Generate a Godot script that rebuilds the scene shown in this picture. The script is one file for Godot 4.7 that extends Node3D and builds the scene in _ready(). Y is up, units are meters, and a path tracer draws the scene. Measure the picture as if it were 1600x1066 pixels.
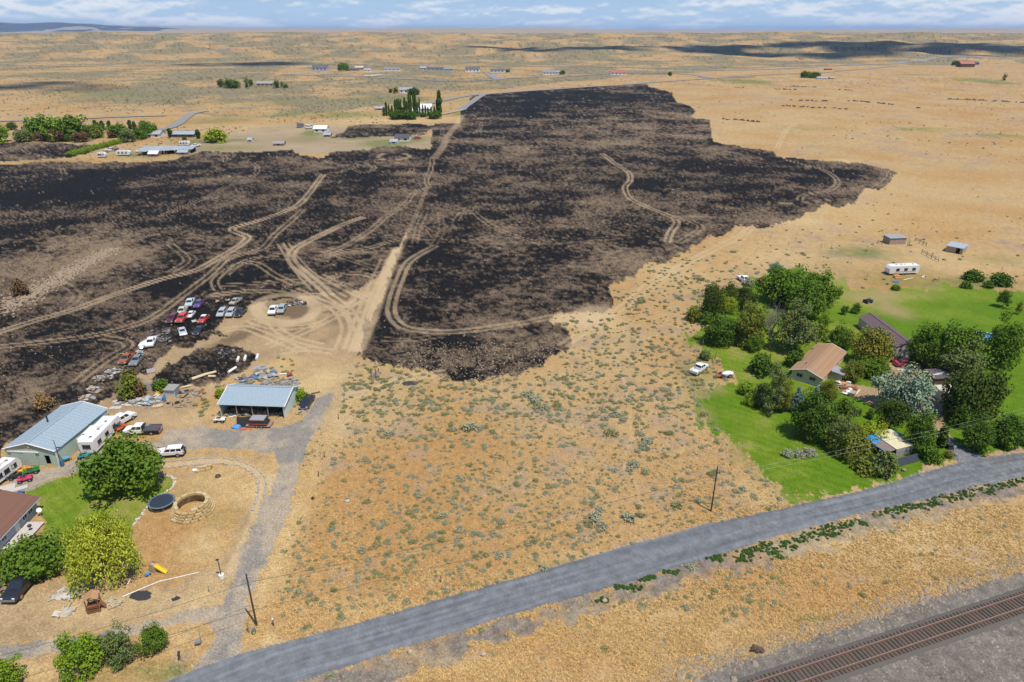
extends Node3D
# Dry valley farmland with a fresh wildfire scar, seen from a drone.
# Positions are read off the photograph as pixels (1600 x 1066) and dropped onto the ground plane by G().

const EYE := 64.0            # metres above the ground
const TILT := 0.427606       # 24.5 degrees down
const FOCAL := 1067.0        # pixels of the photograph
const CX := 800.0
const CY := 533.0
const SUN_SHADOW := Vector3(-0.665, 0.0, -0.747)   # ground direction in which shadows fall
const SUN_UP := 1.169        # 67 degrees

var rng := RandomNumberGenerator.new()
var mats := {}
var used := {}
var tex := {}

func _ready() -> void:
	rng.seed = 20240611
	setup_view()
	setup_textures()
	build_ground()
	build_hills()
	build_far_roads()
	build_railway()
	build_left_farm()
	build_junkyard()
	build_right_farm()
	build_far_places()
	build_lines_and_posts()
	build_scrub()

func setup_view() -> void:
	var cam := Camera3D.new()
	cam.name = "camera"
	cam.position = Vector3(0, EYE, 0)
	cam.rotation = Vector3(-TILT, 0, 0)
	cam.fov = rad_to_deg(2.0 * atan(533.0 / FOCAL))
	cam.near = 0.5
	cam.far = 90000.0
	cam.current = true
	add_child(cam)
	var env := Environment.new()
	env.background_mode = Environment.BG_SKY
	env.tonemap_mode = Environment.TONE_MAPPER_LINEAR
	env.tonemap_exposure = 1.24
	env.sdfgi_enabled = true
	env.ssao_enabled = true
	env.ssil_enabled = true
	env.fog_enabled = true
	env.fog_density = 0.000036
	env.fog_light_color = Color(0.72, 0.84, 1.0)
	var sky := Sky.new()
	var pan := PanoramaSkyMaterial.new()
	pan.panorama = ImageTexture.create_from_image(sky_image())
	pan.energy_multiplier = 0.8
	sky.sky_material = pan
	env.sky = sky
	var we := WorldEnvironment.new()
	we.name = "environment"
	we.environment = env
	add_child(we)
	var sun := DirectionalLight3D.new()
	sun.name = "sun"
	sun.light_energy = 1.5
	sun.light_color = Color(1.0, 0.965, 0.9)
	sun.light_angular_distance = 0.53
	sun.shadow_enabled = true
	add_child(sun)
	var dir := Vector3(SUN_SHADOW.x * cos(SUN_UP), -sin(SUN_UP), SUN_SHADOW.z * cos(SUN_UP))
	sun.look_at_from_position(Vector3(0, 500, 0), Vector3(0, 500, 0) + dir, Vector3.UP)

# Blue June sky with banks of broken cumulus, the same all the way round.
func sky_image() -> Image:
	var w := 4096
	var h := 2048
	var low := Image.create(8, 256, false, Image.FORMAT_RGB8)
	for y in 256:
		var el := 90.0 - (y + 0.5) / 256.0 * 180.0
		var t := clampf(el / 90.0, 0.0, 1.0)
		var c := Color(0.82, 0.905, 0.965).lerp(Color(0.25, 0.46, 0.80), pow(t, 0.38)) if el > 0.0 else Color(0.55, 0.52, 0.47)
		for x in 8:
			low.set_pixel(x, y, c)
	low.resize(w, h, Image.INTERPOLATE_BILINEAR)
	var n := FastNoiseLite.new()
	n.seed = 5
	n.noise_type = FastNoiseLite.TYPE_SIMPLEX_SMOOTH
	n.frequency = 1.0
	n.fractal_octaves = 6
	n.fractal_gain = 0.56
	var big := FastNoiseLite.new()
	big.seed = 9
	big.noise_type = FastNoiseLite.TYPE_SIMPLEX_SMOOTH
	big.frequency = 1.0
	big.fractal_octaves = 3
	var rows := 340        # up to 30 degrees
	for k in rows:
		var el := (k + 0.5) * 180.0 / h
		var y := h / 2 - 1 - k
		var v := el * 0.95 / (1.0 + el * 0.03)
		var step := 1 if el < 9.0 else 4
		for x in range(0, w, step):
			var a := TAU * x / w
			var p := Vector3(cos(a) * 21.0, v, sin(a) * 21.0)
			var d := big.get_noise_3dv(p * Vector3(0.3, 0.9, 0.3)) * 0.8 + n.get_noise_3dv(p * Vector3(1.2, 1.7, 1.2)) * 0.7
			var cover := smoothstep(-0.4, 0.26, d)
			if cover <= 0.0:
				continue
			var lit := smoothstep(0.0, 0.5, d - n.get_noise_3dv((p + Vector3(0, 0.14, 0)) * Vector3(1.2, 1.7, 1.2)) * 0.7 + 0.2)
			var cc := Color(0.71, 0.81, 0.91).lerp(Color(0.96, 0.97, 0.985), lit)
			for q in step:
				low.set_pixel(x + q, y, low.get_pixel(x + q, y).lerp(cc, cover * 0.85))
	return low

# ---------------------------------------------------------------- pixels to places
func G(px: float, py: float, up := 0.0) -> Vector3:
	var xd := (px - CX) / FOCAL
	var yd := (py - CY) / FOCAL
	var d := sin(TILT) + yd * cos(TILT)
	var f := cos(TILT) - yd * sin(TILT)
	var k := (EYE - up) / d
	return Vector3(xd * k, up, -f * k)

# a far place where the ground already climbs
func GT(px: float, py: float) -> Vector3:
	var up := 0.0
	var p := G(px, py)
	for i in 12:
		up = lerpf(up, terrain(p.x, p.z), 0.7)
		p = G(px, py, minf(up, EYE - 4.0))
	p.y = terrain(p.x, p.z)
	return p

# height of an upright thing standing at p whose top shows on picture row py
func tall(p: Vector3, py: float) -> float:
	var yd := (py - CY) / FOCAL
	return EYE + p.z * (sin(TILT) + yd * cos(TILT)) / (cos(TILT) - yd * sin(TILT))

func depth(z: float) -> float:
	return -z * cos(TILT) + EYE * sin(TILT)

func metres_per_pixel(p: Vector3) -> float:
	return depth(p.z) / FOCAL

var roll := FastNoiseLite.new()
func terrain(x: float, z: float) -> float:
	var d := -z
	var h := 0.0
	if d > 220.0:
		h += roll.get_noise_2d(x * 0.35, z) * 3.0 * smoothstep(220.0, 900.0, d)
	if d > 1350.0:
		var side := smoothstep(1350.0, 3700.0, d)
		h += side * (50.0 + 9.0 * roll.get_noise_2d(x * 0.22 + 900.0, z * 0.35)) + 25.0 * roll.get_noise_2d(x * 0.42, z * 0.8 + 77.0) * smoothstep(1350.0, 2000.0, d) * (1.0 - smoothstep(3000.0, 3700.0, d))
	if d > 3700.0:
		h -= 34.0 * smoothstep(3700.0, 5200.0, d)
	return h

# ---------------------------------------------------------------- materials
func noise_tex(called: String, size: int, freq: float, oct: int, a: Color, b: Color, kind := FastNoiseLite.TYPE_SIMPLEX_SMOOTH, normal := false, bump := 4.0) -> NoiseTexture2D:
	if tex.has(called):
		return tex[called]
	var n := FastNoiseLite.new()
	n.seed = called.hash() % 9999
	n.noise_type = kind
	n.frequency = freq
	n.fractal_octaves = oct
	n.fractal_gain = 0.6
	var t := NoiseTexture2D.new()
	t.width = size
	t.height = size
	t.seamless = true
	t.seamless_blend_skirt = 0.15
	t.noise = n
	if normal:
		t.as_normal_map = true
		t.bump_strength = bump
	else:
		var g := Gradient.new()
		g.set_color(0, a)
		g.set_color(1, b)
		t.color_ramp = g
	tex[called] = t
	return t

func setup_textures() -> void:
	roll.seed = 3
	roll.noise_type = FastNoiseLite.TYPE_SIMPLEX_SMOOTH
	roll.frequency = 0.0035
	roll.fractal_octaves = 4
	noise_tex("grain", 1024, 0.03, 5, Color(0.66, 0.655, 0.65), Color(1, 1, 1))
	noise_tex("mottle", 1024, 0.008, 6, Color(0.72, 0.72, 0.72), Color(1, 1, 1))
	noise_tex("wear", 512, 0.02, 5, Color(0.8, 0.79, 0.78), Color(1, 1, 1))

# a matte material with a little grain so that nothing is one flat tone; colours are linear base colours
func mat(called: String, c: Color, rough := 0.8, metal := 0.0, grain := "wear", scale := 0.35) -> StandardMaterial3D:
	if mats.has(called):
		return mats[called]
	var m := StandardMaterial3D.new()
	m.resource_name = called
	m.albedo_color = c.linear_to_srgb()
	m.roughness = rough
	m.metallic = metal
	if grain:
		m.albedo_texture = tex[grain]
		m.uv1_triplanar = true
		m.uv1_scale = Vector3(scale, scale, scale)
	mats[called] = m
	return m

func leaf_mat(called: String, c: Color, through := 0.22) -> StandardMaterial3D:
	if mats.has(called):
		return mats[called]
	var m := StandardMaterial3D.new()
	m.resource_name = called
	m.albedo_color = c.linear_to_srgb()
	m.vertex_color_use_as_albedo = true
	m.roughness = 0.9
	m.metallic_specular = 0.12
	if through > 0.0:
		m.backlight_enabled = true
		m.backlight = Color(through, through, through * 0.5).linear_to_srgb()
	mats[called] = m
	return m

func glass() -> StandardMaterial3D:
	if not mats.has("dark_glass"):
		var m := StandardMaterial3D.new()
		m.resource_name = "dark_glass"
		m.albedo_color = Color(0.02, 0.026, 0.03).linear_to_srgb()
		m.roughness = 0.08
		mats["dark_glass"] = m
	return mats["dark_glass"]

func paint(called: String, c: Color, dull := 0.35) -> StandardMaterial3D:
	if not mats.has(called):
		var m := mat(called, c, dull, 0.0, "wear", 0.6)
		m.clearcoat_enabled = dull < 0.5
		m.clearcoat = 0.5
		m.clearcoat_roughness = 0.2
	return mats[called]

# ---------------------------------------------------------------- naming and tagging
func numbered(called: String) -> String:
	var n: int = used.get(called, -1) + 1
	used[called] = n
	return called if n == 0 else "%s_%03d" % [called, n]

func tag(o: Node3D, label: String, category: String, group := "", kind := "") -> Node3D:
	if label: o.set_meta("label", label)
	if category: o.set_meta("category", category)
	if group: o.set_meta("group", group)
	if kind: o.set_meta("kind", kind)
	return o

func thing(called: String, label: String, category: String, at := Vector3.ZERO, turn := 0.0, group := "") -> Node3D:
	var o := Node3D.new()
	o.name = numbered(called)
	add_child(o)
	o.position = at
	o.rotation.y = turn
	tag(o, label, category, group)
	return o

func part(called: String, m: Mesh, material: Material, parent: Node3D) -> MeshInstance3D:
	var o := MeshInstance3D.new()
	o.name = called
	o.mesh = m
	o.material_override = material
	parent.add_child(o, true)
	return o

func solo(called: String, m: Mesh, material: Material, label: String, category: String, at := Vector3.ZERO, turn := 0.0, group := "") -> MeshInstance3D:
	var o := MeshInstance3D.new()
	o.name = numbered(called)
	o.mesh = m
	o.material_override = material
	add_child(o)
	o.position = at
	o.rotation.y = turn
	tag(o, label, category, group)
	return o

func structure(called: String, m: Mesh, material: Material, label := "") -> MeshInstance3D:
	var o := MeshInstance3D.new()
	o.name = numbered(called)
	o.mesh = m
	o.material_override = material
	add_child(o)
	tag(o, label, "", "", "structure")
	return o

func copy(src: Node3D, at: Vector3, turn := 0.0, label := "", size := Vector3.ONE) -> Node3D:
	var base: String = src.get_meta("base", String(src.name))
	src.set_meta("base", base)
	var o: Node3D = src.duplicate()
	o.name = numbered(base)
	add_child(o)
	o.position = at
	o.rotation = Vector3(0, turn, 0)
	o.scale = size
	if label: o.set_meta("label", label)
	return o

func yaw_to(a: Vector3, b: Vector3) -> float:      # turn that lays local +x along a -> b
	return atan2(-(b.z - a.z), b.x - a.x)

# ---------------------------------------------------------------- mesh builder: flat shaded triangles
class MB:
	var v := PackedVector3Array()
	var c := PackedColorArray()
	var tint := Color.WHITE
	var colored := false
	func tri(a: Vector3, b: Vector3, d: Vector3) -> void:
		v.append(a); v.append(b); v.append(d)
		if colored:
			c.append(tint); c.append(tint); c.append(tint)
	func quad(a: Vector3, b: Vector3, d: Vector3, e: Vector3) -> void:
		tri(a, b, d)
		tri(a, d, e)
	func box(p: Vector3, s: Vector3, turn := 0.0, tilt := 0.0) -> MB:
		return slab(p, s, Basis.from_euler(Vector3(0, turn, tilt)))
	func slab(p: Vector3, s: Vector3, b: Basis) -> MB:
		var h := s * 0.5
		var k: Array[Vector3] = []
		for i in 8:
			k.append(p + b * Vector3(h.x if i & 1 else -h.x, h.y if i & 2 else -h.y, h.z if i & 4 else -h.z))
		hull8(k)
		return self
	func hull8(k: Array[Vector3]) -> void:      # corners ordered x, y, z bits
		quad(k[0], k[1], k[3], k[2])
		quad(k[5], k[4], k[6], k[7])
		quad(k[4], k[0], k[2], k[6])
		quad(k[1], k[5], k[7], k[3])
		quad(k[2], k[3], k[7], k[6])
		quad(k[4], k[5], k[1], k[0])
	# a box whose top rectangle differs from its bottom one
	func taper(x0: float, x1: float, w0: float, y0: float, tx0: float, tx1: float, w1: float, y1: float) -> MB:
		hull8([Vector3(x0, y0, -w0), Vector3(x1, y0, -w0), Vector3(tx0, y1, -w1), Vector3(tx1, y1, -w1), Vector3(x0, y0, w0), Vector3(x1, y0, w0), Vector3(tx0, y1, w1), Vector3(tx1, y1, w1)])
		return self
	# closed outline in the x-y plane pushed out along z
	func extrude(o: PackedVector2Array, z0: float, z1: float, inset := 1.0) -> MB:
		var t := Geometry2D.triangulate_polygon(o)
		for i in range(0, t.size(), 3):
			tri(Vector3(o[t[i]].x, o[t[i]].y, z0), Vector3(o[t[i + 1]].x, o[t[i + 1]].y, z0), Vector3(o[t[i + 2]].x, o[t[i + 2]].y, z0))
			tri(Vector3(o[t[i]].x, o[t[i]].y, z1), Vector3(o[t[i + 2]].x, o[t[i + 2]].y, z1), Vector3(o[t[i + 1]].x, o[t[i + 1]].y, z1))
		for i in o.size():
			var a := o[i]
			var b := o[(i + 1) % o.size()]
			quad(Vector3(a.x, a.y, z0), Vector3(b.x, b.y, z0), Vector3(b.x, b.y, z1), Vector3(a.x, a.y, z1))
		return self
	func tube(a: Vector3, b: Vector3, r0: float, r1: float, n := 8, caps := true) -> MB:
		var d := (b - a).normalized()
		var u := d.cross(Vector3.UP if absf(d.y) < 0.9 else Vector3.RIGHT).normalized()
		var w := d.cross(u)
		for i in n:
			var e0 := u * cos(TAU * i / n) + w * sin(TAU * i / n)
			var e1 := u * cos(TAU * (i + 1) / n) + w * sin(TAU * (i + 1) / n)
			quad(a + e0 * r0, a + e1 * r0, b + e1 * r1, b + e0 * r1)
			if caps:
				tri(a, a + e1 * r0, a + e0 * r0)
				if r1 > 0.001:
					tri(b, b + e0 * r1, b + e1 * r1)
		return self
	func ring(p: Vector3, axis: Vector3, radius: float, thick: float, n := 20, m := 6, squash := 1.0) -> MB:
		var u := axis.cross(Vector3.UP if absf(axis.y) < 0.9 else Vector3.RIGHT).normalized()
		var w := axis.cross(u)
		for i in n:
			for j in m:
				var q: Array[Vector3] = []
				for k in [[i, j], [i + 1, j], [i + 1, j + 1], [i, j + 1]]:
					var e: Vector3 = u * cos(TAU * k[0] / n) + w * sin(TAU * k[0] / n)
					q.append(p + e * (radius + thick * cos(TAU * k[1] / m)) + axis * thick * squash * sin(TAU * k[1] / m))
				quad(q[0], q[1], q[2], q[3])
		return self
	# a rough lump: stones, heaps, bags
	func lump(p: Vector3, s: Vector3, rough: float, sd: int, n := 8, m := 5) -> MB:
		var pts := []
		for j in m + 1:
			var row: Array[Vector3] = []
			for i in n:
				var f := PI * j / m
				var t := TAU * i / n
				var k := 1.0 + rough * (float(hash(Vector3i(i * 7 if j > 0 and j < m else 0, j * 13, sd)) % 1000) / 500.0 - 1.0)
				row.append(p + Vector3(sin(f) * cos(t), cos(f), sin(f) * sin(t)) * s * k)
			pts.append(row)
		for j in m:
			for i in n:
				var i1 := (i + 1) % n
				if j > 0:
					tri(pts[j][i], pts[j][i1], pts[j + 1][i1])
				if j < m - 1:
					tri(pts[j][i], pts[j + 1][i1], pts[j + 1][i])
		return self
	func done() -> ArrayMesh:
		var a := []
		a.resize(Mesh.ARRAY_MAX)
		a[Mesh.ARRAY_VERTEX] = v
		if colored:
			a[Mesh.ARRAY_COLOR] = c
		var mesh := ArrayMesh.new()
		mesh.add_surface_from_arrays(Mesh.PRIMITIVE_TRIANGLES, a)
		return mesh

# ---------------------------------------------------------------- the ground
# One fan-shaped sheet of cells that grow with distance, coloured at its corners by what grows or lies there, then cut by kind into
# dry grassland, burnt field, lawn, gravel, road and railway bed.
const K_GRASS := 0
const K_BURNT := 1
const K_DIRT := 2
const K_GRAVEL := 3
const K_ROAD := 4
const K_LAWN := 5
const K_BALLAST := 6
const K_VERGE := 7
const K_PADDOCK := 8
const K_SAGE := 9

const STEP := 2.1
const HALF := 420          # fine columns on either side
var cols := PackedFloat32Array()
var rowz := PackedFloat32Array()
var kind_of := PackedByteArray()
var dirt := PackedFloat32Array()
var tone := PackedFloat32Array()
var green := PackedFloat32Array()
var rusty := PackedFloat32Array()
var soot := PackedFloat32Array()
var coarse := 12
var mid := 0

func row_at(z: float) -> int:        # first row at least this far (z negative ahead)
	return rowz.bsearch(-z)

func fill(kind: int, pts: Array, warp := 0.0, freq := 0.25) -> void:
	var poly := PackedVector2Array()
	var lo := Vector2(1e9, 1e9)
	var hi := -lo
	for p in pts:
		var g := G(p[0], p[1])
		var q := Vector2(g.x, -g.z)
		poly.append(q)
		lo = lo.min(q)
		hi = hi.max(q)
	var n := FastNoiseLite.new()
	n.seed = kind * 31 + pts.size()
	n.frequency = freq
	n.fractal_octaves = 4
	n.fractal_gain = 0.65
	var nc := cols.size()
	for j in range(maxi(row_at(-(lo.y - warp)), 0), mini(row_at(-(hi.y + warp)), rowz.size())):
		var z := rowz[j]
		var k := depth(-z) / FOCAL
		var wj := warp * clampf(k / 0.1, 1.0, 3.0)
		for i in range(maxi(cols.bsearch((lo.x - wj) / k), 0), mini(cols.bsearch((hi.x + wj) / k), nc)):
			var x := cols[i] * k
			var p := Vector2(x, z)
			if warp > 0.0:
				var f := 0.1 / maxf(k, 0.1)
				p += Vector2(n.get_noise_2d(x * f, z * f), n.get_noise_2d(x * f + 500.0, z * f)) * wj * 2.0
			if Geometry2D.is_point_in_polygon(p, poly):
				kind_of[j * nc + i] = kind

func smooth_line(pts: Array) -> PackedVector2Array:
	var w := PackedVector2Array()
	for p in pts:
		var g := G(p[0], p[1])
		w.append(Vector2(g.x, -g.z))
	var out := PackedVector2Array()
	for i in w.size() - 1:
		var a := w[maxi(i - 1, 0)]
		var d := w[mini(i + 2, w.size() - 1)]
		var n := clampi(int(w[i].distance_to(w[i + 1]) / 2.5), 2, 24)
		for k in n:
			out.append(w[i].cubic_interpolate(w[i + 1], a, d, float(k) / n))
	out.append(w[-1])
	return out

# worn soil along a line: width in metres
func wear_line(line: PackedVector2Array, width: float, much: float, into: PackedFloat32Array) -> void:
	var nc := cols.size()
	for s in line.size() - 1:
		var a := line[s]
		var b := line[s + 1]
		var k0 := depth(-minf(a.y, b.y)) / FOCAL
		var r := maxf(width * 0.5, k0 * 0.9) * 1.5
		var weak := minf(1.0, width / (k0 * 1.1))
		for j in range(maxi(row_at(-(minf(a.y, b.y) - r)), 0), mini(row_at(-(maxf(a.y, b.y) + r)) + 1, rowz.size())):
			var z := rowz[j]
			var k := depth(-z) / FOCAL
			for i in range(maxi(cols.bsearch((minf(a.x, b.x) - r) / k), 0), mini(cols.bsearch((maxf(a.x, b.x) + r) / k) + 1, nc)):
				var p := Vector2(cols[i] * k, z)
				var d := p.distance_to(Geometry2D.get_closest_point_to_segment(p, a, b))
				var m := (1.0 - smoothstep(0.45 * r, r, d)) * much * weak
				var at := j * nc + i
				if m > into[at]:
					into[at] = m

func track(pts: Array, much := 0.8, twin := true, width := 0.6) -> void:
	var l := smooth_line(pts)
	if not twin:
		wear_line(l, width, much, dirt)
		return
	var a := PackedVector2Array()
	var b := PackedVector2Array()
	for i in l.size():
		var t := (l[mini(i + 1, l.size() - 1)] - l[maxi(i - 1, 0)]).normalized()
		a.append(l[i] + t.orthogonal() * 0.95)
		b.append(l[i] - t.orthogonal() * 0.95)
	wear_line(a, width, much, dirt)
	wear_line(b, width, much, dirt)

# a soft patch: centre and radii in pixels of the photograph
func patch(px: float, py: float, rx: float, ry: float, much: float, into: PackedFloat32Array) -> void:
	var g := G(px, py)
	var c := Vector2(g.x, -g.z)
	var w := rx * metres_per_pixel(g)
	var near := -G(px, py + ry).z
	var far := -G(px, maxf(py - ry, 62.0)).z
	var nc := cols.size()
	for j in range(maxi(row_at(-near), 0), mini(row_at(-far), rowz.size())):
		var z := rowz[j]
		var k := depth(-z) / FOCAL
		var dz := (z - c.y) / (c.y - near if z < c.y else far - c.y)
		for i in range(maxi(cols.bsearch((c.x - w) / k), 0), mini(cols.bsearch((c.x + w) / k), nc)):
			var dx := (cols[i] * k - c.x) / w
			var q := dx * dx + dz * dz
			if q < 1.0:
				into[j * nc + i] += much * (1.0 - q) * (1.0 - q)

func build_ground() -> void:
	# columns are slopes x / depth in photograph pixels
	for i in coarse:
		cols.append(-HALF * STEP - 2600.0 * pow(float(coarse - i) / coarse, 2.0))
	for i in HALF * 2 + 1:
		cols.append((i - HALF) * STEP)
	for i in coarse:
		cols.append(HALF * STEP + 2600.0 * pow(float(i + 1) / coarse, 2.0))
	for d in [-26.0, -12.0, 0.0, 10.0, 20.0, 28.0]:
		rowz.append(d)
	var py := 1105.0
	while py > 118.0:
		rowz.append(-G(800, py).z)
		py -= 2.0 if py > 420.0 else (1.7 if py > 230.0 else 1.35)
	var d := rowz[-1]
	while d < 4300.0:
		d *= 1.0095
		rowz.append(d)
	while d < 42000.0:
		d *= 1.055
		rowz.append(d)
	var nc := cols.size()
	var nr := rowz.size()
	kind_of.resize(nc * nr)
	dirt.resize(nc * nr)
	tone.resize(nc * nr)
	green.resize(nc * nr)
	rusty.resize(nc * nr)
	soot.resize(nc * nr)
	lay_out_kinds()
	lay_out_marks()
	colour_ground()

func lay_out_kinds() -> void:
	# sagebrush steppe: the unfarmed rising land behind the farms and houses
	fill(K_SAGE, [[-3000, 158], [-200, 162], [0, 165], [200, 172], [330, 182], [450, 180], [560, 170], [690, 158], [760, 139], [900, 126], [1100, 111], [1300, 103], [1500, 99], [1700, 97], [3500, 96], [3500, 47.5], [-3000, 47.5]], 9.0, 0.02)
	fill(K_PADDOCK, [[330, 215], [380, 205], [430, 195], [500, 196], [540, 197], [535, 212], [690, 212], [678, 232], [520, 240], [310, 238], [300, 232]], 1.5)
	fill(K_BURNT, [[-400, 232], [0, 224], [60, 222], [150, 228], [185, 224], [150, 236], [112, 246], [40, 251], [-400, 262]], 1.0)
	fill(K_BURNT, [[-500, 275], [0, 257], [60, 253], [150, 254], [258, 251], [300, 241], [310, 237], [400, 238], [460, 233], [478, 244], [500, 247], [520, 237], [575, 234], [592, 229], [640, 228], [655, 232], [672, 233], [676, 222], [680, 200], [685, 192], [722, 191], [722, 172], [740, 150], [755, 147], [850, 140], [980, 132.5], [1010, 131.5], [1017, 137], [1030, 141], [1050, 146], [1058, 160], [1080, 168], [1082, 173], [1070, 182], [1110, 187], [1117, 210], [1120, 222], [1200, 237], [1230, 247], [1340, 255], [1405, 268], [1395, 280], [1350, 300], [1320, 318], [1300, 322], [1250, 340], [1200, 356], [1180, 357], [1160, 352], [1120, 368], [1080, 385], [1050, 400], [1010, 416], [985, 430], [955, 448], [970, 470], [966, 480], [930, 490], [880, 487], [850, 502], [893, 512], [897, 530], [862, 560], [810, 582], [760, 592], [720, 592], [690, 585], [640, 573], [610, 575], [588, 563], [565, 556], [551, 553], [400, 553], [398, 575], [330, 590], [300, 610], [280, 622], [180, 630], [165, 622], [150, 634], [110, 648], [75, 660], [20, 692], [0, 712], [-400, 840]], 1.1)
	fill(K_BURNT, [[545, 197], [560, 195], [660, 193], [678, 196], [670, 205], [640, 212], [520, 216], [540, 206]], 0.8)
	# worn yards and bare soil
	fill(K_DIRT, [[634, 362], [636, 366], [622, 400], [600, 452], [575, 510], [556, 552], [540, 610], [525, 655], [500, 660], [455, 610], [470, 560], [400, 556], [350, 522], [330, 515], [380, 480], [420, 470], [480, 462], [520, 458], [560, 452], [588, 432], [606, 410], [622, 385]], 0.8)
	fill(K_DIRT, [[215, 588], [240, 568], [280, 545], [330, 525], [400, 520], [440, 548], [400, 575], [340, 605], [300, 632], [330, 660], [300, 672], [160, 655], [150, 640], [180, 618]], 1.2)
	var oval := []
	for i in 24:
		var a := TAU * i / 24.0
		oval.append([325.0 + 74.0 * cos(a), 573.0 - 16.0 * cos(a) + 28.0 * sin(a)])
	fill(K_BURNT, oval, 1.0)
	fill(K_DIRT, [[-300, 960], [-20, 905], [60, 905], [120, 920], [200, 925], [300, 900], [350, 870], [395, 760], [410, 735], [425, 745], [380, 860], [350, 930], [330, 950], [240, 965], [0, 1015], [-300, 1080]], 1.0)
	fill(K_VERGE, [[-300, 1250], [300, 1078], [470, 1064], [650, 1005], [875, 940], [1050, 886], [1177, 850], [1360, 800], [1525, 759], [1800, 697], [1800, 722], [1600, 772], [1480, 800], [1350, 838], [1240, 868], [1170, 885], [1060, 915], [950, 952], [830, 985], [740, 1010], [600, 1075], [300, 1250]], 1.6)
	fill(K_BALLAST, [[700, 1180], [960, 1100], [1060, 1066], [1090, 1060], [1125, 1043], [1200, 1019], [1300, 985], [1375, 962], [1425, 942], [1525, 917], [1600, 892], [1900, 800], [2400, 900], [2400, 1400], [700, 1400]], 0.35)
	# lawns
	fill(K_LAWN, [[38, 768], [70, 752], [112, 743], [140, 736], [190, 741], [255, 744], [266, 746], [272, 757], [262, 770], [240, 783], [222, 803], [208, 822], [200, 850], [120, 872], [60, 850], [72, 815], [60, 800], [62, 785], [45, 776]], 0.12)
	fill(K_LAWN, [[1072, 527], [1105, 520], [1110, 500], [1100, 470], [1150, 455], [1180, 432], [1240, 418], [1318, 436], [1340, 452], [1375, 452], [1420, 450], [1480, 446], [1560, 455], [1700, 470], [1800, 640], [1680, 690], [1600, 698], [1532, 712], [1490, 716], [1400, 745], [1325, 768], [1242, 787], [1215, 757], [1190, 737], [1155, 692], [1122, 674], [1092, 660], [1088, 622], [1112, 606], [1150, 594], [1132, 575], [1090, 546]], 1.7, 0.35)
	fill(K_DIRT, [[1300, 602], [1335, 598], [1370, 608], [1385, 575], [1392, 560], [1432, 556], [1450, 575], [1500, 570], [1512, 590], [1480, 600], [1470, 640], [1475, 665], [1488, 690], [1478, 700], [1455, 670], [1440, 640], [1400, 650], [1375, 640], [1340, 622]], 0.5)
	# gravel drive, yard and the road
	fill(K_GRAVEL, [[-200, 1030], [0, 1011], [120, 996], [250, 966], [318, 948], [345, 945], [358, 925], [370, 890], [378, 855], [395, 820], [412, 790], [428, 755], [438, 725], [425, 708], [395, 703], [340, 700], [290, 704], [258, 700], [150, 728], [85, 748], [40, 770], [-20, 790], [-20, 755], [10, 760], [30, 735], [95, 730], [130, 712], [190, 690], [250, 690], [262, 672], [310, 666], [370, 674], [440, 668], [470, 655], [490, 625], [522, 612], [512, 640], [498, 668], [480, 700], [472, 722], [462, 760], [450, 800], [430, 850], [412, 885], [394, 925], [386, 960], [376, 1012], [368, 1030], [300, 1050], [322, 1018], [336, 992], [330, 975], [262, 976], [200, 996], [100, 1019], [0, 1034], [-200, 1062]], 0.42, 0.3)
	fill(K_ROAD, [[1478, 680], [1486, 684], [1512, 700], [1545, 716], [1500, 725], [1488, 712], [1478, 695]], 0.15)
	fill(K_ROAD, [[-100, 1180], [230, 1075], [300, 1048], [340, 1034], [372, 1022], [400, 1015], [475, 995], [560, 972.5], [650, 946], [725, 925], [800, 905], [875, 882], [955, 859], [1025, 840], [1100, 819], [1200, 799], [1325, 772], [1400, 752], [1460, 732], [1500, 722], [1532, 715], [1600, 707], [1700, 690], [1900, 640], [2300, 600], [2300, 625], [1900, 690], [1700, 722], [1600, 746], [1525, 759], [1450, 779], [1360, 800], [1300, 815], [1200, 842], [1150, 860], [1050, 887], [960, 917], [875, 940], [800, 961], [725, 985], [650, 1006], [550, 1040], [462, 1066], [300, 1120], [100, 1200]], 0.12)

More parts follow.
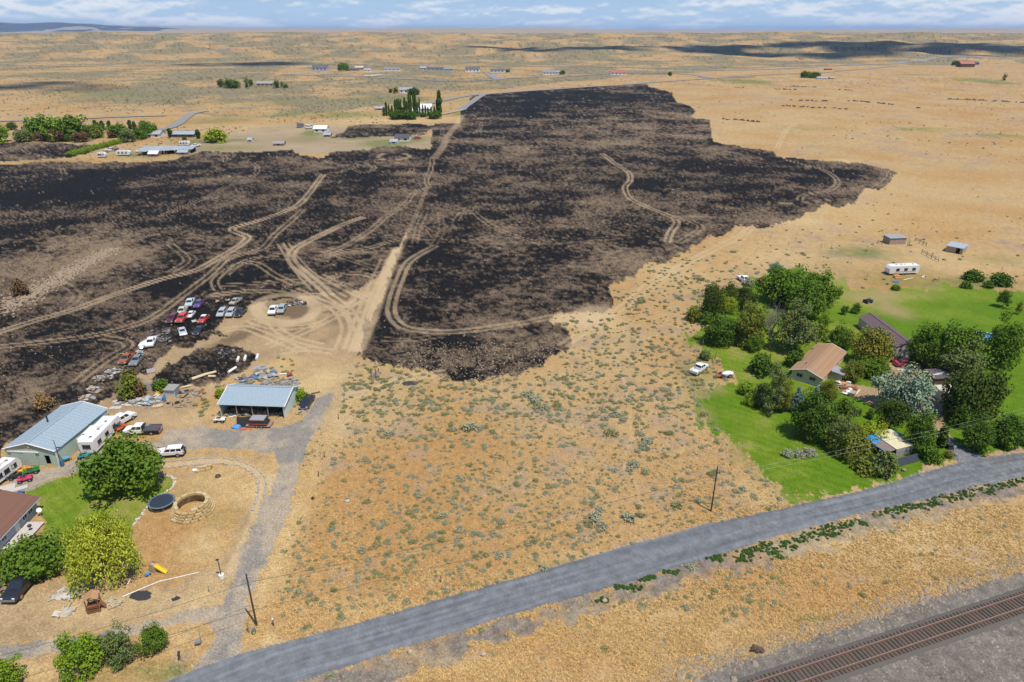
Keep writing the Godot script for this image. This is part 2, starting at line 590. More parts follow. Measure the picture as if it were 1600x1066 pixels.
func lay_out_marks() -> void:
	# dirt road and wheel tracks through the burn
	track([[676, 246], [673, 264], [666, 282], [668, 292], [646, 302], [635, 317], [615, 331], [600, 340]])
	track([[628, 385], [640, 358], [652, 330], [662, 306], [668, 290]], 0.45, false, 1.6)
	track([[600, 340], [588, 352], [560, 372], [540, 384], [510, 396]], 0.6, true, 0.9)
	track([[560, 545], [575, 510], [592, 465], [608, 418], [622, 388]], 0.9, false, 3.0)
	track([[678, 247], [690, 232], [700, 212], [712, 196], [722, 180]], 0.7, false, 4.0)
	track([[506, 272], [501, 277], [494, 287], [483, 302], [466, 320], [438, 333], [400, 346], [362, 357], [372, 364], [387, 371], [375, 383], [342, 403], [304, 423], [253, 436], [177, 461], [114, 484], [51, 502], [-30, 528]], 1.0, true, 1.0)
	track([[473, 328], [451, 348], [430, 366], [410, 388], [380, 397], [354, 405], [327, 430], [286, 461], [253, 486], [228, 501], [177, 517], [114, 529], [0, 542]], 0.8, true, 0.7)
	track([[160, 528], [192, 532], [201, 541], [182, 552], [152, 572], [119, 598]], 0.7)
	track([[567, 340], [542, 348], [514, 361], [483, 376], [462, 388], [455, 398], [458, 411], [476, 427], [501, 448], [514, 461]], 1.0, true, 1.2)
	track([[438, 380], [448, 396], [458, 413], [474, 433], [492, 452]], 0.8)
	track([[446, 380], [462, 404], [486, 428], [512, 444], [545, 462]], 0.7)
	track([[511, 438], [532, 429], [562, 427], [586, 433]], 0.9)
	track([[505, 442], [530, 442], [552, 451], [574, 462]], 0.8)
	track([[340, 446], [400, 443], [451, 438], [505, 446]], 0.6)
	track([[330, 462], [400, 454], [451, 459], [500, 462]], 0.8, true, 0.9)
	track([[352, 430], [375, 412], [400, 403], [440, 398]], 0.7)
	track([[340, 452], [335, 440], [350, 425], [378, 412], [402, 412], [430, 430], [460, 444]], 0.7)
	track([[510, 400], [540, 392], [575, 388], [600, 380], [628, 374]], 0.8, true, 0.8)
	track([[505, 392], [545, 405], [585, 418]], 0.45)
	for t in [[[400, 470], [440, 520], [500, 540]], [[390, 500], [430, 512], [500, 505], [560, 470]], [[420, 540], [470, 520], [530, 490], [575, 455]], [[480, 465], [520, 480], [540, 510], [530, 545]], [[515, 462], [545, 485], [560, 515]], [[440, 550], [480, 545], [520, 550]], [[340, 520], [380, 512], [430, 530], [470, 548]], [[460, 452], [500, 470], [560, 490]], [[500, 430], [540, 450], [580, 470]], [[545, 545], [560, 500], [580, 450], [600, 405]], [[553, 548], [570, 502], [590, 452], [612, 402]]]:
		track(t, 0.75, true, 0.8)
	track([[255, 728], [300, 723], [345, 720], [378, 727], [400, 740], [409, 757], [405, 785], [394, 820], [378, 860], [360, 895]], 0.95, false, 1.5)
	track([[425, 745], [422, 790], [404, 830], [388, 870], [372, 915]], 0.9, false, 1.4)
	var ring := []
	for i in 25:
		ring.append([447.0 + 46.0 * cos(TAU * i / 24.0), 482.0 + 22.0 * sin(TAU * i / 24.0)])
	track(ring, 0.9, false, 3.0)
	track([[680, 384], [640, 408], [624, 438], [615, 463], [611, 486], [620, 504], [640, 514], [691, 519], [754, 514], [830, 502], [880, 490]], 0.75, true, 1.0)
	track([[600, 530], [640, 531], [691, 524]], 0.5)
	track([[712, 345], [722, 333], [738, 330], [750, 340], [770, 354], [805, 369], [850, 382]], 0.5)
	track([[665, 330], [655, 352], [648, 380]], 0.45)
	track([[688, 335], [690, 360], [676, 385]], 0.35)
	track([[940, 240], [950, 247], [963, 257], [982, 269], [985, 282], [977, 292], [982, 307], [997, 317], [1023, 328], [1050, 339], [1057, 349], [1048, 363], [1043, 378]], 0.95, true, 0.9)
	track([[1050, 340], [1075, 344], [1095, 354], [1086, 364], [1060, 380]], 0.6)
	track([[1060, 340], [1090, 338], [1130, 338]], 0.4)
	track([[1230, 250], [1265, 260], [1283, 264], [1301, 274], [1309, 285], [1296, 297], [1256, 305], [1250, 313]], 0.7, true, 0.9)
	track([[1370, 262], [1388, 270], [1386, 280], [1364, 295], [1347, 305]], 0.7)
	track([[1200, 316], [1225, 318], [1260, 316], [1300, 312]], 0.5)
	track([[1246, 191], [1230, 201], [1220, 219], [1215, 231]], 0.9, true, 0.9)
	track([[920, 196], [935, 201], [985, 204], [1040, 209], [1100, 217]], 0.5, false, 2.0)
	track([[1180, 352], [1150, 372], [1110, 392], [1060, 418], [1010, 448], [985, 472], [957, 489], [921, 512], [880, 540]], 0.7, true, 0.9)
	track([[1165, 350], [1150, 366], [1146, 380]], 0.6)
	track([[1175, 356], [1160, 372], [1148, 382]], 0.6)
	track([[930, 488], [912, 498], [890, 500]], 0.9, false, 8.0)
	track([[1070, 425], [1040, 440], [1000, 466], [975, 485]], 0.4, false, 1.2)
	track([[960, 545], [966, 565], [975, 595], [982, 628], [985, 660], [985, 690], [973, 720], [982, 740], [995, 760], [1007, 812]], 0.5, false, 0.45)
	track([[694, 582], [640, 590], [602, 603], [577, 613], [540, 620]], 0.8, true, 0.9)
	track([[266, 382], [286, 398], [291, 409], [266, 425]], 0.6)
	track([[270, 390], [300, 402], [296, 414], [270, 430]], 0.4)
	track([[90, 440], [110, 450], [120, 466], [100, 482]], 0.4)
	track([[35, 232], [42, 238], [60, 243], [75, 246]], 0.6)
	track([[0, 236], [15, 244], [40, 250]], 0.6)
	track([[97, 264], [100, 270], [115, 271]], 0.6)
	track([[340, 240], [352, 246], [350, 252]], 0.7)
	track([[395, 256], [402, 262], [398, 272], [380, 277], [355, 275]], 0.7)
	track([[355, 290], [330, 305], [290, 322], [250, 338]], 0.5)
	track([[517, 247], [512, 252], [530, 257], [580, 255], [640, 253]], 0.6)
	track([[535, 268], [560, 258], [585, 260], [570, 270], [545, 262], [530, 270]], 0.7)
	track([[645, 262], [640, 272]], 0.6)
	track([[720, 195], [700, 208], [694, 222]], 0.6)
	track([[716, 196], [722, 204], [740, 208], [752, 195], [745, 188]], 0.6)
	track([[730, 204], [770, 213], [800, 217]], 0.4)
	track([[590, 246], [600, 240], [630, 240], [640, 245], [615, 250], [595, 249]], 0.8, false, 2.2)
	track([[692, 200], [688, 222]], 0.4)
	# tone of the burn: positive is ashy and pale, negative is black
	for e in [[110, 300, 230, 48, -0.6], [330, 330, 120, 30, -0.25], [60, 345, 120, 30, -0.35], [200, 270, 190, 14, -0.3], [90, 410, 170, 42, 0.75], [200, 395, 120, 26, 0.35], [30, 450, 120, 40, 0.4], [330, 400, 70, 20, 0.3], [260, 445, 60, 18, -0.5], [360, 440, 60, 18, -0.55], [150, 510, 120, 30, -0.1], [80, 560, 120, 40, -0.15], [60, 610, 60, 20, 0.35], [200, 500, 60, 18, 0.2], [740, 262, 60, 10, 0.6], [640, 272, 70, 7, 0.5], [700, 345, 120, 20, -0.1], [820, 238, 80, 14, 0.6], [900, 214, 90, 14, 0.45], [1000, 222, 110, 12, 0.65], [980, 195, 90, 12, 0.5], [1080, 214, 50, 9, 0.5], [900, 152, 190, 20, -0.5], [800, 168, 120, 22, -0.45], [560, 275, 160, 20, -0.2], [1280, 278, 130, 22, -0.7], [1150, 262, 120, 16, -0.35], [1180, 300, 130, 26, -0.45], [1010, 290, 100, 26, -0.2], [1310, 252, 50, 6, 1.0], [1180, 335, 70, 16, 0.45], [1060, 320, 50, 10, 0.5], [850, 380, 90, 30, -0.15], [780, 470, 120, 32, 0.3], [900, 430, 60, 20, -0.4], [700, 530, 90, 24, -0.55], [800, 560, 80, 20, 0.05], [600, 520, 40, 40, -0.6], [640, 430, 50, 60, -0.4], [860, 530, 50, 18, 0.4], [560, 405, 60, 14, -0.4], [560, 395, 30, 6, 0.9], [490, 300, 140, 22, 0.05], [560, 300, 40, 8, -0.4], [600, 205, 70, 8, -0.2], [330, 565, 70, 26, -0.3], [320, 600, 50, 14, 0.3], [95, 585, 60, 20, -0.1], [560, 370, 60, 10, 0.2], [430, 340, 60, 10, 0.15], [550, 250, 80, 8, -0.2], [80, 234, 120, 8, 0.25], [1240, 345, 60, 12, 0.6]]:
		patch(e[0], e[1], e[2], e[3], e[4], tone)
	for e in [[1395, 484, 40, 24, 1.0], [1385, 462, 50, 14, 0.35], [1440, 460, 60, 12, 0.3], [1350, 470, 20, 20, 0.4], [1100, 650, 30, 30, 0.6], [1110, 600, 30, 24, 0.8], [1200, 530, 60, 20, -0.3]]:
		patch(e[0], e[1], e[2], e[3], e[4], tone)
	for e in [[340, 765, 90, 60, 0.7], [330, 850, 90, 60, 0.6], [405, 760, 40, 60, 0.8], [460, 800, 40, 130, 0.7], [425, 900, 40, 90, 0.8], [420, 1000, 50, 30, 0.7], [150, 950, 200, 50, 0.55], [330, 930, 60, 60, 0.7], [270, 1000, 80, 40, 0.6], [60, 1050, 120, 30, 0.6], [400, 610, 120, 60, 0.55], [500, 600, 70, 60, 0.8], [530, 660, 40, 60, 0.6], [300, 655, 100, 26, 0.5], [440, 570, 60, 30, 0.6], [1350, 340, 260, 40, 0.55], [1500, 410, 160, 40, 0.5], [1300, 290, 200, 40, 0.3], [1500, 300, 200, 60, 0.25], [1050, 420, 120, 40, 0.5], [940, 500, 60, 30, 0.7], [1200, 400, 120, 30, 0.5], [1300, 850, 260, 50, 0.5], [1000, 970, 220, 50, 0.35], [700, 1040, 160, 30, 0.4], [1480, 830, 140, 40, 0.5], [600, 950, 200, 20, 0.4], [900, 870, 200, 16, 0.35], [1190, 770, 60, 40, 0.5], [660, 186, 140, 8, 0.6], [560, 190, 160, 12, 0.5], [400, 200, 120, 14, 0.3], [1200, 200, 300, 40, 0.3]]:
		patch(e[0], e[1], e[2], e[3], e[4], tone)
	for e in [[760, 740, 330, 170, 0.6], [620, 880, 260, 110, 0.55], [1000, 720, 200, 140, 0.55], [1080, 580, 140, 90, 0.3], [1300, 930, 320, 90, 0.6], [900, 1000, 260, 70, 0.6], [330, 800, 110, 80, 0.2], [1400, 350, 260, 60, 0.15]]:
		patch(e[0], e[1], e[2], e[3], e[4], rusty)
	for e in [[480, 490, 130, 70, 0.9], [470, 542, 60, 20, 1.2], [370, 525, 110, 40, 0.7], [240, 610, 110, 40, 0.7], [530, 470, 60, 40, 0.5]]:
		patch(e[0], e[1], e[2], e[3], e[4], soot)
	# weeds, damp ground and half-watered edges
	for e in [[1100, 600, 50, 60, 0.7], [1150, 680, 50, 50, 0.8], [1200, 745, 40, 40, 0.7], [1235, 775, 30, 20, 0.8], [1400, 440, 90, 26, 0.6], [1520, 450, 110, 20, 0.8], [1110, 640, 60, 40, 1.0], [1090, 535, 40, 20, 0.8], [1110, 470, 40, 30, 0.5], [1170, 720, 40, 30, 0.4], [1350, 395, 90, 16, 0.8], [1430, 425, 60, 20, 0.4], [1370, 480, 60, 36, 0.55], [1530, 440, 120, 12, 0.6], [1560, 405, 90, 14, 0.5], [1540, 435, 60, 6, 0.8], [1300, 420, 60, 20, 0.35], [490, 208, 28, 7, 1.5], [560, 214, 50, 7, 1.4], [600, 224, 54, 9, 1.8], [640, 218, 40, 8, 1.4], [480, 218, 50, 9, 0.7], [340, 232, 110, 8, 0.7], [230, 242, 80, 8, 1.0], [300, 222, 50, 6, 1.0], [370, 219, 50, 4, 1.0], [60, 252, 100, 4, 0.4], [1160, 127, 60, 6, 1.2], [1180, 130, 40, 4, 0.8], [1550, 128, 50, 6, 1.2], [1490, 126, 60, 3, 0.7], [1440, 118, 50, 3, 0.9], [720, 178, 40, 6, 0.8], [1450, 203, 70, 6, 1.0], [1570, 213, 60, 6, 1.0], [1250, 200, 70, 8, 0.4], [600, 155, 130, 9, 0.5], [560, 180, 90, 7, 0.6], [480, 180, 120, 9, 0.6], [340, 188, 90, 8, 0.7], [180, 148, 150, 8, 0.5], [420, 160, 110, 8, 0.45], [30, 58.5, 60, 4, 1.5], [300, 770, 50, 20, 0.35], [350, 810, 60, 30, 0.25], [240, 1050, 110, 24, 0.8], [130, 1066, 80, 14, 0.5], [880, 880, 90, 8, 0.6], [760, 915, 80, 7, 0.5], [1260, 968, 40, 12, 0.9], [1400, 903, 30, 8, 0.6], [1290, 965, 60, 10, 0.5], [640, 600, 50, 20, 0.25], [700, 155, 90, 10, 0.3], [700, 58, 500, 5, 0.3]]:
		patch(e[0], e[1], e[2], e[3], e[4], green)

func colour_ground() -> void:
	var nc := cols.size()
	var nr := rowz.size()
	var broad := FastNoiseLite.new()
	broad.seed = 11
	broad.frequency = 0.016
	broad.fractal_octaves = 4
	var clump := FastNoiseLite.new()
	clump.seed = 12
	clump.frequency = 0.11
	clump.fractal_octaves = 5
	clump.fractal_gain = 0.62
	var fine := FastNoiseLite.new()
	fine.seed = 13
	fine.frequency = 0.55
	fine.fractal_octaves = 3
	fine.fractal_gain = 0.7
	var streak := FastNoiseLite.new()
	streak.seed = 14
	streak.frequency = 0.03
	streak.fractal_octaves = 5
	streak.fractal_gain = 0.6
	var pos := PackedVector3Array()
	var col := PackedColorArray()
	pos.resize(nc * nr)
	col.resize(nc * nr)
	rng.seed = 77
	var road_line := smooth_line([[230, 1120], [430, 1040], [560, 1004], [725, 955], [875, 911], [1050, 861], [1200, 820], [1400, 772], [1525, 737], [1700, 706]])
	for j in nr:
		var z := rowz[j]
		var k := depth(-z) / FOCAL
		# patterns double in size with each doubling of distance, so that they stay readable far off
		var level := maxf(0.0, log(k / 0.11) / log(2.0))
		var s0 := pow(2.0, -floorf(level))
		var mixed := level - floorf(level)
		var sf := minf(1.0, s0 * 2.0)
		for i in nc:
			var at := j * nc + i
			var x := cols[i] * k
			var b := broad.get_noise_2d(x, z)
			var cl := lerpf(clump.get_noise_2d(x * s0, z * s0), clump.get_noise_2d(x * s0 * 0.5, z * s0 * 0.5), mixed)
			var f := lerpf(fine.get_noise_2d(x * sf, z * sf), fine.get_noise_2d(x * sf * 0.5, z * sf * 0.5), mixed)
			var r := rng.randf()
			var y := 0.0
			var c: Color
			var kind := kind_of[at]
			if kind == K_GRASS or kind == K_DIRT or kind == K_PADDOCK or kind == K_VERGE or kind == K_SAGE:
				# dry cheatgrass over pale soil; rusty in places, straw in others
				var straw := Color(0.485, 0.34, 0.165)
				var rust := Color(0.445, 0.262, 0.103)
				var soil := Color(0.375, 0.275, 0.19)
				c = straw.lerp(rust, clampf(0.25 + b * 1.2 + rusty[at], 0.0, 1.0))
				c = c.lerp(soil, smoothstep(0.05, 0.42, cl - b * 0.35) * 0.65)
				c = c * (1.0 + f * 0.26)
				if kind == K_SAGE:
					var sage := smoothstep(-0.28, 0.14, streak.get_noise_2d(x * 0.16, z * 0.12) + cl * 0.5)
					c = c.lerp(Color(0.225, 0.21, 0.13), sage * 0.8)
					if r < 0.10 * (0.35 + sage):
						c = c.lerp(Color(0.075, 0.08, 0.045), 0.7)
				if kind == K_DIRT:
					c = c.lerp(Color(0.40, 0.295, 0.175) * (1.0 + cl * 0.35 + f * 0.25), 0.75)
					var sooty := soot[at]
					if sooty > 0.0:        # trampled ash and scorched stubble round the junkyard
						c = c.lerp(Color(0.15, 0.105, 0.068), clampf(smoothstep(-0.25, 0.3, streak.get_noise_2d(x * 2.2, z * 1.2) + cl * 0.9) * sooty * 1.2, 0.0, 0.85))
				elif kind == K_PADDOCK:
					c = c.lerp(Color(0.375, 0.305, 0.205) * (1.0 + cl * 0.3), 0.8)
				elif kind == K_VERGE:
					c = c.lerp(Color(0.235, 0.205, 0.17) * (1.0 + f * 0.5), clampf(0.85 + cl * 1.2, 0.0, 1.0))
					y += 0.1 * f
				# paler straw where the grass is trodden or thick
				var pale := clampf(tone[at] * (1.0 + cl * 0.8), 0.0, 1.0)
				if pale > 0.0:
					c = c.lerp(Color(0.60, 0.445, 0.22) * (1.0 + f * 0.2), pale * 0.85)
				var gr := clampf(green[at] * (1.0 + cl * 1.2), 0.0, 1.0)
				if gr > 0.0:
					c = c.lerp(Color(0.165, 0.20, 0.055) * (1.0 + f * 0.3), gr * 0.75)
				var dd := dirt[at]
				if dd > 0.0:
					c = c.lerp(Color(0.60, 0.46, 0.275), dd * clampf(0.85 + cl * 0.8, 0.0, 1.0) * 0.85)
				y += 0.05 * f + 0.06 * cl
			elif kind == K_BURNT:
				var s := streak.get_noise_2d(x * 0.6, z * 0.8)
				var ash := 0.43 + s * 0.75 + cl * 0.85 + f * 1.1 + tone[at] * 0.95 + b * 0.3 + (r - 0.5) * 0.2
				ash = clampf(ash, 0.0, 1.25)
				c = Color(0.0145, 0.0135, 0.0135).lerp(Color(0.15, 0.11, 0.076), smoothstep(0.16, 0.82, ash))
				c = c.lerp(Color(0.27, 0.20, 0.125), smoothstep(0.8, 1.25, ash) * 0.75)
				if r > 0.996:
					c = c.lerp(Color(0.42, 0.34, 0.24), 0.55)
				elif r < 0.06:
					c = c * 0.45
				var dd := dirt[at]
				if dd > 0.0:
					c = c.lerp(Color(0.40, 0.30, 0.19) * (1.0 + f * 0.25), dd * clampf(0.85 + cl * 0.8, 0.0, 1.0))
				y += 0.07 * f + 0.09 * cl
			elif kind == K_LAWN:
				c = Color(0.115, 0.21, 0.013).lerp(Color(0.23, 0.285, 0.035), clampf(0.3 + b * 1.5 + cl * 0.8, 0.0, 1.0)) * (1.0 + f * 0.22)
				# mower passes
				c = c * (1.0 + 0.055 * sign(sin((x * 0.62 + z * 0.78) * 3.4)))
				c = c.lerp(Color(0.36, 0.28, 0.13), clampf(smoothstep(0.15, 0.6, cl + b) * 0.45 + tone[at] * (1.0 + cl), 0.0, 1.0))
				y += 0.03 * f
			elif kind == K_GRAVEL:
				var dusty := smoothstep(-0.3, 0.3, cl * 1.2 + b * 0.8 + tone[at] * 0.35)
				c = Color(0.285, 0.262, 0.228).lerp(Color(0.44, 0.365, 0.265), dusty * 0.9) * (1.0 + f * 0.22)
				y += 0.015 * f
			elif kind == K_ROAD:
				# chip seal: paler wheel paths, darker bleeding streaks along the line of travel
				var p := Vector2(x, z)
				var best := 1e9
				var side := 0.0
				var along := 0.0
				if z < 140.0 and i >= coarse and i < nc - coarse:
					var seg := clampi(int((x + 45.0) / 135.0 * (road_line.size() - 1)) - 14, 0, road_line.size() - 2)
					for q in range(seg, mini(seg + 30, road_line.size() - 1)):
						var n := Geometry2D.get_closest_point_to_segment(p, road_line[q], road_line[q + 1])
						var dd := p.distance_to(n)
						if dd < best:
							best = dd
							side = (road_line[q + 1] - road_line[q]).normalized().cross(p - n)
							along = q * 2.5 + (n - road_line[q]).length()
				var st := streak.get_noise_2d(along * 0.6, side * 32.0)
				var st2 := streak.get_noise_2d(along * 1.8 + 300.0, side * 60.0)
				c = Color(0.163, 0.176, 0.192) * (1.0 + st * 0.55 + f * 0.1 + st2 * 0.2)
				c = c.lerp(Color(0.10, 0.102, 0.108), smoothstep(0.12, 0.5, st2 + 0.35 * st) * 0.5)
				if along > 175.0 or (along > 100.0 and along < 125.0):
					c = c.lerp(Color(0.27, 0.26, 0.245), smoothstep(0.22, 0.45, fine.get_noise_2d(along * 1.2, side * 1.9)) * 0.6)
			elif kind == K_BALLAST:
				c = Color(0.205, 0.182, 0.155) * (1.0 + f * 0.4 + cl * 0.22)
				if r > 0.97:
					c = c * 1.8
				y += 0.05 * f
			if z > 215.0:
				y += terrain(x, -z)
			pos[at] = Vector3(x, y, -z)
			c.a = 1.0
			col[at] = c
	var names := {K_GRASS: ["ground", "dry cheatgrass rangeland"], K_BURNT: ["burnt_field", "blackened burnt field with wheel tracks"], K_DIRT: ["bare_soil", "bare tan soil of yards and tracks"], K_GRAVEL: ["gravel_drive", "grey gravel drive and yard"], K_ROAD: ["road", "grey chip seal county road"], K_LAWN: ["lawn", "watered green lawn"], K_BALLAST: ["railway_bed", "dark crushed stone railway bed"], K_VERGE: ["verge", "stony grey road verge"], K_PADDOCK: ["paddock", "grazed pale paddock"], K_SAGE: ["sage_steppe", "sagebrush steppe rising to the horizon"]}
	var ground_material := StandardMaterial3D.new()
	ground_material.resource_name = "ground"
	ground_material.vertex_color_use_as_albedo = true
	ground_material.roughness = 0.95
	ground_material.metallic_specular = 0.2
	ground_material.albedo_texture = tex["grain"]
	ground_material.uv1_triplanar = true
	ground_material.uv1_world_triplanar = true
	ground_material.uv1_scale = Vector3(0.09, 0.09, 0.09)
	ground_material.albedo_color = Color(1, 1, 1)
	var road_material: StandardMaterial3D = ground_material.duplicate()
	road_material.resource_name = "chip_seal"
	road_material.albedo_texture = tex["wear"]
	road_material.uv1_scale = Vector3(0.05, 0.05, 0.05)
	road_material.roughness = 0.85
	for kind in names:
		var remap := PackedInt32Array()
		remap.resize(nc * nr)
		remap.fill(-1)
		var v := PackedVector3Array()
		var cc := PackedColorArray()
		var idx := PackedInt32Array()
		for j in nr - 1:
			for i in nc - 1:
				var a := j * nc + i
				if kind_of[a] != kind:
					continue
				for q in [a, a + 1, a + nc, a + nc + 1]:
					if remap[q] < 0:
						remap[q] = v.size()
						v.append(pos[q])
						cc.append(col[q])
				idx.append_array([remap[a], remap[a + nc], remap[a + 1], remap[a + 1], remap[a + nc], remap[a + nc + 1]])
		if idx.is_empty():
			continue
		var arr := []
		arr.resize(Mesh.ARRAY_MAX)
		arr[Mesh.ARRAY_VERTEX] = v
		arr[Mesh.ARRAY_COLOR] = cc
		arr[Mesh.ARRAY_INDEX] = idx
		var m := ArrayMesh.new()
		m.add_surface_from_arrays(Mesh.PRIMITIVE_TRIANGLES, arr)
		structure(names[kind][0], m, road_material if kind == K_ROAD else ground_material, names[kind][1])

# far roads as ribbons laid over the land
func build_far_roads() -> void:
	var asphalt := mat("far_asphalt", Color(0.27, 0.265, 0.26), 0.9, 0.0, "grain", 0.05)
	var dust := mat("far_dirt_road", Color(0.42, 0.34, 0.25), 0.95, 0.0, "grain", 0.05)
	for e in [[[[640, 168], [700, 156], [757, 147.5], [850, 141], [980, 132.5], [1110, 123], [1200, 117], [1300, 112.5], [1400, 104]], 8.0, asphalt, "county road along the head of the burn"],
		[[[250, 204], [275, 196], [300, 178], [325, 174]], 7.0, asphalt, "short grey road behind the hedge farm"], [[[-80, 192], [40, 189], [100, 188], [165, 184], [260, 181]], 6.0, asphalt, "grey road behind the grove"],
		[[[440, 116], [560, 120], [640, 124], [720, 127], [780, 124], [850, 120]], 8.0, asphalt, "street below the far housing row"], [[[762, 115], [768, 119], [779, 125]], 12.0, asphalt, "dark drive to the slate-roofed house"],
		[[[860, 122], [950, 115], [1000, 114], [1080, 117], [1110, 122], [1180, 120]], 9.0, asphalt, "curving road past the red-roofed house"], [[[820, 104], [1000, 106], [1180, 109], [1280, 104], [1400, 98], [1480, 93], [1600, 91]], 14.0, asphalt, "highway climbing towards the ridge"],
		[[[722, 172], [728, 166], [740, 158], [757, 148]], 7.0, asphalt, "grey road at the burn corner by the poplars"], [[[690, 179], [715, 174], [722, 172]], 5.0, dust, "drive to the poplar farm"], [[[0, 100], [200, 104], [400, 103], [560, 100], [820, 104]], 9.0, dust, "pale dirt road across the steppe"]]:
		var pts := PackedVector2Array()
		for q in e[0]:
			var p := GT(q[0], q[1])
			pts.append(Vector2(p.x, p.z))
		var line := PackedVector2Array()
		for i in pts.size() - 1:
			var n := clampi(int(pts[i].distance_to(pts[i + 1]) / 9.0), 2, 90)
			for k in n:
				line.append(pts[i].cubic_interpolate(pts[i + 1], pts[maxi(i - 1, 0)], pts[mini(i + 2, pts.size() - 1)], float(k) / n))
		line.append(pts[-1])
		var m := MB.new()
		for i in line.size() - 1:
			var t: Vector2 = (line[i + 1] - line[i]).normalized().orthogonal() * e[1] * 0.5
			var t2: Vector2 = (line[mini(i + 2, line.size() - 1)] - line[mini(i + 1, line.size() - 2)]).normalized().orthogonal() * e[1] * 0.5
			var q: Array[Vector3] = []
			for w in [line[i] - t, line[i] + t, line[i + 1] + t2, line[i + 1] - t2]:
				q.append(Vector3(w.x, terrain(w.x, w.y) + 0.45, w.y))
			m.quad(q[0], q[1], q[2], q[3])
		structure("far_road", m.done(), e[2], e[3])

# far ridges beyond the first rise, with the crest rows they show in the photograph
func build_hills() -> void:
	var n := FastNoiseLite.new()
	n.seed = 21
	n.frequency = 0.0006
	n.fractal_octaves = 5
	for spec in [[9000.0, 6200.0, [[-900, 44], [-300, 46], [0, 50], [150, 49.5], [300, 47.5], [450, 47], [560, 45], [680, 42.6], [760, 43.6], [860, 43.5], [940, 45.5], [1040, 49], [1130, 50.5], [1260, 47.5], [1330, 46], [1420, 47], [1480, 45.5], [1550, 44], [1640, 45], [2000, 43], [2600, 46]], Color(0.25, 0.19, 0.13), 900.0],
		[17000.0, 12500.0, [[-1000, 36], [-300, 33], [-50, 35], [0, 34], [40, 36], [90, 34.4], [130, 36.5], [180, 39.5], [240, 40.5], [300, 41.5], [420, 43], [560, 44.5], [700, 46], [900, 46], [1200, 46], [1500, 44], [1800, 42], [2600, 40]], Color(0.25, 0.19, 0.13), 2600.0]]:
		var crest: float = spec[0]
		var foot: float = spec[1]
		var rows: Array = spec[2]
		var v := PackedVector3Array()
		var c := PackedColorArray()
		var idx := PackedInt32Array()
		var count := 500
		var lines := 26
		for i in count + 1:
			var px := lerpf(-1000.0, 2600.0, float(i) / count)
			var q := 0
			while q < rows.size() - 2 and rows[q + 1][0] < px:
				q += 1
			var t := clampf((px - rows[q][0]) / (rows[q + 1][0] - rows[q][0]), 0.0, 1.0)
			var py := lerpf(rows[q][1], rows[q + 1][1], t * t * (3.0 - 2.0 * t))
			var slope := (px - CX) / FOCAL
			for j in lines:
				var u := float(j) / (lines - 1) * 1.35
				var d := lerpf(foot, crest, u)
				var x := slope * (d * cos(TILT) + EYE * sin(TILT))
				var top := tall(Vector3(0, 0, -crest), py + n.get_noise_2d(x, 7.0) * 0.5)
				var up := smoothstep(0.0, 1.0, u) if u <= 1.0 else 1.0 - (u - 1.0) * 0.8
				var fold := n.get_noise_2d(x, d)
				var y := lerpf(-10.0, top, up) + fold * (top + 10.0) * 0.55 * (1.0 - absf(up * 2.0 - 1.0)) 
				v.append(Vector3(x, y, -d))
				var base: Color = spec[3]
				var s := n.get_noise_2d(x * 2.3 + 900.0, d * 2.3)
				c.append((base.lerp(Color(0.2, 0.19, 0.12), clampf(0.4 + s * 1.6, 0.0, 1.0) * 0.6)))
		for i in count:
			for j in lines - 1:
				var a := i * lines + j
				idx.append_array([a, a + 1, a + lines, a + lines, a + 1, a + lines + 1])
		var arr := []
		arr.resize(Mesh.ARRAY_MAX)
		arr[Mesh.ARRAY_VERTEX] = v
		arr[Mesh.ARRAY_COLOR] = c
		arr[Mesh.ARRAY_INDEX] = idx
		var m := ArrayMesh.new()
		m.add_surface_from_arrays(Mesh.PRIMITIVE_TRIANGLES, arr)
		var mm := StandardMaterial3D.new()
		mm.resource_name = "hill_scrub"
		mm.vertex_color_use_as_albedo = true
		mm.roughness = 1.0
		structure("hills", m, mm, "far bare ridge on the horizon")

# ---------------------------------------------------------------- plants
var leafy := {}       # crown meshes by kind

func kind_at(x: float, z: float) -> int:
	var j := row_at(z)
	if j <= 0 or j >= rowz.size():
		return K_GRASS
	var i := cols.bsearch(x / (depth(-rowz[j]) / FOCAL))
	if i <= 0 or i >= cols.size():
		return K_GRASS
	return kind_of[j * cols.size() + i]

func leaf(m: MB, p: Vector3, n: Vector3, s: float, stretch := 1.0, droop := false, ky := 1.0) -> void:
	var u := n.cross(Vector3(rng.randfn(), rng.randfn(), rng.randfn())).normalized()
	if droop:
		u = (Vector3.DOWN + Vector3(rng.randfn(), 0, rng.randfn()) * 0.55).normalized()
	var w := u.cross(n).normalized()
	var even := Vector3(1, ky, 1)         # undoes the stretch that the crown gets later
	var a := u * s * stretch * 0.5 * even
	var b := w * s * 0.5 * even
	var bend := n * s * 0.18 * even
	m.tri(p - a, p + b + bend, p + a)
	m.tri(p - a, p + a, p - b + bend)

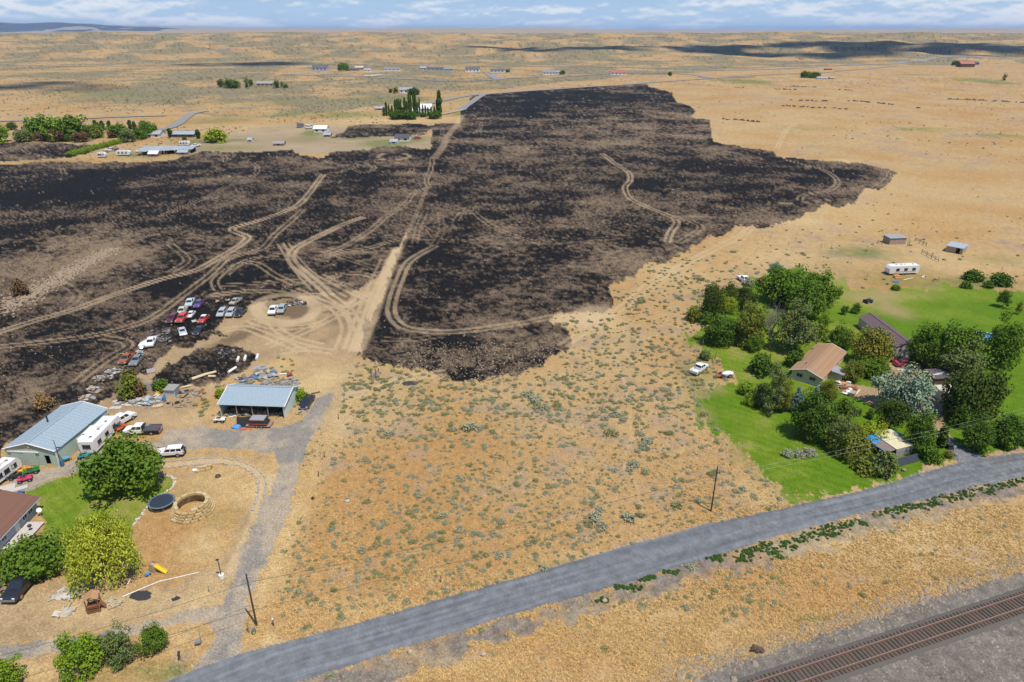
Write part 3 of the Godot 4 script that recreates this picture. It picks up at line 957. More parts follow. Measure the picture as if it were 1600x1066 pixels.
# crowns fill the unit box: x and z from -1 to 1, y from 0 to 1
func crown_mesh(called: String, ky := 1.0) -> ArrayMesh:
	var key := "%s %.2f" % [called, ky]
	if leafy.has(key):
		return leafy[key]
	var kind := called.get_slice("_", 0)
	rng.seed = called.hash()
	var m := MB.new()
	m.colored = true
	var spec: Dictionary = {
		"round": {"clumps": 100, "each": 66, "leaf": 0.068, "r": 0.28}, "loose": {"clumps": 56, "each": 76, "leaf": 0.068, "r": 0.26}, "pine": {"clumps": 95, "each": 60, "leaf": 0.06, "r": 0.25},
		"olive": {"clumps": 90, "each": 70, "leaf": 0.06, "r": 0.24}, "spruce": {"clumps": 70, "each": 50, "leaf": 0.10, "r": 0.2}, "poplar": {"clumps": 40, "each": 42, "leaf": 0.3, "r": 0.5},
		"shrub": {"clumps": 26, "each": 42, "leaf": 0.15, "r": 0.42}, "sage": {"clumps": 12, "each": 22, "leaf": 0.17, "r": 0.4}, "far": {"clumps": 42, "each": 40, "leaf": 0.11, "r": 0.32}, "weed": {"clumps": 7, "each": 16, "leaf": 0.34, "r": 0.4}}.get(kind, {})
	if kind == "willow":
		for k in 210:
			var a := rng.randf() * TAU
			var q := sqrt(rng.randf())
			var top := Vector3(cos(a) * q * 0.92, 0.0, sin(a) * q * 0.92)
			top.y = 0.45 + 0.53 * sqrt(maxf(0.0, 1.0 - q * q)) * rng.randf_range(0.8, 1.0)
			var lobe := 0.82 + 0.14 * sin(a * 4.0) + 0.1 * sin(a * 7.0 + 1.0)
			top = top * Vector3(lobe, 0.8 + 0.2 * lobe, lobe)
			var fall := rng.randf_range(0.08, 0.42) * (0.35 + q)
			var tone_ := rng.randf_range(0.62, 1.3)
			for s in 60:
				var t := rng.randf()
				var p := top + Vector3(cos(a) * 0.1 * t, -fall * t, sin(a) * 0.1 * t) + Vector3(rng.randfn(), rng.randfn() * 0.6, rng.randfn()) * 0.06
				m.tint = Color(1, 1, 1) * tone_ * rng.randf_range(0.8, 1.2)
				m.tint.a = 1.0
				leaf(m, p, (Vector3(cos(a), 0.7, sin(a)) + Vector3(rng.randfn(), rng.randfn(), rng.randfn()) * 0.45).normalized(), 0.034, 2.6, true, ky)
	else:
		for k in int(spec.clumps):
			var a := rng.randf() * TAU
			var c := Vector3.ZERO
			var r: float = spec.r
			if kind == "spruce":
				var t := pow(rng.randf(), 0.75)          # 0 at the top
				var q := t * rng.randf_range(0.55, 0.95)
				c = Vector3(cos(a) * q, 0.97 - 0.93 * t, sin(a) * q)
				r *= 0.35 + 0.9 * t
			elif kind == "poplar":
				var t := rng.randf()
				var q := rng.randf() * (0.55 * sin(PI * pow(0.08 + 0.86 * t, 0.8)))
				c = Vector3(cos(a) * q, 0.05 + 0.9 * t, sin(a) * q)
				r *= 0.45 + 0.6 * sin(PI * (0.1 + 0.8 * t))
			elif kind == "sage" or kind == "shrub" or kind == "weed":
				var q := sqrt(rng.randf()) * 0.64
				c = Vector3(cos(a) * q, rng.randf_range(0.18, 0.72) * (1.0 - 0.5 * q), sin(a) * q)
			else:
				var el := asin(rng.randf_range(-0.75, 1.0))
				var lobes := 0.8 + 0.16 * sin(a * 3.0 + called.hash() % 7) + 0.12 * sin(a * 5.0 + el * 4.0 + called.hash() % 11)
				var q := rng.randf_range(0.4, 0.95) * lobes
				c = Vector3(cos(a) * cos(el) * q, 0.5 + 0.5 * sin(el) * q * 0.98, sin(a) * cos(el) * q)
				r *= rng.randf_range(0.7, 1.25)
			var warm := rng.randf_range(-0.14, 0.2)
			var flat := 0.8 * ky
			var tone_ := rng.randf_range(0.78, 1.2)
			for s in int(spec.each):
				var d := Vector3(rng.randfn(), rng.randfn(), rng.randfn()).normalized()
				var p := c + d * r * Vector3(1, flat, 1) * rng.randf_range(0.55, 1.05)
				if kind == "poplar":
					p.y = c.y + d.y * r * 0.2
				if p.y < 0.005:
					p.y = 0.005 + rng.randf() * 0.03
				m.tint = Color(1.0 + warm, 1.0, 1.0 - warm) * tone_ * rng.randf_range(0.72, 1.28)
				m.tint.a = 1.0
				leaf(m, p, (d * 0.8 + Vector3(0, 0.55, 0) + Vector3(rng.randfn(), rng.randfn(), rng.randfn()) * 0.5).normalized(), spec.leaf * rng.randf_range(0.7, 1.3), 1.25, false, ky)
	fit(m)
	leafy[key] = m.done()
	return leafy[key]

# stretch a crown so that it just fills the unit box
func fit(m: MB) -> void:
	var across := PackedFloat32Array()
	var up := PackedFloat32Array()
	for p in m.v:
		across.append(Vector2(p.x, p.z).length())
		up.append(p.y)
	across.sort()
	up.sort()
	var k := 1.0 / across[int(across.size() * 0.95)]
	var top := up[int(up.size() * 0.995)]
	var low := up[int(up.size() * 0.005)]
	for i in m.v.size():
		m.v[i] = Vector3(m.v[i].x * k, (m.v[i].y - low) / (top - low), m.v[i].z * k)

# trunk with limbs reaching into a crown, in the same unit box (x, z -1..1; y 0..1)
func trunk_mesh(called: String, limbs: int, thick: float, bare := false) -> ArrayMesh:
	if leafy.has(called):
		return leafy[called]
	rng.seed = called.hash()
	var m := MB.new()
	var top := 0.85 if limbs == 0 else 0.42
	m.tube(Vector3.ZERO, Vector3(0.02, top, 0.01), thick, thick * 0.6, 7)
	for i in limbs:
		var a := TAU * (i + rng.randf() * 0.6) / limbs
		var y := rng.randf_range(0.2, 0.42)
		var e := Vector3(cos(a) * 0.55, y + rng.randf_range(0.25, 0.42), sin(a) * 0.55)
		var s := Vector3(0.0, y, 0.0)
		m.tube(s, e, thick * 0.55, thick * 0.2, 5)
		if bare:
			for q in 9:
				var t := rng.randf_range(0.3, 1.0)
				var p := s.lerp(e, t)
				var e2 := p + Vector3(rng.randfn() * 0.22, rng.randf_range(0.1, 0.3), rng.randfn() * 0.22)
				m.tube(p, e2, thick * 0.2, thick * 0.08, 4, false)
				for w in 5:
					var p2 := p.lerp(e2, rng.randf_range(0.3, 1.0))
					m.tube(p2, p2 + Vector3(rng.randfn() * 0.12, rng.randf_range(0.02, 0.16), rng.randfn() * 0.12), thick * 0.07, thick * 0.03, 3, false)
	leafy[called] = m.done()
	return leafy[called]

func bark() -> StandardMaterial3D:
	return mat("bark", Color(0.14, 0.1, 0.075), 0.95)

# a tree whose crown fills the box l, t, r, b of the photograph; lift is the share of the crown radius left clear below
func tree(called: String, kind: String, l: float, t: float, r: float, b: float, leaves: Material, label: String, lift := 0.25, group := "", category := "tree") -> Node3D:
	var cx := (l + r) * 0.5
	var cy := (t + b) * 0.5
	var p := G(cx, cy)
	var mid_up := 0.0
	var rad := 1.0
	var ry := 1.0
	for i in 5:
		p = G(cx, cy, mid_up)
		var mp := depth_at(p) / FOCAL
		# things off the lens axis are drawn wider than they are
		rad = (r - l) * 0.5 * mp / sqrt(1.0 + pow((cx - CX) / FOCAL, 2.0)) * 1.02
		var dip := atan2(EYE - mid_up, Vector2(p.x, p.z).length())
		var seen_h := (b - t) * 0.5 * mp / sqrt(1.0 + pow((cy - CY) / FOCAL, 2.0))
		var rest := seen_h * seen_h - pow(rad * sin(dip), 2.0)
		ry = maxf(sqrt(maxf(rest, 0.0)) / cos(dip), rad * 0.55)
		mid_up = ry * (1.0 + lift)
	var base := Vector3(p.x, 0, p.z)
	base.y = terrain(p.x, p.z) if -p.z > 215.0 else 0.0
	return plant(called, kind, base, rad, ry * 2.0, ry * 2.0 * lift * 0.5, leaves, label, group, category)

func depth_at(p: Vector3) -> float:
	return -p.z * cos(TILT) + (EYE - p.y) * sin(TILT)

func plant(called: String, kind: String, base: Vector3, rad: float, crown_h: float, clear: float, leaves: Material, label: String, group := "", category := "tree") -> Node3D:
	var turn := fmod(absf(base.x * 7.3 + base.z * 3.1), TAU)
	var o := thing(called, label, category, base, turn, group)
	var family := kind.get_slice("_", 0)
	if family == "bare":
		var bb := part("trunk", trunk_mesh("bare_" + kind, 7, 0.05, true), leaves, o)
		bb.scale = Vector3(rad * 1.25, crown_h * 1.08, rad * 1.25)
		return o
	var ky := clampf(roundf(rad / crown_h * 5.0) / 5.0, 0.2, 1.4)
	var c := part("crown" if category == "tree" else "foliage", crown_mesh(kind, ky), leaves, o)
	c.position.y = clear
	c.scale = Vector3(rad, crown_h, rad)
	var limbs := 0 if family in ["spruce", "poplar"] else 6
	var tk := part("trunk" if category == "tree" else "stem", trunk_mesh("trunk_%d" % limbs, limbs, 0.055), bark(), o)
	tk.scale = Vector3(rad, clear + crown_h * 0.95, rad)
	return o

func leaf_tones() -> Dictionary:
	return {
		"green": leaf_mat("leaf_green", Color(0.105, 0.18, 0.022)), "bright": leaf_mat("leaf_bright", Color(0.18, 0.275, 0.024)), "deep": leaf_mat("leaf_deep", Color(0.072, 0.132, 0.02)),
		"dark": leaf_mat("leaf_dark", Color(0.068, 0.102, 0.021), 0.2), "yellow": leaf_mat("leaf_yellow", Color(0.27, 0.33, 0.03)), "willow": leaf_mat("leaf_willow", Color(0.38, 0.43, 0.045)),
		"olive": leaf_mat("leaf_olive", Color(0.16, 0.185, 0.03)), "silver": leaf_mat("leaf_silver", Color(0.23, 0.30, 0.205), 0.2), "grey": leaf_mat("leaf_grey_green", Color(0.145, 0.185, 0.06)),
		"blue": leaf_mat("needle_blue", Color(0.12, 0.19, 0.215), 0.1), "rusty": leaf_mat("leaf_rusty", Color(0.225, 0.215, 0.04)), "scorched": leaf_mat("leaf_scorched", Color(0.15, 0.095, 0.05), 0.1),
		"sage": leaf_mat("leaf_sage", Color(0.295, 0.305, 0.205), 0.2), "sage_green": leaf_mat("leaf_sage_green", Color(0.235, 0.235, 0.105), 0.2), "straw": leaf_mat("straw_blades", Color(0.70, 0.51, 0.24), 0.3), "weed": leaf_mat("leaf_weed", Color(0.055, 0.12, 0.03), 0.25),
		"char": leaf_mat("charred_twigs", Color(0.02, 0.018, 0.017), 0.0), "deadwood": mat("dead_wood", Color(0.34, 0.28, 0.24), 0.9),
	}

func many(called: String, m: Mesh, material: Material, places: Array, label: String, category: String) -> void:
	if places.is_empty():
		return
	var mm := MultiMesh.new()
	mm.transform_format = MultiMesh.TRANSFORM_3D
	mm.mesh = m
	mm.instance_count = places.size()
	for i in places.size():
		mm.set_instance_transform(i, places[i])
	var o := MultiMeshInstance3D.new()
	o.name = numbered(called)
	o.multimesh = mm
	o.material_override = material
	add_child(o)
	tag(o, label, category, "", "stuff")

func standing(p: Vector3, r: float, h: float) -> Transform3D:
	return Transform3D(Basis(Vector3.UP, rng.randf() * TAU).scaled(Vector3(r, h, r)), p)

func tuft_mesh(called: String, blades: int) -> ArrayMesh:
	if leafy.has(called):
		return leafy[called]
	rng.seed = called.hash()
	var m := MB.new()
	m.colored = true
	for i in blades:
		var a := rng.randf() * TAU
		var b := Vector3(cos(a), 0, sin(a)) * rng.randf() * 0.6
		var tip := b + Vector3(rng.randfn() * 0.35, rng.randf_range(0.5, 1.0), rng.randfn() * 0.35)
		var w := Vector3(-sin(a + 0.7), 0, cos(a + 0.7)) * 0.14
		m.tint = Color(1, 1, 1) * rng.randf_range(0.75, 1.2)
		m.tint.a = 1.0
		m.tri(b - w, b + w, tip)
	leafy[called] = m.done()
	return leafy[called]

func build_scrub() -> void:
	var L := leaf_tones()
	# sagebrush: the clumps one can pick out, then a scatter that thins with distance
	var big := []
	for e in [[838, 627, 26], [850, 640, 22], [825, 618, 20], [870, 636, 16], [858, 650, 14], [943, 665, 13], [955, 680, 24], [965, 650, 20], [975, 658, 14], [945, 655, 14], [940, 640, 12], [1000, 680, 16], [1010, 692, 20], [1004, 700, 18], [1046, 678, 16], [990, 728, 20], [984, 734, 14], [1008, 740, 13], [930, 812, 26], [940, 824, 22], [918, 820, 18], [982, 812, 24], [1000, 806, 16], [905, 825, 12], [938, 830, 14], [960, 766, 14], [1022, 764, 13], [875, 658, 13], [827, 682, 12], [808, 672, 10], [594, 674, 12], [558, 676, 12], [640, 658, 12], [672, 672, 11], [678, 680, 12], [598, 684, 10], [522, 718, 10], [522, 726, 12], [538, 752, 10], [596, 752, 11], [672, 728, 10], [545, 782, 9], [640, 802, 14], [650, 798, 12], [520, 818, 11], [518, 826, 12], [594, 826, 12], [485, 930, 13], [492, 938, 12], [503, 945, 12], [482, 942, 11], [520, 852, 9], [528, 946, 9], [545, 935, 8], [580, 930, 9], [600, 880, 9], [582, 893, 9], [575, 905, 9], [620, 905, 11], [560, 905, 10], [645, 848, 14], [690, 845, 14], [740, 833, 12], [720, 855, 11], [718, 890, 12], [730, 883, 10], [780, 825, 10], [800, 800, 9], [815, 790, 9], [1150, 768, 12], [1145, 758, 10], [1160, 764, 9], [1115, 738, 9], [1095, 700, 10], [1080, 680, 8], [1088, 664, 9], [1098, 660, 9], [1120, 672, 10], [1112, 662, 9], [1035, 546, 10], [1050, 550, 9], [1020, 549, 8], [1040, 612, 10], [1050, 618, 9], [1060, 610, 8], [1093, 634, 10], [1088, 626, 9], [1096, 438, 12], [1088, 436, 10], [1105, 440, 10], [1040, 472, 9], [1128, 425, 8], [1142, 424, 9], [1150, 462, 6], [520, 1058, 12], [513, 1054, 10], [1148, 962, 12], [1135, 970, 10], [1162, 952, 10], [1150, 950, 9], [1193, 940, 9], [1190, 950, 8], [1190, 966, 7], [1285, 886, 8], [1275, 913, 9], [1290, 905, 8], [1328, 915, 9], [1440, 868, 8], [1456, 866, 9], [1462, 860, 8], [1500, 858, 7], [1375, 887, 6], [1387, 895, 6], [1407, 887, 7], [1395, 832, 10], [1369, 806, 12], [1533, 810, 9], [1570, 823, 8], [1590, 840, 8], [1545, 835, 8], [1530, 832, 8], [1040, 1002, 9], [900, 990, 7], [772, 1023, 9], [905, 608, 9], [893, 600, 8], [925, 594, 10], [935, 590, 10], [1000, 610, 12], [985, 600, 10], [880, 620, 8], [770, 676, 12], [775, 684, 11], [760, 668, 10], [738, 690, 10], [710, 672, 12], [705, 665, 11], [806, 622, 8], [745, 610, 9], [740, 600, 10], [600, 606, 12], [590, 610, 11], [610, 602, 10], [622, 598, 9], [660, 614, 9], [560, 600, 8], [700, 590, 8]]:
		var p := G(e[0], e[1])
		big.append([p, e[2] * metres_per_pixel(p) * 0.5])
	rng.seed = 4242
	var rest := {0: [], 1: [], 2: [], 3: []}
	var lot_rows := [[560, 620, 1130, 800, 380, 0.42], [520, 830, 1100, 900, 170, 0.4], [440, 800, 800, 990, 230, 0.36], [900, 470, 1230, 660, 230, 0.42], [1000, 390, 1300, 470, 230, 0.5], [1100, 660, 1220, 800, 70, 0.4], [700, 880, 1600, 1066, 110, 0.25], [540, 590, 900, 700, 200, 0.36], [640, 640, 1080, 820, 500, 0.27], [560, 620, 1130, 860, 900, 0.17]]
	for q in lot_rows:
		for k in int(q[4]):
			var p := G(rng.randf_range(q[0], q[2]), rng.randf_range(q[1], q[3]))
			if kind_at(p.x, p.z) in [K_GRASS, K_VERGE]:
				big.append([p, q[5] * 0.75 * exp(rng.randfn() * 0.4)])
	big.sort_custom(func(a, b): return a[1] / depth(a[0].z) > b[1] / depth(b[0].z))
	var shown := 0
	for e in big:
		var p: Vector3 = e[0]
		if not kind_at(p.x, p.z) in [K_GRASS, K_VERGE, K_LAWN, K_DIRT]:
			continue
		var which := "sage_%d" % (absi(int(p.x * 31.0 + p.z * 17.0)) % 5)
		var greenish := absi(int(p.x * 13.0 + p.z * 7.0)) % 3 == 0
		var s: float = e[1]
		if shown < 290:
			shown += 1
			var o := solo("sagebrush", crown_mesh(which), L["sage_green" if greenish else "sage"], "low yellow-green rabbitbrush tuft on the dry grass" if greenish else "low grey-green sagebrush bush on the dry grass", "shrub", p - Vector3(0, 0.05, 0), fmod(absf(p.x * 5.0), TAU), "rabbitbrush on the dry grass" if greenish else "sagebrush on the dry grass")
			o.scale = Vector3(s, s * 0.75, s)
		else:
			rest[(1 if greenish else 0)].append(standing(p - Vector3(0, 0.04, 0), s, s * 0.7))
	rng.seed = 7007
	for k in 4200:
		var p := G(rng.randf_range(430, 1230), rng.randf_range(480, 960))
		if kind_at(p.x, p.z) == K_GRASS and clump_here(p * 0.5) > -0.12 + rng.randfn() * 0.12 and tone_at(p) < 0.35:
			var s := 0.2 * exp(rng.randfn() * 0.35)
			rest[rng.randi() % 2].append(standing(p, s, s * 0.7))
	# the thin scatter
	rng.seed = 99
	for k in 26000:
		var p := G(rng.randf_range(-60, 1660), 62.0 + 590.0 * pow(rng.randf(), 2.3))
		if p.z < -2600.0 or not kind_at(p.x, p.z) in [K_GRASS, K_SAGE]:
			continue
		var t := roll.get_noise_2d(p.x * 2.2 + 50.0, p.z * 1.4)
		if -p.z > 130.0 and t < -0.04:
			continue
		if p.x > 60.0 and p.z < -170.0 and p.z > -900.0 and rng.randf() < 0.85:
			continue
		p.y = terrain(p.x, p.z) if -p.z > 215.0 else 0.0
		var s := rng.randf_range(0.25, 0.6) * (1.0 if -p.z < 400.0 else 1.5)
		rest[rng.randi() % 2 if -p.z < 500.0 else 2].append(standing(p, s, s * 0.75))
	many("sagebrush_scatter", crown_mesh("sage_1"), L["sage"], rest[0], "grey-green sagebrush scattered over the rangeland", "sagebrush")
	many("sagebrush_scatter", crown_mesh("sage_2"), L["sage_green"], rest[1], "yellow-green rabbitbrush scattered over the rangeland", "rabbitbrush")
	many("sagebrush_scatter", crown_mesh("sage_3"), L["olive"], rest[2], "dark distant brush dotted over the far rangeland", "brush")
	# dry grass standing at the roadsides and along the railway bank
	rng.seed = 500
	var dry := []
	for q in [[400, 940, 1120, 1020, 9000, 0.19], [600, 890, 1600, 1066, 34000, 0.2], [1150, 790, 1600, 900, 12000, 0.22], [380, 640, 560, 1000, 5000, 0.18], [440, 560, 1130, 900, 12000, 0.15], [0, 900, 420, 1060, 1600, 0.15], [260, 700, 440, 900, 1500, 0.12], [1080, 640, 1240, 820, 2500, 0.2]]:
		for k in int(q[4]):
			var p := G(rng.randf_range(q[0], q[2]), rng.randf_range(q[1], q[3]))
			var kd := kind_at(p.x, p.z)
			if kd == K_GRASS:
				if clump_here(p) > -0.25 + rng.randfn() * 0.2:
					dry.append(standing(p, q[5] * rng.randf_range(0.6, 1.3), q[5] * rng.randf_range(0.6, 1.5)))
	many("dry_grass", tuft_mesh("tuft_dry", 16), L["straw"], dry, "dry golden cheatgrass standing over the soil", "grass")
	# green weeds in clumps along the stony shoulder of the road
	var weeds := []
	for e in [[980, 895, 10], [970, 918, 8], [990, 920, 12], [1010, 906, 9], [1020, 902, 7], [1048, 895, 9], [946, 938, 6], [1120, 872, 12], [1170, 866, 16], [1180, 858, 14], [1196, 850, 14], [1160, 875, 10], [1210, 862, 12], [1230, 852, 18], [1250, 845, 16], [1270, 838, 18], [1290, 830, 18], [1310, 824, 18], [1340, 818, 12], [1390, 800, 20], [1405, 796, 16], [1420, 793, 18], [1440, 790, 14], [1470, 780, 22], [1490, 776, 22], [1510, 771, 22], [1530, 766, 24], [1550, 761, 22], [1572, 756, 24], [1596, 750, 24], [1620, 744, 24], [1460, 788, 12], [1300, 836, 10], [1220, 872, 8]]:
		for k in 24:
			var p := G(e[0] + rng.randfn() * e[2] * 0.62, e[1] + rng.randfn() * e[2] * 0.22)
			if kind_at(p.x, p.z) in [K_VERGE, K_GRASS]:
				weeds.append(standing(p, rng.randf_range(0.14, 0.34), rng.randf_range(0.12, 0.3)))
	many("roadside_weeds", crown_mesh("weed_1"), L["weed"], weeds, "dark green weeds growing along the road shoulder", "weeds")
	# charred stubs on the burn
	rng.seed = 611
	var stubs := []
	for k in 14000:
		var p := G(rng.randf_range(-20, 1420), 235.0 + 360.0 * pow(rng.randf(), 0.8))
		if kind_at(p.x, p.z) == K_BURNT and dirt_at(p) < 0.2:
			stubs.append(standing(p, rng.randf_range(0.15, 0.5), rng.randf_range(0.1, 0.35)))
	many("charred_brush", tuft_mesh("tuft_char", 9), L["char"], stubs, "charred stubs of brush on the burnt field", "stubs")
	# pale stones: the burn, the rubble row, the verge
	var stones := []
	for k in 2200:
		var p := G(rng.randf_range(-20, 900), 330.0 + 260.0 * rng.randf())
		if kind_at(p.x, p.z) == K_BURNT and clump_here(p * 0.4) > 0.06:
			var s := rng.randf_range(0.06, 0.2)
			stones.append(standing(p, s, s * 0.7))
	for k in 1500:
		var t := rng.randf()
		var p := G(lerpf(5, 178, t) + rng.randfn() * 9.0, lerpf(482, 388, t) + rng.randfn() * 6.0 * (1.2 - t))
		var s := rng.randf_range(0.1, 0.38) * (1.5 if rng.randf() < 0.05 else 1.0)
		stones.append(standing(p, s, s * 0.7))
	for k in 900:
		var p := G(rng.randf_range(620, 900), rng.randf_range(535, 592))
		if kind_at(p.x, p.z) == K_BURNT:
			var s := rng.randf_range(0.06, 0.19)
			stones.append(standing(p, s, s * 0.7))
	many("field_stones", MB.new().lump(Vector3.ZERO, Vector3.ONE, 0.3, 5, 6, 4).done(), mat("pale_stone", Color(0.31, 0.24, 0.165), 0.9), stones, "pale stones lying on the burnt field and rubble bank", "stones")
	var verge := []
	for k in 3800:
		var p := G(rng.randf_range(480, 1640), rng.randf_range(740, 1066))
		if kind_at(p.x, p.z) == K_VERGE:
			var s := rng.randf_range(0.05, 0.2) * (2.0 if rng.randf() < 0.06 else 1.0)
			verge.append(standing(p, s, s * 0.7))
	for k in 1500:
		var t := rng.randf()
		var p := G(lerpf(1040, 1640, t) + rng.randfn() * 10.0, lerpf(1060, 868, t) + rng.randfn() * 9.0)
		var s := rng.randf_range(0.06, 0.22) * (2.2 if rng.randf() < 0.04 else 1.0)
		verge.append(standing(p, s, s * 0.7))
	many("verge_stones", MB.new().lump(Vector3.ZERO, Vector3.ONE, 0.35, 8, 6, 4).done(), mat("grey_stone", Color(0.29, 0.235, 0.175), 0.9), verge, "grey stones along the road shoulder and railway bank", "stones")

var clumper: FastNoiseLite
func clump_here(p: Vector3) -> float:
	if clumper == null:
		clumper = FastNoiseLite.new()
		clumper.seed = 12
		clumper.frequency = 0.14
		clumper.fractal_octaves = 3
	return clumper.get_noise_2d(p.x, -p.z)

func tone_at(p: Vector3) -> float:
	var j := row_at(p.z)
	var i := cols.bsearch(p.x / (depth(p.z) / FOCAL))
	return tone[clampi(j, 0, rowz.size() - 1) * cols.size() + clampi(i, 0, cols.size() - 1)]

func dirt_at(p: Vector3) -> float:
	var j := row_at(p.z)
	var i := cols.bsearch(p.x / (depth(p.z) / FOCAL))
	return dirt[clampi(j, 0, rowz.size() - 1) * cols.size() + clampi(i, 0, cols.size() - 1)]

# ---------------------------------------------------------------- buildings
# front base corners a and b on the ground and a depth; local x runs a -> b, local -z away behind the front
func site(ax: float, ay: float, bx: float, by: float) -> Dictionary:
	var a := G(ax, ay) if ay > 140.0 else GT(ax, ay)
	var b := G(bx, by) if by > 140.0 else GT(bx, by)
	if ay > 140.0 and -a.z > 215.0:
		a.y = terrain(a.x, a.z)
	var flat := Vector3(b.x - a.x, 0, b.z - a.z)
	return {"a": a, "b": b, "length": flat.length(), "turn": atan2(-flat.z, flat.x), "mid": Vector3((a.x + b.x) * 0.5, a.y, (a.z + b.z) * 0.5)}

func ribbed(m: MB, a: Vector3, b: Vector3, c: Vector3, d: Vector3, ribs: int, thick: float) -> void:
	# sheet a-b (eave) to d-c (ridge) with raised ribs running eave to ridge
	var n := (b - a).cross(d - a).normalized()
	if n.y < 0.0:
		n = -n
	var dn := n * thick
	m.hull8([a - dn, b - dn, a, b, d - dn, c - dn, d, c])
	for i in ribs + 1:
		var t := float(i) / ribs
		var e := a.lerp(b, t)
		var r := d.lerp(c, t)
		var w := (b - a).normalized() * 0.035
		if t <= 0.0: 
			e += w; r += w
		if t >= 1.0:
			e -= w; r -= w
		m.hull8([e - w, e + w, e - w + n * 0.04, e + w + n * 0.04, r - w, r + w, r - w + n * 0.04, r + w + n * 0.04])

# a gabled hall: l along x, d along z, walls hw high, ridge hr high; along = ridge runs along x. open_front leaves the +z wall out
func hall(o: Node3D, l: float, d: float, hw: float, hr: float, along: bool, over: float, wall_m: Material, roof_m: Material, trim_m: Material, ribs: int, open_front := false, gable_m: Material = null, peak := 0.5, gap := Vector3.ZERO) -> void:
	var t := 0.12
	var x := l * 0.5
	var z := d * 0.5
	if along:
		var pz := lerpf(z, -z, peak)
		if not open_front:
			part("wall", MB.new().box(Vector3(0, hw * 0.5, z - t * 0.5), Vector3(l - 2 * t, hw, t)).done(), wall_m, o)
		part("wall", MB.new().box(Vector3(0, hw * 0.5, -z + t * 0.5), Vector3(l - 2 * t, hw, t)).done(), wall_m, o)
		for s in [-1.0, 1.0]:
			var g := MB.new()
			var q: Array[Vector3] = []
			g.extrude(PackedVector2Array([Vector2(-z, 0), Vector2(z, 0), Vector2(z, hw), Vector2(pz, hr), Vector2(-z, hw)]), -t * 0.5, t * 0.5)
			var w := part("wall", g.done(), wall_m, o)
			w.rotation.y = -PI * 0.5
			w.position.x = s * (x - t * 0.5)
		for s in [0, 1]:
			var r := MB.new()
			var ez := (z if s == 0 else -z)
			var drop := over * (hr - hw) / maxf(absf(pz - ez), 0.1)
			var e0 := Vector3(-x - over, hw - drop + 0.09, ez + signf(ez - pz) * over)
			var e1 := Vector3(x + over, e0.y, e0.z)
			ribbed(r, e0, e1, Vector3(x + over, hr + 0.09, pz), Vector3(-x - over, hr + 0.09, pz), ribs, 0.06) if ribs > 0 else r.hull8([e0 - Vector3(0, 0.12, 0), e1 - Vector3(0, 0.12, 0), e0, e1, Vector3(-x - over, hr - 0.03, pz), Vector3(x + over, hr - 0.03, pz), Vector3(-x - over, hr + 0.09, pz), Vector3(x + over, hr + 0.09, pz)])
			part("roof_panel", r.done(), roof_m, o)
		part("ridge_cap", MB.new().box(Vector3(0, hr + 0.12, pz), Vector3(l + over * 2.0 + 0.02, 0.05, 0.32)).done(), roof_m, o)
		if trim_m:
			for s in [-1.0, 1.0]:
				for e in [z, -z]:
					var dy: float = over * (hr - hw) / maxf(absf(pz - e), 0.1)
					part("trim", MB.new().tube(Vector3(s * (x + over + 0.03), hw - dy + 0.1, e + signf(e - pz) * over), Vector3(s * (x + over + 0.03), hr + 0.12, pz), 0.09, 0.09, 4).done(), trim_m, o)
	else:
		for s in [-1.0, 1.0]:
			part("wall", MB.new().box(Vector3(s * (x - t * 0.5), hw * 0.5, 0), Vector3(t, hw, d - 2 * t)).done(), wall_m, o)
		for s in [1.0, -1.0]:
			if s > 0 and open_front:
				continue
			if s > 0 and gap.z > 0.0:      # a doorway from gap.x to gap.y, gap.z high
				part("wall", MB.new().box(Vector3((gap.x - x) * 0.5, hw * 0.5, z - t * 0.5), Vector3(gap.x + x, hw, t)).done(), wall_m, o)
				part("wall", MB.new().box(Vector3((gap.y + x) * 0.5, hw * 0.5, z - t * 0.5), Vector3(x - gap.y, hw, t)).done(), wall_m, o)
				part("lintel", MB.new().box(Vector3((gap.x + gap.y) * 0.5, (hw + gap.z) * 0.5, z - t * 0.5), Vector3(gap.y - gap.x, hw - gap.z, t)).done(), wall_m, o)
			else:
				part("wall", MB.new().box(Vector3(0, hw * 0.5, s * (z - t * 0.5)), Vector3(l, hw, t)).done(), wall_m, o)
			part("gable", MB.new().extrude(PackedVector2Array([Vector2(-x, hw), Vector2(x, hw), Vector2(0, hr)]), s * z - t * 0.5 - s * t * 0.5, s * z + t * 0.5 - s * t * 0.5).done(), gable_m if gable_m and s > 0 else wall_m, o)
		for s in [-1.0, 1.0]:
			var r := MB.new()
			var drop := over * (hr - hw) / x
			var e0 := Vector3(s * (x + over), hw - drop + 0.09, z + over)
			var e1 := Vector3(s * (x + over), hw - drop + 0.09, -z - over)
			ribbed(r, e0, e1, Vector3(0, hr + 0.09, -z - over), Vector3(0, hr + 0.09, z + over), ribs, 0.06) if ribs > 0 else r.hull8([e0 - Vector3(0, 0.12, 0), e1 - Vector3(0, 0.12, 0), e0, e1, Vector3(0, hr - 0.03, z + over), Vector3(0, hr - 0.03, -z - over), Vector3(0, hr + 0.09, z + over), Vector3(0, hr + 0.09, -z - over)])
			part("roof_panel", r.done(), roof_m, o)
		part("ridge_cap", MB.new().box(Vector3(0, hr + 0.12, 0), Vector3(0.32, 0.05, d + over * 2.0 + 0.02)).done(), roof_m, o)
		if trim_m:
			for s in [-1.0, 1.0]:
				for e in [z + over + 0.03, -z - over - 0.03]:
					part("trim", MB.new().tube(Vector3(s * (x + over), hw - over * (hr - hw) / x + 0.1, e), Vector3(0, hr + 0.12, e), 0.09, 0.09, 4).done(), trim_m, o)

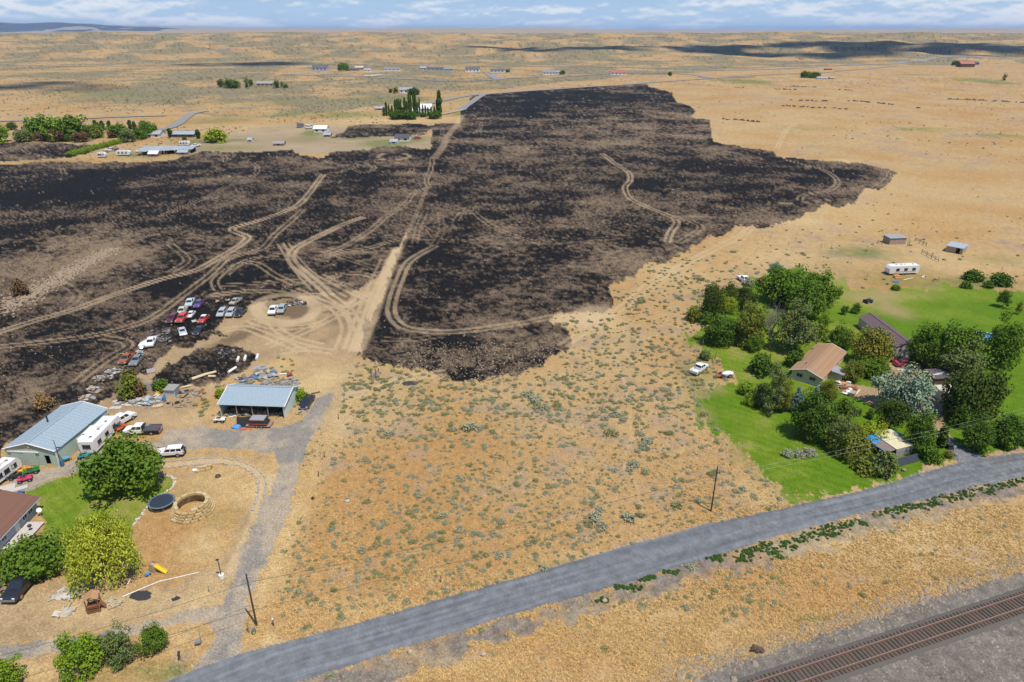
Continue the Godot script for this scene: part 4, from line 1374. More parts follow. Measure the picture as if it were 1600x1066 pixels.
# a framed window on a wall: centre, width, height, facing turn (0 faces +z)
func window(o: Node3D, at: Vector3, w: float, h: float, turn: float, frame_m: Material) -> void:
	var f := MB.new()
	for s in [-1.0, 1.0]:
		f.box(Vector3(s * w * 0.5, 0, 0.04), Vector3(0.08, h + 0.16, 0.08))
		f.box(Vector3(0, s * h * 0.5, 0.04), Vector3(w - 0.08, 0.08, 0.08))
	f.box(Vector3(0, 0, 0.035), Vector3(0.05, h - 0.08, 0.05))
	var n := part("window", f.done(), frame_m, o)
	n.position = at
	n.rotation.y = turn
	part("pane", MB.new().box(Vector3(0, 0, 0.015), Vector3(w - 0.06, h - 0.06, 0.02)).done(), glass(), n)

func door(o: Node3D, called: String, at: Vector3, w: float, h: float, turn: float, m: Material, panels := 0) -> MeshInstance3D:
	var b := MB.new().box(Vector3(0, h * 0.5, 0.03), Vector3(w, h, 0.06))
	for i in panels:
		b.box(Vector3(0, h * (i + 0.5) / panels, 0.07), Vector3(w - 0.12, h / panels - 0.06, 0.03))
	var n := part(called, b.done(), m, o)
	n.position = at
	n.rotation.y = turn
	return n

# ---------------------------------------------------------------- vehicles; local +x is the front
func wheels(o: Node3D, xs: Array, w: float, r: float, rim_m: Material = null) -> void:
	for x in xs:
		for s in [-1.0, 1.0]:
			var t := part("wheel", MB.new().tube(Vector3(0, 0, -0.11), Vector3(0, 0, 0.11), r, r, 12).done(), mat("tyre", Color(0.022, 0.022, 0.024), 0.85), o)
			t.position = Vector3(x, r, s * (w * 0.5 - 0.1))
			part("rim", MB.new().tube(Vector3(0, 0, -0.125), Vector3(0, 0, 0.125), r * 0.58, r * 0.52, 10).done(), rim_m if rim_m else mat("steel_rim", Color(0.5, 0.5, 0.5), 0.35, 0.7), t)

func lights(o: Node3D, x0: float, x1: float, w: float, y: float) -> void:
	for s in [-1.0, 1.0]:
		part("headlight", MB.new().box(Vector3(x1, y, s * (w * 0.5 - 0.22)), Vector3(0.06, 0.16, 0.3)).done(), mat("lamp_glass", Color(0.75, 0.75, 0.72), 0.15, 0.0, ""), o)
		part("tail_light", MB.new().box(Vector3(x0, y, s * (w * 0.5 - 0.16)), Vector3(0.06, 0.22, 0.16)).done(), mat("tail_lamp", Color(0.35, 0.015, 0.012), 0.25, 0.0, ""), o)
	part("bumper", MB.new().box(Vector3(x1 + 0.06, y - 0.28, 0), Vector3(0.14, 0.16, w * 0.94)).done(), mat("bumper", Color(0.2, 0.2, 0.2), 0.5), o)
	part("bumper", MB.new().box(Vector3(x0 - 0.06, y - 0.25, 0), Vector3(0.14, 0.16, w * 0.94)).done(), mat("bumper", Color(0.2, 0.2, 0.2), 0.5), o)

# cabin with glass all round: floor span x0..x1 at y0, roof span t0..t1 at y1
func cabin(o: Node3D, x0: float, x1: float, w0: float, y0: float, t0: float, t1: float, w1: float, y1: float, m: Material, side_panes := 2) -> void:
	part("cabin", MB.new().taper(x0, x1, w0, y0, t0, t1, w1, y1).done(), m, o)
	part("roof", MB.new().taper(t0 - 0.04, t1 + 0.04, w1 + 0.02, y1, t0 + 0.08, t1 - 0.08, w1 - 0.08, y1 + 0.06).done(), m, o)
	var e := 0.012
	var lowf := 0.12
	var hif := 0.9
	var face := func(a: Vector3, b: Vector3, c: Vector3, d: Vector3, n: Vector3, called: String) -> void:
		var q := MB.new()
		var k: Array[Vector3] = []
		for uv in [Vector2(0.07, lowf), Vector2(0.93, lowf), Vector2(0.93, hif), Vector2(0.07, hif)]:
			k.append(a.lerp(b, uv.x).lerp(d.lerp(c, uv.x), uv.y) + n * e)
		q.hull8([k[0] - n * e * 2, k[1] - n * e * 2, k[3] - n * e * 2, k[2] - n * e * 2, k[0], k[1], k[3], k[2]])
		part(called, q.done(), glass(), o)
	face.call(Vector3(x1, y0, -w0), Vector3(x1, y0, w0), Vector3(t1, y1, w1), Vector3(t1, y1, -w1), Vector3(0.8, 0.6, 0), "windshield")
	face.call(Vector3(x0, y0, -w0), Vector3(x0, y0, w0), Vector3(t0, y1, w1), Vector3(t0, y1, -w1), Vector3(-0.8, 0.6, 0), "rear_window")
	for s in [-1.0, 1.0]:
		for k in side_panes:
			var f0 := float(k) / side_panes
			var f1 := float(k + 1) / side_panes
			face.call(Vector3(lerpf(x0, x1, f0), y0, s * w0), Vector3(lerpf(x0, x1, f1), y0, s * w0), Vector3(lerpf(t0, t1, f1), y1, s * w1), Vector3(lerpf(t0, t1, f0), y1, s * w1), Vector3(0, 0.2, s * 0.98), "side_window")

func car(kind: String, at: Vector3, turn: float, m: Material, label: String, group := "", size := 1.0) -> Node3D:
	var called: String = {"sedan": "car", "wagon": "station_wagon", "suv": "suv", "pickup": "pickup_truck", "flatbed": "flatbed_truck", "van": "van"}[kind]
	var cat: String = {"sedan": "car", "wagon": "car", "suv": "suv", "pickup": "pickup truck", "flatbed": "truck", "van": "van"}[kind]
	var o := thing(called, label, cat, at, turn, group)
	o.scale = Vector3.ONE * size
	match kind:
		"sedan":
			part("body", MB.new().extrude(PackedVector2Array([Vector2(-2.3, 0.32), Vector2(2.3, 0.32), Vector2(2.36, 0.6), Vector2(2.2, 0.78), Vector2(1.0, 0.92), Vector2(-1.55, 0.95), Vector2(-2.25, 0.88), Vector2(-2.36, 0.62)]), -0.88, 0.88).done(), m, o)
			cabin(o, -1.7, 1.0, 0.8, 0.92, -1.1, 0.2, 0.62, 1.4, m)
			wheels(o, [-1.4, 1.42], 1.78, 0.32)
			lights(o, -2.35, 2.3, 1.76, 0.68)
		"wagon", "suv":
			var up := 0.12 if kind == "suv" else 0.0
			part("body", MB.new().extrude(PackedVector2Array([Vector2(-2.25, 0.36 + up), Vector2(2.25, 0.36 + up), Vector2(2.3, 0.7 + up), Vector2(2.15, 0.92 + up), Vector2(0.9, 1.02 + up), Vector2(-2.2, 1.02 + up), Vector2(-2.28, 0.7 + up)]), -0.9, 0.9).done(), m, o)
			cabin(o, -2.2, 0.95, 0.84, 1.02 + up, -2.0, 0.35, 0.7, 1.58 + up, m, 3)
			wheels(o, [-1.35, 1.42], 1.84, 0.36 + up * 0.4)
			lights(o, -2.27, 2.27, 1.8, 0.78 + up)
		"pickup", "flatbed":
			part("body", MB.new().extrude(PackedVector2Array([Vector2(0.2 if kind == "flatbed" else -0.7, 0.5), Vector2(2.6, 0.5), Vector2(2.68, 0.85), Vector2(2.55, 1.08), Vector2(1.3, 1.14), Vector2(0.2 if kind == "flatbed" else -0.7, 1.14)]), -0.93, 0.93).done(), m, o)
			cabin(o, -0.65, 1.4, 0.86, 1.14, -0.55, 0.75, 0.72, 1.78, m, 2)
			if kind == "pickup":
				var bed := MB.new()
				bed.box(Vector3(-1.72, 0.62, 0), Vector3(2.0, 0.12, 1.7))
				for s in [-1.0, 1.0]:
					bed.box(Vector3(-1.72, 0.82, s * 0.88), Vector3(2.04, 0.62, 0.1))
				bed.box(Vector3(-2.7, 0.82, 0), Vector3(0.08, 0.6, 1.66))
				part("bed", bed.done(), m, o)
			else:
				part("cab_back", MB.new().box(Vector3(-0.2, 0.85, 0), Vector3(0.9, 0.6, 1.84)).done(), m, o)
				var deck := MB.new().box(Vector3(-2.1, 1.02, 0), Vector3(2.8, 0.1, 2.2))
				deck.box(Vector3(-2.1, 0.85, 0), Vector3(2.7, 0.2, 0.9))
				for i in 5:
					deck.box(Vector3(-3.1 + i * 0.55, 1.09, 0), Vector3(0.06, 0.05, 2.1))
				for s in [-1.0, 1.0]:
					deck.box(Vector3(-2.1, 1.1, s * 1.06), Vector3(2.8, 0.1, 0.06))
				part("deck", deck.done(), mat("worn_steel_deck", Color(0.12, 0.12, 0.125), 0.5, 0.4), o)
				part("headache_rack", MB.new().box(Vector3(-0.78, 1.4, 0), Vector3(0.08, 0.7, 1.7)).done(), mat("rack_black", Color(0.03, 0.03, 0.03), 0.6), o)
				part("toolbox", MB.new().box(Vector3(-1.2, 1.24, 0.55), Vector3(0.7, 0.32, 0.8)).done(), mat("dull_alloy", Color(0.45, 0.45, 0.44), 0.4, 0.6), o)
			wheels(o, [-1.75 if kind == "pickup" else -2.2, 1.7], 1.9, 0.4)
			lights(o, -2.74 if kind == "pickup" else -3.5, 2.66, 1.86, 0.85)
		"van":
			part("body", MB.new().extrude(PackedVector2Array([Vector2(-2.4, 0.4), Vector2(2.3, 0.4), Vector2(2.38, 0.9), Vector2(1.8, 1.15), Vector2(-2.4, 1.15)]), -0.95, 0.95).done(), m, o)
			cabin(o, -2.38, 1.75, 0.93, 1.15, -2.3, 1.0, 0.82, 2.0, m, 3)
			wheels(o, [-1.5, 1.5], 1.92, 0.36)
			lights(o, -2.42, 2.36, 1.9, 0.85)
	return o

# parked car by pixels: rear point, front point on the ground
func parked(kind: String, rx: float, ry: float, fx: float, fy: float, m: Material, label: String, group := "", size := 1.0) -> Node3D:
	var a := G(rx, ry)
	var b := G(fx, fy)
	return car(kind, (a + b) * 0.5, yaw_to(a, b), m, label, group, size * (0.9 if group else 1.0))

# travel trailer: local +x is the hitch end
func camper(at: Vector3, turn: float, l: float, w: float, h: float, label: String, m: Material, slide := false, gooseneck := false, called := "travel_trailer", stripe: Material = null) -> Node3D:
	var o := thing(called, label, "trailer", at, turn)
	var x := l * 0.5
	var prof := PackedVector2Array([Vector2(-x, 0.55), Vector2(x - 0.2, 0.55), Vector2(x, 1.0), Vector2(x, h - 0.8), Vector2(x - 0.45, h - 0.1), Vector2(x - 0.7, h), Vector2(-x + 0.15, h), Vector2(-x, h - 0.15)])
	if gooseneck:
		prof = PackedVector2Array([Vector2(-x, 0.55), Vector2(x - 2.6, 0.55), Vector2(x - 2.5, 1.6), Vector2(x - 0.3, 1.65), Vector2(x, 2.0), Vector2(x, h - 0.7), Vector2(x - 0.6, h), Vector2(-x + 0.15, h), Vector2(-x, h - 0.15)])
	part("body", MB.new().extrude(prof, -w * 0.5, w * 0.5).done(), m, o)
	if slide:
		part("slide_out", MB.new().box(Vector3(-0.6, h * 0.5 + 0.35, -w * 0.5 - 0.35), Vector3(l * 0.34, h - 1.0, 0.7)).done(), m, o)
		part("slide_out", MB.new().box(Vector3(-x * 0.62, h * 0.5 + 0.35, -w * 0.5 - 0.3), Vector3(l * 0.2, h - 1.0, 0.6)).done(), m, o)
	for i in 3:
		part("roof_vent", MB.new().taper(-0.2, 0.2, 0.2, 0, -0.17, 0.17, 0.17, 0.12).done(), mat("vent_grey", Color(0.2, 0.2, 0.2), 0.6), o).position = Vector3(-x * 0.7 + i * l * 0.28, h, 0.2)
	part("air_conditioner", MB.new().taper(-0.5, 0.5, 0.35, 0, -0.4, 0.42, 0.3, 0.28).done(), mat("vent_white", Color(0.7, 0.7, 0.68), 0.6), o).position = Vector3(0.2, h, 0)
	for s in [-1.0, 1.0]:
		for i in 3:
			window(o, Vector3(-x * 0.62 + i * l * 0.27, h * 0.62, s * w * 0.5), 0.9, 0.6, 0.0 if s > 0 else PI, mat("window_black", Color(0.03, 0.03, 0.03), 0.5))
		part("skirt_stripe", MB.new().box(Vector3(-0.4, 1.05, s * (w * 0.5 + 0.005)), Vector3(l * 0.72, 0.14, 0.014)).done(), stripe if stripe else mat("stripe_grey", Color(0.25, 0.26, 0.28), 0.5), o)
	window(o, Vector3(-x, h * 0.62, 0), 1.2, 0.6, -PI * 0.5, mat("window_black", Color(0.03, 0.03, 0.03), 0.5))
	door(o, "door", Vector3(x * 0.3, 0.65, w * 0.5), 0.7, 1.8, 0.0, mat("door_white", Color(0.72, 0.72, 0.7), 0.5))
	wheels(o, [-0.6, 0.25], w, 0.34)
	if not gooseneck:
		part("hitch", MB.new().tube(Vector3(x - 0.3, 0.5, 0.5), Vector3(x + 1.0, 0.45, 0), 0.05, 0.05, 5).tube(Vector3(x - 0.3, 0.5, -0.5), Vector3(x + 1.0, 0.45, 0), 0.05, 0.05, 5).done(), mat("rack_black", Color(0.03, 0.03, 0.03), 0.6), o)
	return o

# quad bike or ride-on mower
func quad_bike(at: Vector3, turn: float, m: Material, label: String, called := "quad_bike", category := "quad bike", size := 1.0) -> Node3D:
	var o := thing(called, label, category, at, turn)
	o.scale = Vector3.ONE * size
	part("body", MB.new().taper(-0.85, 0.9, 0.28, 0.35, -0.7, 0.6, 0.2, 0.75).done(), m, o)
	for x in [-0.62, 0.62]:
		for s in [-1.0, 1.0]:
			part("fender", MB.new().taper(x - 0.36, x + 0.36, 0.17, 0, x - 0.26, x + 0.26, 0.12, 0.12).done(), m, o).position = Vector3(0, 0.6, s * 0.4)
	part("seat", MB.new().taper(-0.6, 0.1, 0.2, 0.72, -0.55, 0.05, 0.14, 0.88).done(), mat("rack_black", Color(0.03, 0.03, 0.03), 0.6), o)
	part("handlebar", MB.new().tube(Vector3(0.3, 0.7, 0), Vector3(0.2, 1.02, 0), 0.03, 0.03, 5).tube(Vector3(0.2, 1.02, -0.38), Vector3(0.2, 1.02, 0.38), 0.025, 0.025, 5).done(), mat("rack_black", Color(0.03, 0.03, 0.03), 0.6), o)
	for x in [-0.62, 0.62]:
		for s in [-1.0, 1.0]:
			var t := part("wheel", MB.new().tube(Vector3(0, 0, -0.13), Vector3(0, 0, 0.13), 0.3, 0.3, 12).done(), mat("tyre", Color(0.022, 0.022, 0.024), 0.85), o)
			t.position = Vector3(x, 0.3, s * 0.45)
			part("rim", MB.new().tube(Vector3(0, 0, -0.14), Vector3(0, 0, 0.14), 0.14, 0.13, 8).done(), mat("steel_rim", Color(0.5, 0.5, 0.5), 0.35, 0.7), t)
	return o

# odds and ends lying about
func board(px: float, py: float, qx: float, qy: float, w: float, h: float, m: Material, called: String, label: String, group := "", category := "board") -> void:
	var a := G(px, py)
	var b := G(qx, qy)
	var l := a.distance_to(b)
	solo(called, MB.new().box(Vector3(0, h * 0.5 + 0.02, 0), Vector3(l, h, w)).box(Vector3(l * 0.1, h * 0.5 + 0.03, w * 0.55), Vector3(l * 0.8, h * 0.8, w * 0.4), 0.07).done(), m, label, category, (a + b) * 0.5, yaw_to(a, b), group)

func log_lying(px: float, py: float, qx: float, qy: float, r: float, m: Material, called: String, label: String, group := "", category := "log") -> void:
	var a := G(px, py)
	var b := G(qx, qy)
	var l := a.distance_to(b)
	solo(called, MB.new().tube(Vector3(-l * 0.5, r, 0), Vector3(l * 0.5, r, 0), r, r * 0.9, 8).tube(Vector3(-l * 0.505, r, 0), Vector3(-l * 0.5, r, 0), r * 0.9, r * 0.98, 8).done(), m, label, category, (a + b) * 0.5, yaw_to(a, b), group)

func heap(called: String, px: float, py: float, wpx: float, n: int, sizes: Vector2, ms: Array, label: String, category := "scrap heap", flat := 0.6, sd := 1) -> void:
	var p := G(px, py)
	var w := wpx * metres_per_pixel(p) * 0.5
	var o := thing(called, label, category, p)
	rng.seed = sd * 101 + int(px)
	for i in n:
		var q := sqrt(rng.randf()) * w
		var a := rng.randf() * TAU
		var s := rng.randf_range(sizes.x, sizes.y)
		var pc := Vector3(cos(a) * q, 0, sin(a) * q * 0.75)
		var m: Material = ms[rng.randi() % ms.size()]
		var k := rng.randi() % 4
		if k == 0:
			part("sheet", MB.new().slab(Vector3(pc.x, s * 0.25 + 0.05, pc.z), Vector3(s * 1.6, 0.04, s), Basis.from_euler(Vector3(rng.randf_range(-0.4, 0.4), rng.randf() * TAU, rng.randf_range(-0.4, 0.4)))).done(), m, o)
		elif k == 1:
			part("plank", MB.new().slab(Vector3(pc.x, 0.12 + s * 0.1, pc.z), Vector3(s * 3.0, 0.08, 0.16), Basis.from_euler(Vector3(0, rng.randf() * TAU, rng.randf_range(-0.12, 0.12)))).done(), m, o)
		elif k == 2:
			part("lump", MB.new().lump(Vector3(pc.x, s * flat * 0.4, pc.z), Vector3(s * 0.7, s * flat * 0.6, s * 0.6), 0.3, i + sd, 7, 5).done(), m, o)
		else:
			part("crate", MB.new().slab(Vector3(pc.x, s * 0.3, pc.z), Vector3(s, s * 0.6, s * 0.7), Basis.from_euler(Vector3(rng.randf_range(-0.2, 0.2), rng.randf() * TAU, 0.0))).done(), m, o)

func post(px: float, py: float, h: float, r: float, m: Material, label: String, group := "", called := "fence_post") -> void:
	var p := G(px, py)
	if -p.z > 215.0:
		p.y = terrain(p.x, p.z)
	solo(called, MB.new().tube(Vector3(0, -0.2, 0), Vector3(0.01, h, 0), r, r * 0.85, 6).tube(Vector3(0.01, h, 0), Vector3(0.01, h + r * 0.5, 0), r * 0.85, 0.0, 6, false).done(), m, label, "post", p, 0.0, group)

# ---------------------------------------------------------------- railway
func build_railway() -> void:
	var a := G(1110, 1096)
	var b := G(1700, 898)
	var mid_a := G(1205, 1062).lerp(G(1266, 1062), 0.5)
	var mid_b := G(1600, 932).lerp(G(1600, 951), 0.5)
	var dir := (mid_b - mid_a).normalized()
	a = mid_a - dir * 34.0
	var l := 130.0
	var o := thing("railway_track", "rusty railway track on brown timber sleepers over dark crushed stone", "railway track", a, yaw_to(a, a + dir))
	var bed := MB.new().taper(0, l, 1.9, 0.0, 0, l, 1.45, 0.12)
	part("ballast_ridge", bed.done(), mat("ballast", Color(0.13, 0.114, 0.097), 0.95, 0.0, "grain", 0.8), o)
	var tie_ms := [mat("sleeper_a", Color(0.082, 0.052, 0.034), 0.9), mat("sleeper_b", Color(0.06, 0.04, 0.029), 0.9), mat("sleeper_c", Color(0.105, 0.062, 0.037), 0.9)]
	var tie := MB.new().taper(-0.12, 0.12, 1.35, 0.0, -0.11, 0.11, 1.33, 0.15).done()
	rng.seed = 31
	var n := int(l / 0.54)
	for i in n:
		var t := part("sleeper", tie, tie_ms[rng.randi() % 3], o)
		t.position = Vector3(0.3 + i * 0.54, 0.06, rng.randfn() * 0.02)
		t.rotation.y = rng.randfn() * 0.012
	for s in [-1.0, 1.0]:
		var r := MB.new()
		r.box(Vector3(l * 0.5, 0.225, s * 0.76), Vector3(l, 0.03, 0.14))
		r.box(Vector3(l * 0.5, 0.29, s * 0.76), Vector3(l, 0.1, 0.03))
		r.taper(0, l, 0.04, 0.34, 0, l, 0.03, 0.385)
		var node := part("rail", r.done() if false else MB.new().box(Vector3(l * 0.5, 0.225, 0), Vector3(l, 0.03, 0.15)).box(Vector3(l * 0.5, 0.29, 0), Vector3(l, 0.1, 0.035)).done(), mat("rail_rust", Color(0.19, 0.085, 0.045), 0.75), o)
		node.position.z = s * 0.76
		part("rail_head", MB.new().taper(0, l, 0.05, 0.34, 0, l, 0.042, 0.39).done(), mat("rail_worn", Color(0.42, 0.30, 0.26), 0.4, 0.5), node)

# ---------------------------------------------------------------- the farmyard beside the gravel drive
func place(o: Node3D, s: Dictionary, d: float) -> void:
	o.rotation.y = s.turn
	o.position = s.mid + Basis(Vector3.UP, s.turn) * Vector3(0, 0, -d * 0.5)

func build_left_farm() -> void:
	var L := leaf_tones()
	var roof := mat("blue_grey_roof", Color(0.33, 0.42, 0.48), 0.5, 0.1)
	var mint := mat("pale_green_siding", Color(0.45, 0.56, 0.47), 0.6)
	var white := mat("white_trim", Color(0.78, 0.78, 0.76), 0.55)
	var black := mat("rack_black", Color(0.03, 0.03, 0.03), 0.6)
	var timber := mat("weathered_timber", Color(0.30, 0.25, 0.19), 0.9)
	var white_paint := paint("white_paint", Color(0.8, 0.8, 0.79))
	# workshop
	var s := site(15, 725, 93.5, 729)
	var d := 13.2
	var o := thing("workshop", "pale green metal workshop with blue-grey ribbed roof and sliding doors", "workshop")
	place(o, s, d)
	var lw: float = s.length
	hall(o, lw, d, 2.95, 4.15, false, 0.18, mint, roof, white, 18, false, mat("tan_gable", Color(0.44, 0.38, 0.24), 0.7), 0.5, Vector3(lw * 0.3 - 0.45, lw * 0.3 + 0.45, 2.0))
	door(o, "sliding_door", Vector3(-lw * 0.27, 0.05, d * 0.5 + 0.02), lw * 0.2 + 0.4, 2.35, 0.0, mint, 4)
	door(o, "sliding_door", Vector3(-lw * 0.02, 0.05, d * 0.5 + 0.09), lw * 0.24, 2.35, 0.0, mint, 4)
	part("door_rail", MB.new().box(Vector3(-lw * 0.14, 2.55, d * 0.5 + 0.12), Vector3(lw * 0.62, 0.2, 0.14)).done(), white, o)
	part("lamp_disc", MB.new().tube(Vector3(0, 3.5, d * 0.5), Vector3(0, 3.5, d * 0.5 + 0.1), 0.16, 0.14, 10).done(), white, o)
	part("corner_trim", MB.new().box(Vector3(lw * 0.5 + 0.02, 1.45, d * 0.5 + 0.02), Vector3(0.14, 2.9, 0.14)).done(), white, o)
	var pipe := part("stove_pipe", MB.new().tube(Vector3(-1.9, 3.3, -0.5), Vector3(-1.9, 4.9, -0.5), 0.13, 0.13, 8).tube(Vector3(-1.9, 5.0, -0.5), Vector3(-1.9, 5.12, -0.5), 0.24, 0.05, 8).done(), black, o)
	part("flashing", MB.new().slab(Vector3(-1.9, 3.66, -0.5), Vector3(0.9, 0.05, 1.6), Basis.from_euler(Vector3(0, 0, 0.28))).done(), mat("rust_sheet", Color(0.28, 0.17, 0.09), 0.85), o)
	for i in 2:
		window(o, Vector3(lw * 0.5, 1.8, 1.5 - i * 4.0), 0.6, 0.5, PI * 0.5, white)
	# pole by the corner, barrel and barrow
	var pp := G(93.8, 728)
	solo("yard_lamp_post", MB.new().tube(Vector3.ZERO, Vector3(0, tall(pp, 687), 0), 0.06, 0.05, 6).box(Vector3(0.35, 3.7, 0), Vector3(0.6, 0.12, 0.2)).tube(Vector3(0, tall(pp, 687), 0), Vector3(-0.3, tall(pp, 687) + 0.1, 0), 0.04, 0.03, 5).done(), mat("dark_pole", Color(0.07, 0.065, 0.06), 0.7), "thin dark lamp post at the corner of the green workshop", "lamp post", pp + Vector3(0.5, 0, 0.3))
	solo("barrel", MB.new().tube(Vector3.ZERO, Vector3(0, 0.9, 0), 0.32, 0.32, 14).ring(Vector3(0, 0.3, 0), Vector3.UP, 0.32, 0.02, 14, 4).ring(Vector3(0, 0.6, 0), Vector3.UP, 0.32, 0.02, 14, 4).done(), mat("blue_plastic", Color(0.02, 0.15, 0.33), 0.45), "blue plastic barrel at the green workshop corner", "barrel", G(97.5, 728))
	var wb := thing("wheelbarrow", "blue wheelbarrow tipped beside the green workshop", "wheelbarrow", G(102.5, 722), 0.8)
	part("tray", MB.new().taper(-0.35, 0.35, 0.22, 0.35, -0.55, 0.6, 0.38, 0.75).done(), mat("barrow_blue", Color(0.12, 0.33, 0.5), 0.5), wb)
	part("wheel", MB.new().ring(Vector3(0.75, 0.22, 0), Vector3(0, 0, 1), 0.17, 0.05, 12, 5).done(), black, wb)
	part("handle", MB.new().tube(Vector3(0.7, 0.25, 0.1), Vector3(-1.1, 0.6, 0.28), 0.025, 0.025, 5).tube(Vector3(0.7, 0.25, -0.1), Vector3(-1.1, 0.6, -0.28), 0.025, 0.025, 5).done(), timber, wb)
	# trailers and vehicles
	var a := G(139, 712)
	var b := G(181, 668)
	camper((a + b) * 0.5, yaw_to(a, b), a.distance_to(b), 2.45, 2.75, "long white fifth wheel trailer with slide-outs beside the green workshop", white_paint, true, true, "fifth_wheel_trailer")
	a = G(-7, 757)
	b = G(20, 737)
	var cb := camper((a + b) * 0.5, yaw_to(a, b), 5.2, 2.2, 2.5, "short white travel trailer parked by the quad bikes", white_paint, false, false)
	parked("pickup", 180, 668, 200, 656, white_paint, "white pickup with its hood up beyond the fifth wheel trailer")
	parked("flatbed", 247, 676, 193, 678, white_paint, "white flatbed truck with dark steel deck on the gravel yard", "", 0.98)
	var jeep := parked("suv", 287, 710, 248, 713, white_paint, "white boxy SUV with spare wheel on its tailgate", "", 0.95)
	var sp := part("spare_wheel", MB.new().tube(Vector3(-2.32, 1.15, 0), Vector3(-2.56, 1.15, 0), 0.38, 0.38, 14).done(), mat("tyre", Color(0.022, 0.022, 0.024), 0.85), jeep)
	part("rim", MB.new().tube(Vector3(-2.57, 1.15, 0), Vector3(-2.6, 1.15, 0), 0.2, 0.18, 10).done(), mat("steel_rim", Color(0.5, 0.5, 0.5), 0.35, 0.7), sp)
	part("sill_trim", MB.new().box(Vector3(0, 0.5, 0), Vector3(4.4, 0.18, 1.86)).done(), black, jeep)
	var tractor := quad_bike(G(190, 672), 1.2, paint("orange_paint", Color(0.55, 0.13, 0.03)), "orange garden tractor behind the white flatbed truck", "garden_tractor", "tractor", 1.15)
	quad_bike(G(132, 716), 0.2, paint("teal_paint", Color(0.03, 0.27, 0.33)), "teal quad bike beside the fifth wheel trailer", "quad_bike", "quad bike", 0.95)
	quad_bike(G(40, 752), 0.45, paint("pink_paint", Color(0.62, 0.06, 0.16)), "pink and orange quad bike on the asphalt apron", "quad_bike", "quad bike", 1.05)
	quad_bike(G(25, 748), 0.5, paint("black_paint", Color(0.02, 0.02, 0.023)), "black quad bike beside the short white trailer", "quad_bike", "quad bike", 0.9)
	var mower := quad_bike(G(49, 740), 0.5, paint("mower_green", Color(0.03, 0.2, 0.04)), "green ride-on mower with yellow seat before the sliding doors", "ride_on_mower", "mower", 1.1)
	part("hood", MB.new().taper(0.3, 1.1, 0.3, 0.5, 0.35, 1.0, 0.24, 0.95).done(), paint("mower_green", Color(0.03, 0.2, 0.04)), mower)
	part("seat_back", MB.new().box(Vector3(-0.5, 1.0, 0), Vector3(0.12, 0.4, 0.45), 0.0, 0.2).done(), paint("mower_yellow", Color(0.72, 0.5, 0.03)), mower)
	for k in 2:
		solo("kayak", MB.new().lump(Vector3(0, 0.2, 0), Vector3(1.3, 0.2, 0.3), 0.05, 3, 12, 6).done(), paint("kayak_yellow" if k else "kayak_orange", Color(0.75, 0.42, 0.03) if k else Color(0.7, 0.2, 0.03)), ("yellow" if k else "orange") + " kayak lying before the workshop sliding doors", "kayak", G(37, 733 + k * 4.0), 0.15)
	solo("concrete_slab", MB.new().box(Vector3(0, 0.03, 0), Vector3(2.6, 0.1, 1.5)).box(Vector3(1.5, 0.03, 1.2), Vector3(3.0, 0.1, 1.0), 0.1).done(), mat("pale_concrete", Color(0.5, 0.48, 0.43), 0.9), "pale concrete slab at the trailer end by the house", "slab", G(8, 763), 0.5)
	solo("storage_bin", MB.new().taper(-0.4, 0.4, 0.3, 0, -0.45, 0.45, 0.35, 0.55).box(Vector3(0, 0.6, 0), Vector3(0.95, 0.08, 0.75)).done(), mat("bin_blue", Color(0.03, 0.09, 0.25), 0.5), "dark blue storage bin behind the brown-roofed house", "bin", G(33, 775))
	# house with brown roof
	s = site(-40, 907, 61, 799)
	d = 9.5
	o = thing("house", "blue-grey ranch house with brown shingle roof beside the lawn", "house")
	place(o, s, d)
	var hl: float = s.length
	var grey_wall := mat("blue_grey_siding", Color(0.40, 0.46, 0.53), 0.7)
	hall(o, hl, d, 2.3, 3.5, true, 0.5, grey_wall, mat("brown_shingle", Color(0.215, 0.105, 0.07), 0.95, 0.0, "grain", 0.6), null, 0)
	rng.seed = 8
	for k in 14:
		part("shingle_course", MB.new().slab(Vector3(0, 3.56 - (k + 0.5) * 0.092, (k + 0.5) * 0.372), Vector3(hl + 0.9, 0.02, 0.36), Basis.from_euler(Vector3(0.275, 0, 0))).done(), mat("brown_shingle_%d" % (k % 3), Color(0.215, 0.105, 0.07) * (0.92 + 0.08 * (k % 3)), 0.95, 0.0, "grain", 0.5), o)
	part("gutter", MB.new().box(Vector3(0, 2.1, d * 0.5 + 0.52), Vector3(hl + 1.0, 0.12, 0.12)).done(), grey_wall, o)
	for x in [hl * 0.5 - 1.6, hl * 0.5 - 2.9, hl * 0.5 - 7.4, hl * 0.5 - 11.5]:
		window(o, Vector3(x, 1.45, d * 0.5), 1.0, 1.0, 0.0, white)
	door(o, "door", Vector3(hl * 0.5 - 4.7, 0.15, d * 0.5), 0.95, 2.0, 0.0, white, 2)
	var deck := thing("deck", "pale timber deck along the blue-grey house wall", "deck", o.position + Basis(Vector3.UP, s.turn) * Vector3(hl * 0.5 - 5.6, 0, d * 0.5 + 1.35), s.turn)
	for k in 12:
		part("plank", MB.new().box(Vector3(0, 0.32, -1.15 + k * 0.2), Vector3(5.6, 0.05, 0.18)).done(), mat("pale_deck_%d" % (k % 2), Color(0.58, 0.53, 0.5) * (0.94 + 0.06 * (k % 2)), 0.85), deck)
	part("frame", MB.new().box(Vector3(0, 0.15, -0.05), Vector3(5.4, 0.28, 2.2)).done(), timber, deck)
	var grill := thing("barbecue", "small black barbecue standing on the pale deck", "barbecue", deck.position + Vector3(0.3, 0.35, -1.0), 0.4)
	part("bowl", MB.new().lump(Vector3(0, 0.75, 0), Vector3(0.28, 0.24, 0.28), 0.02, 4, 10, 6).done(), black, grill)
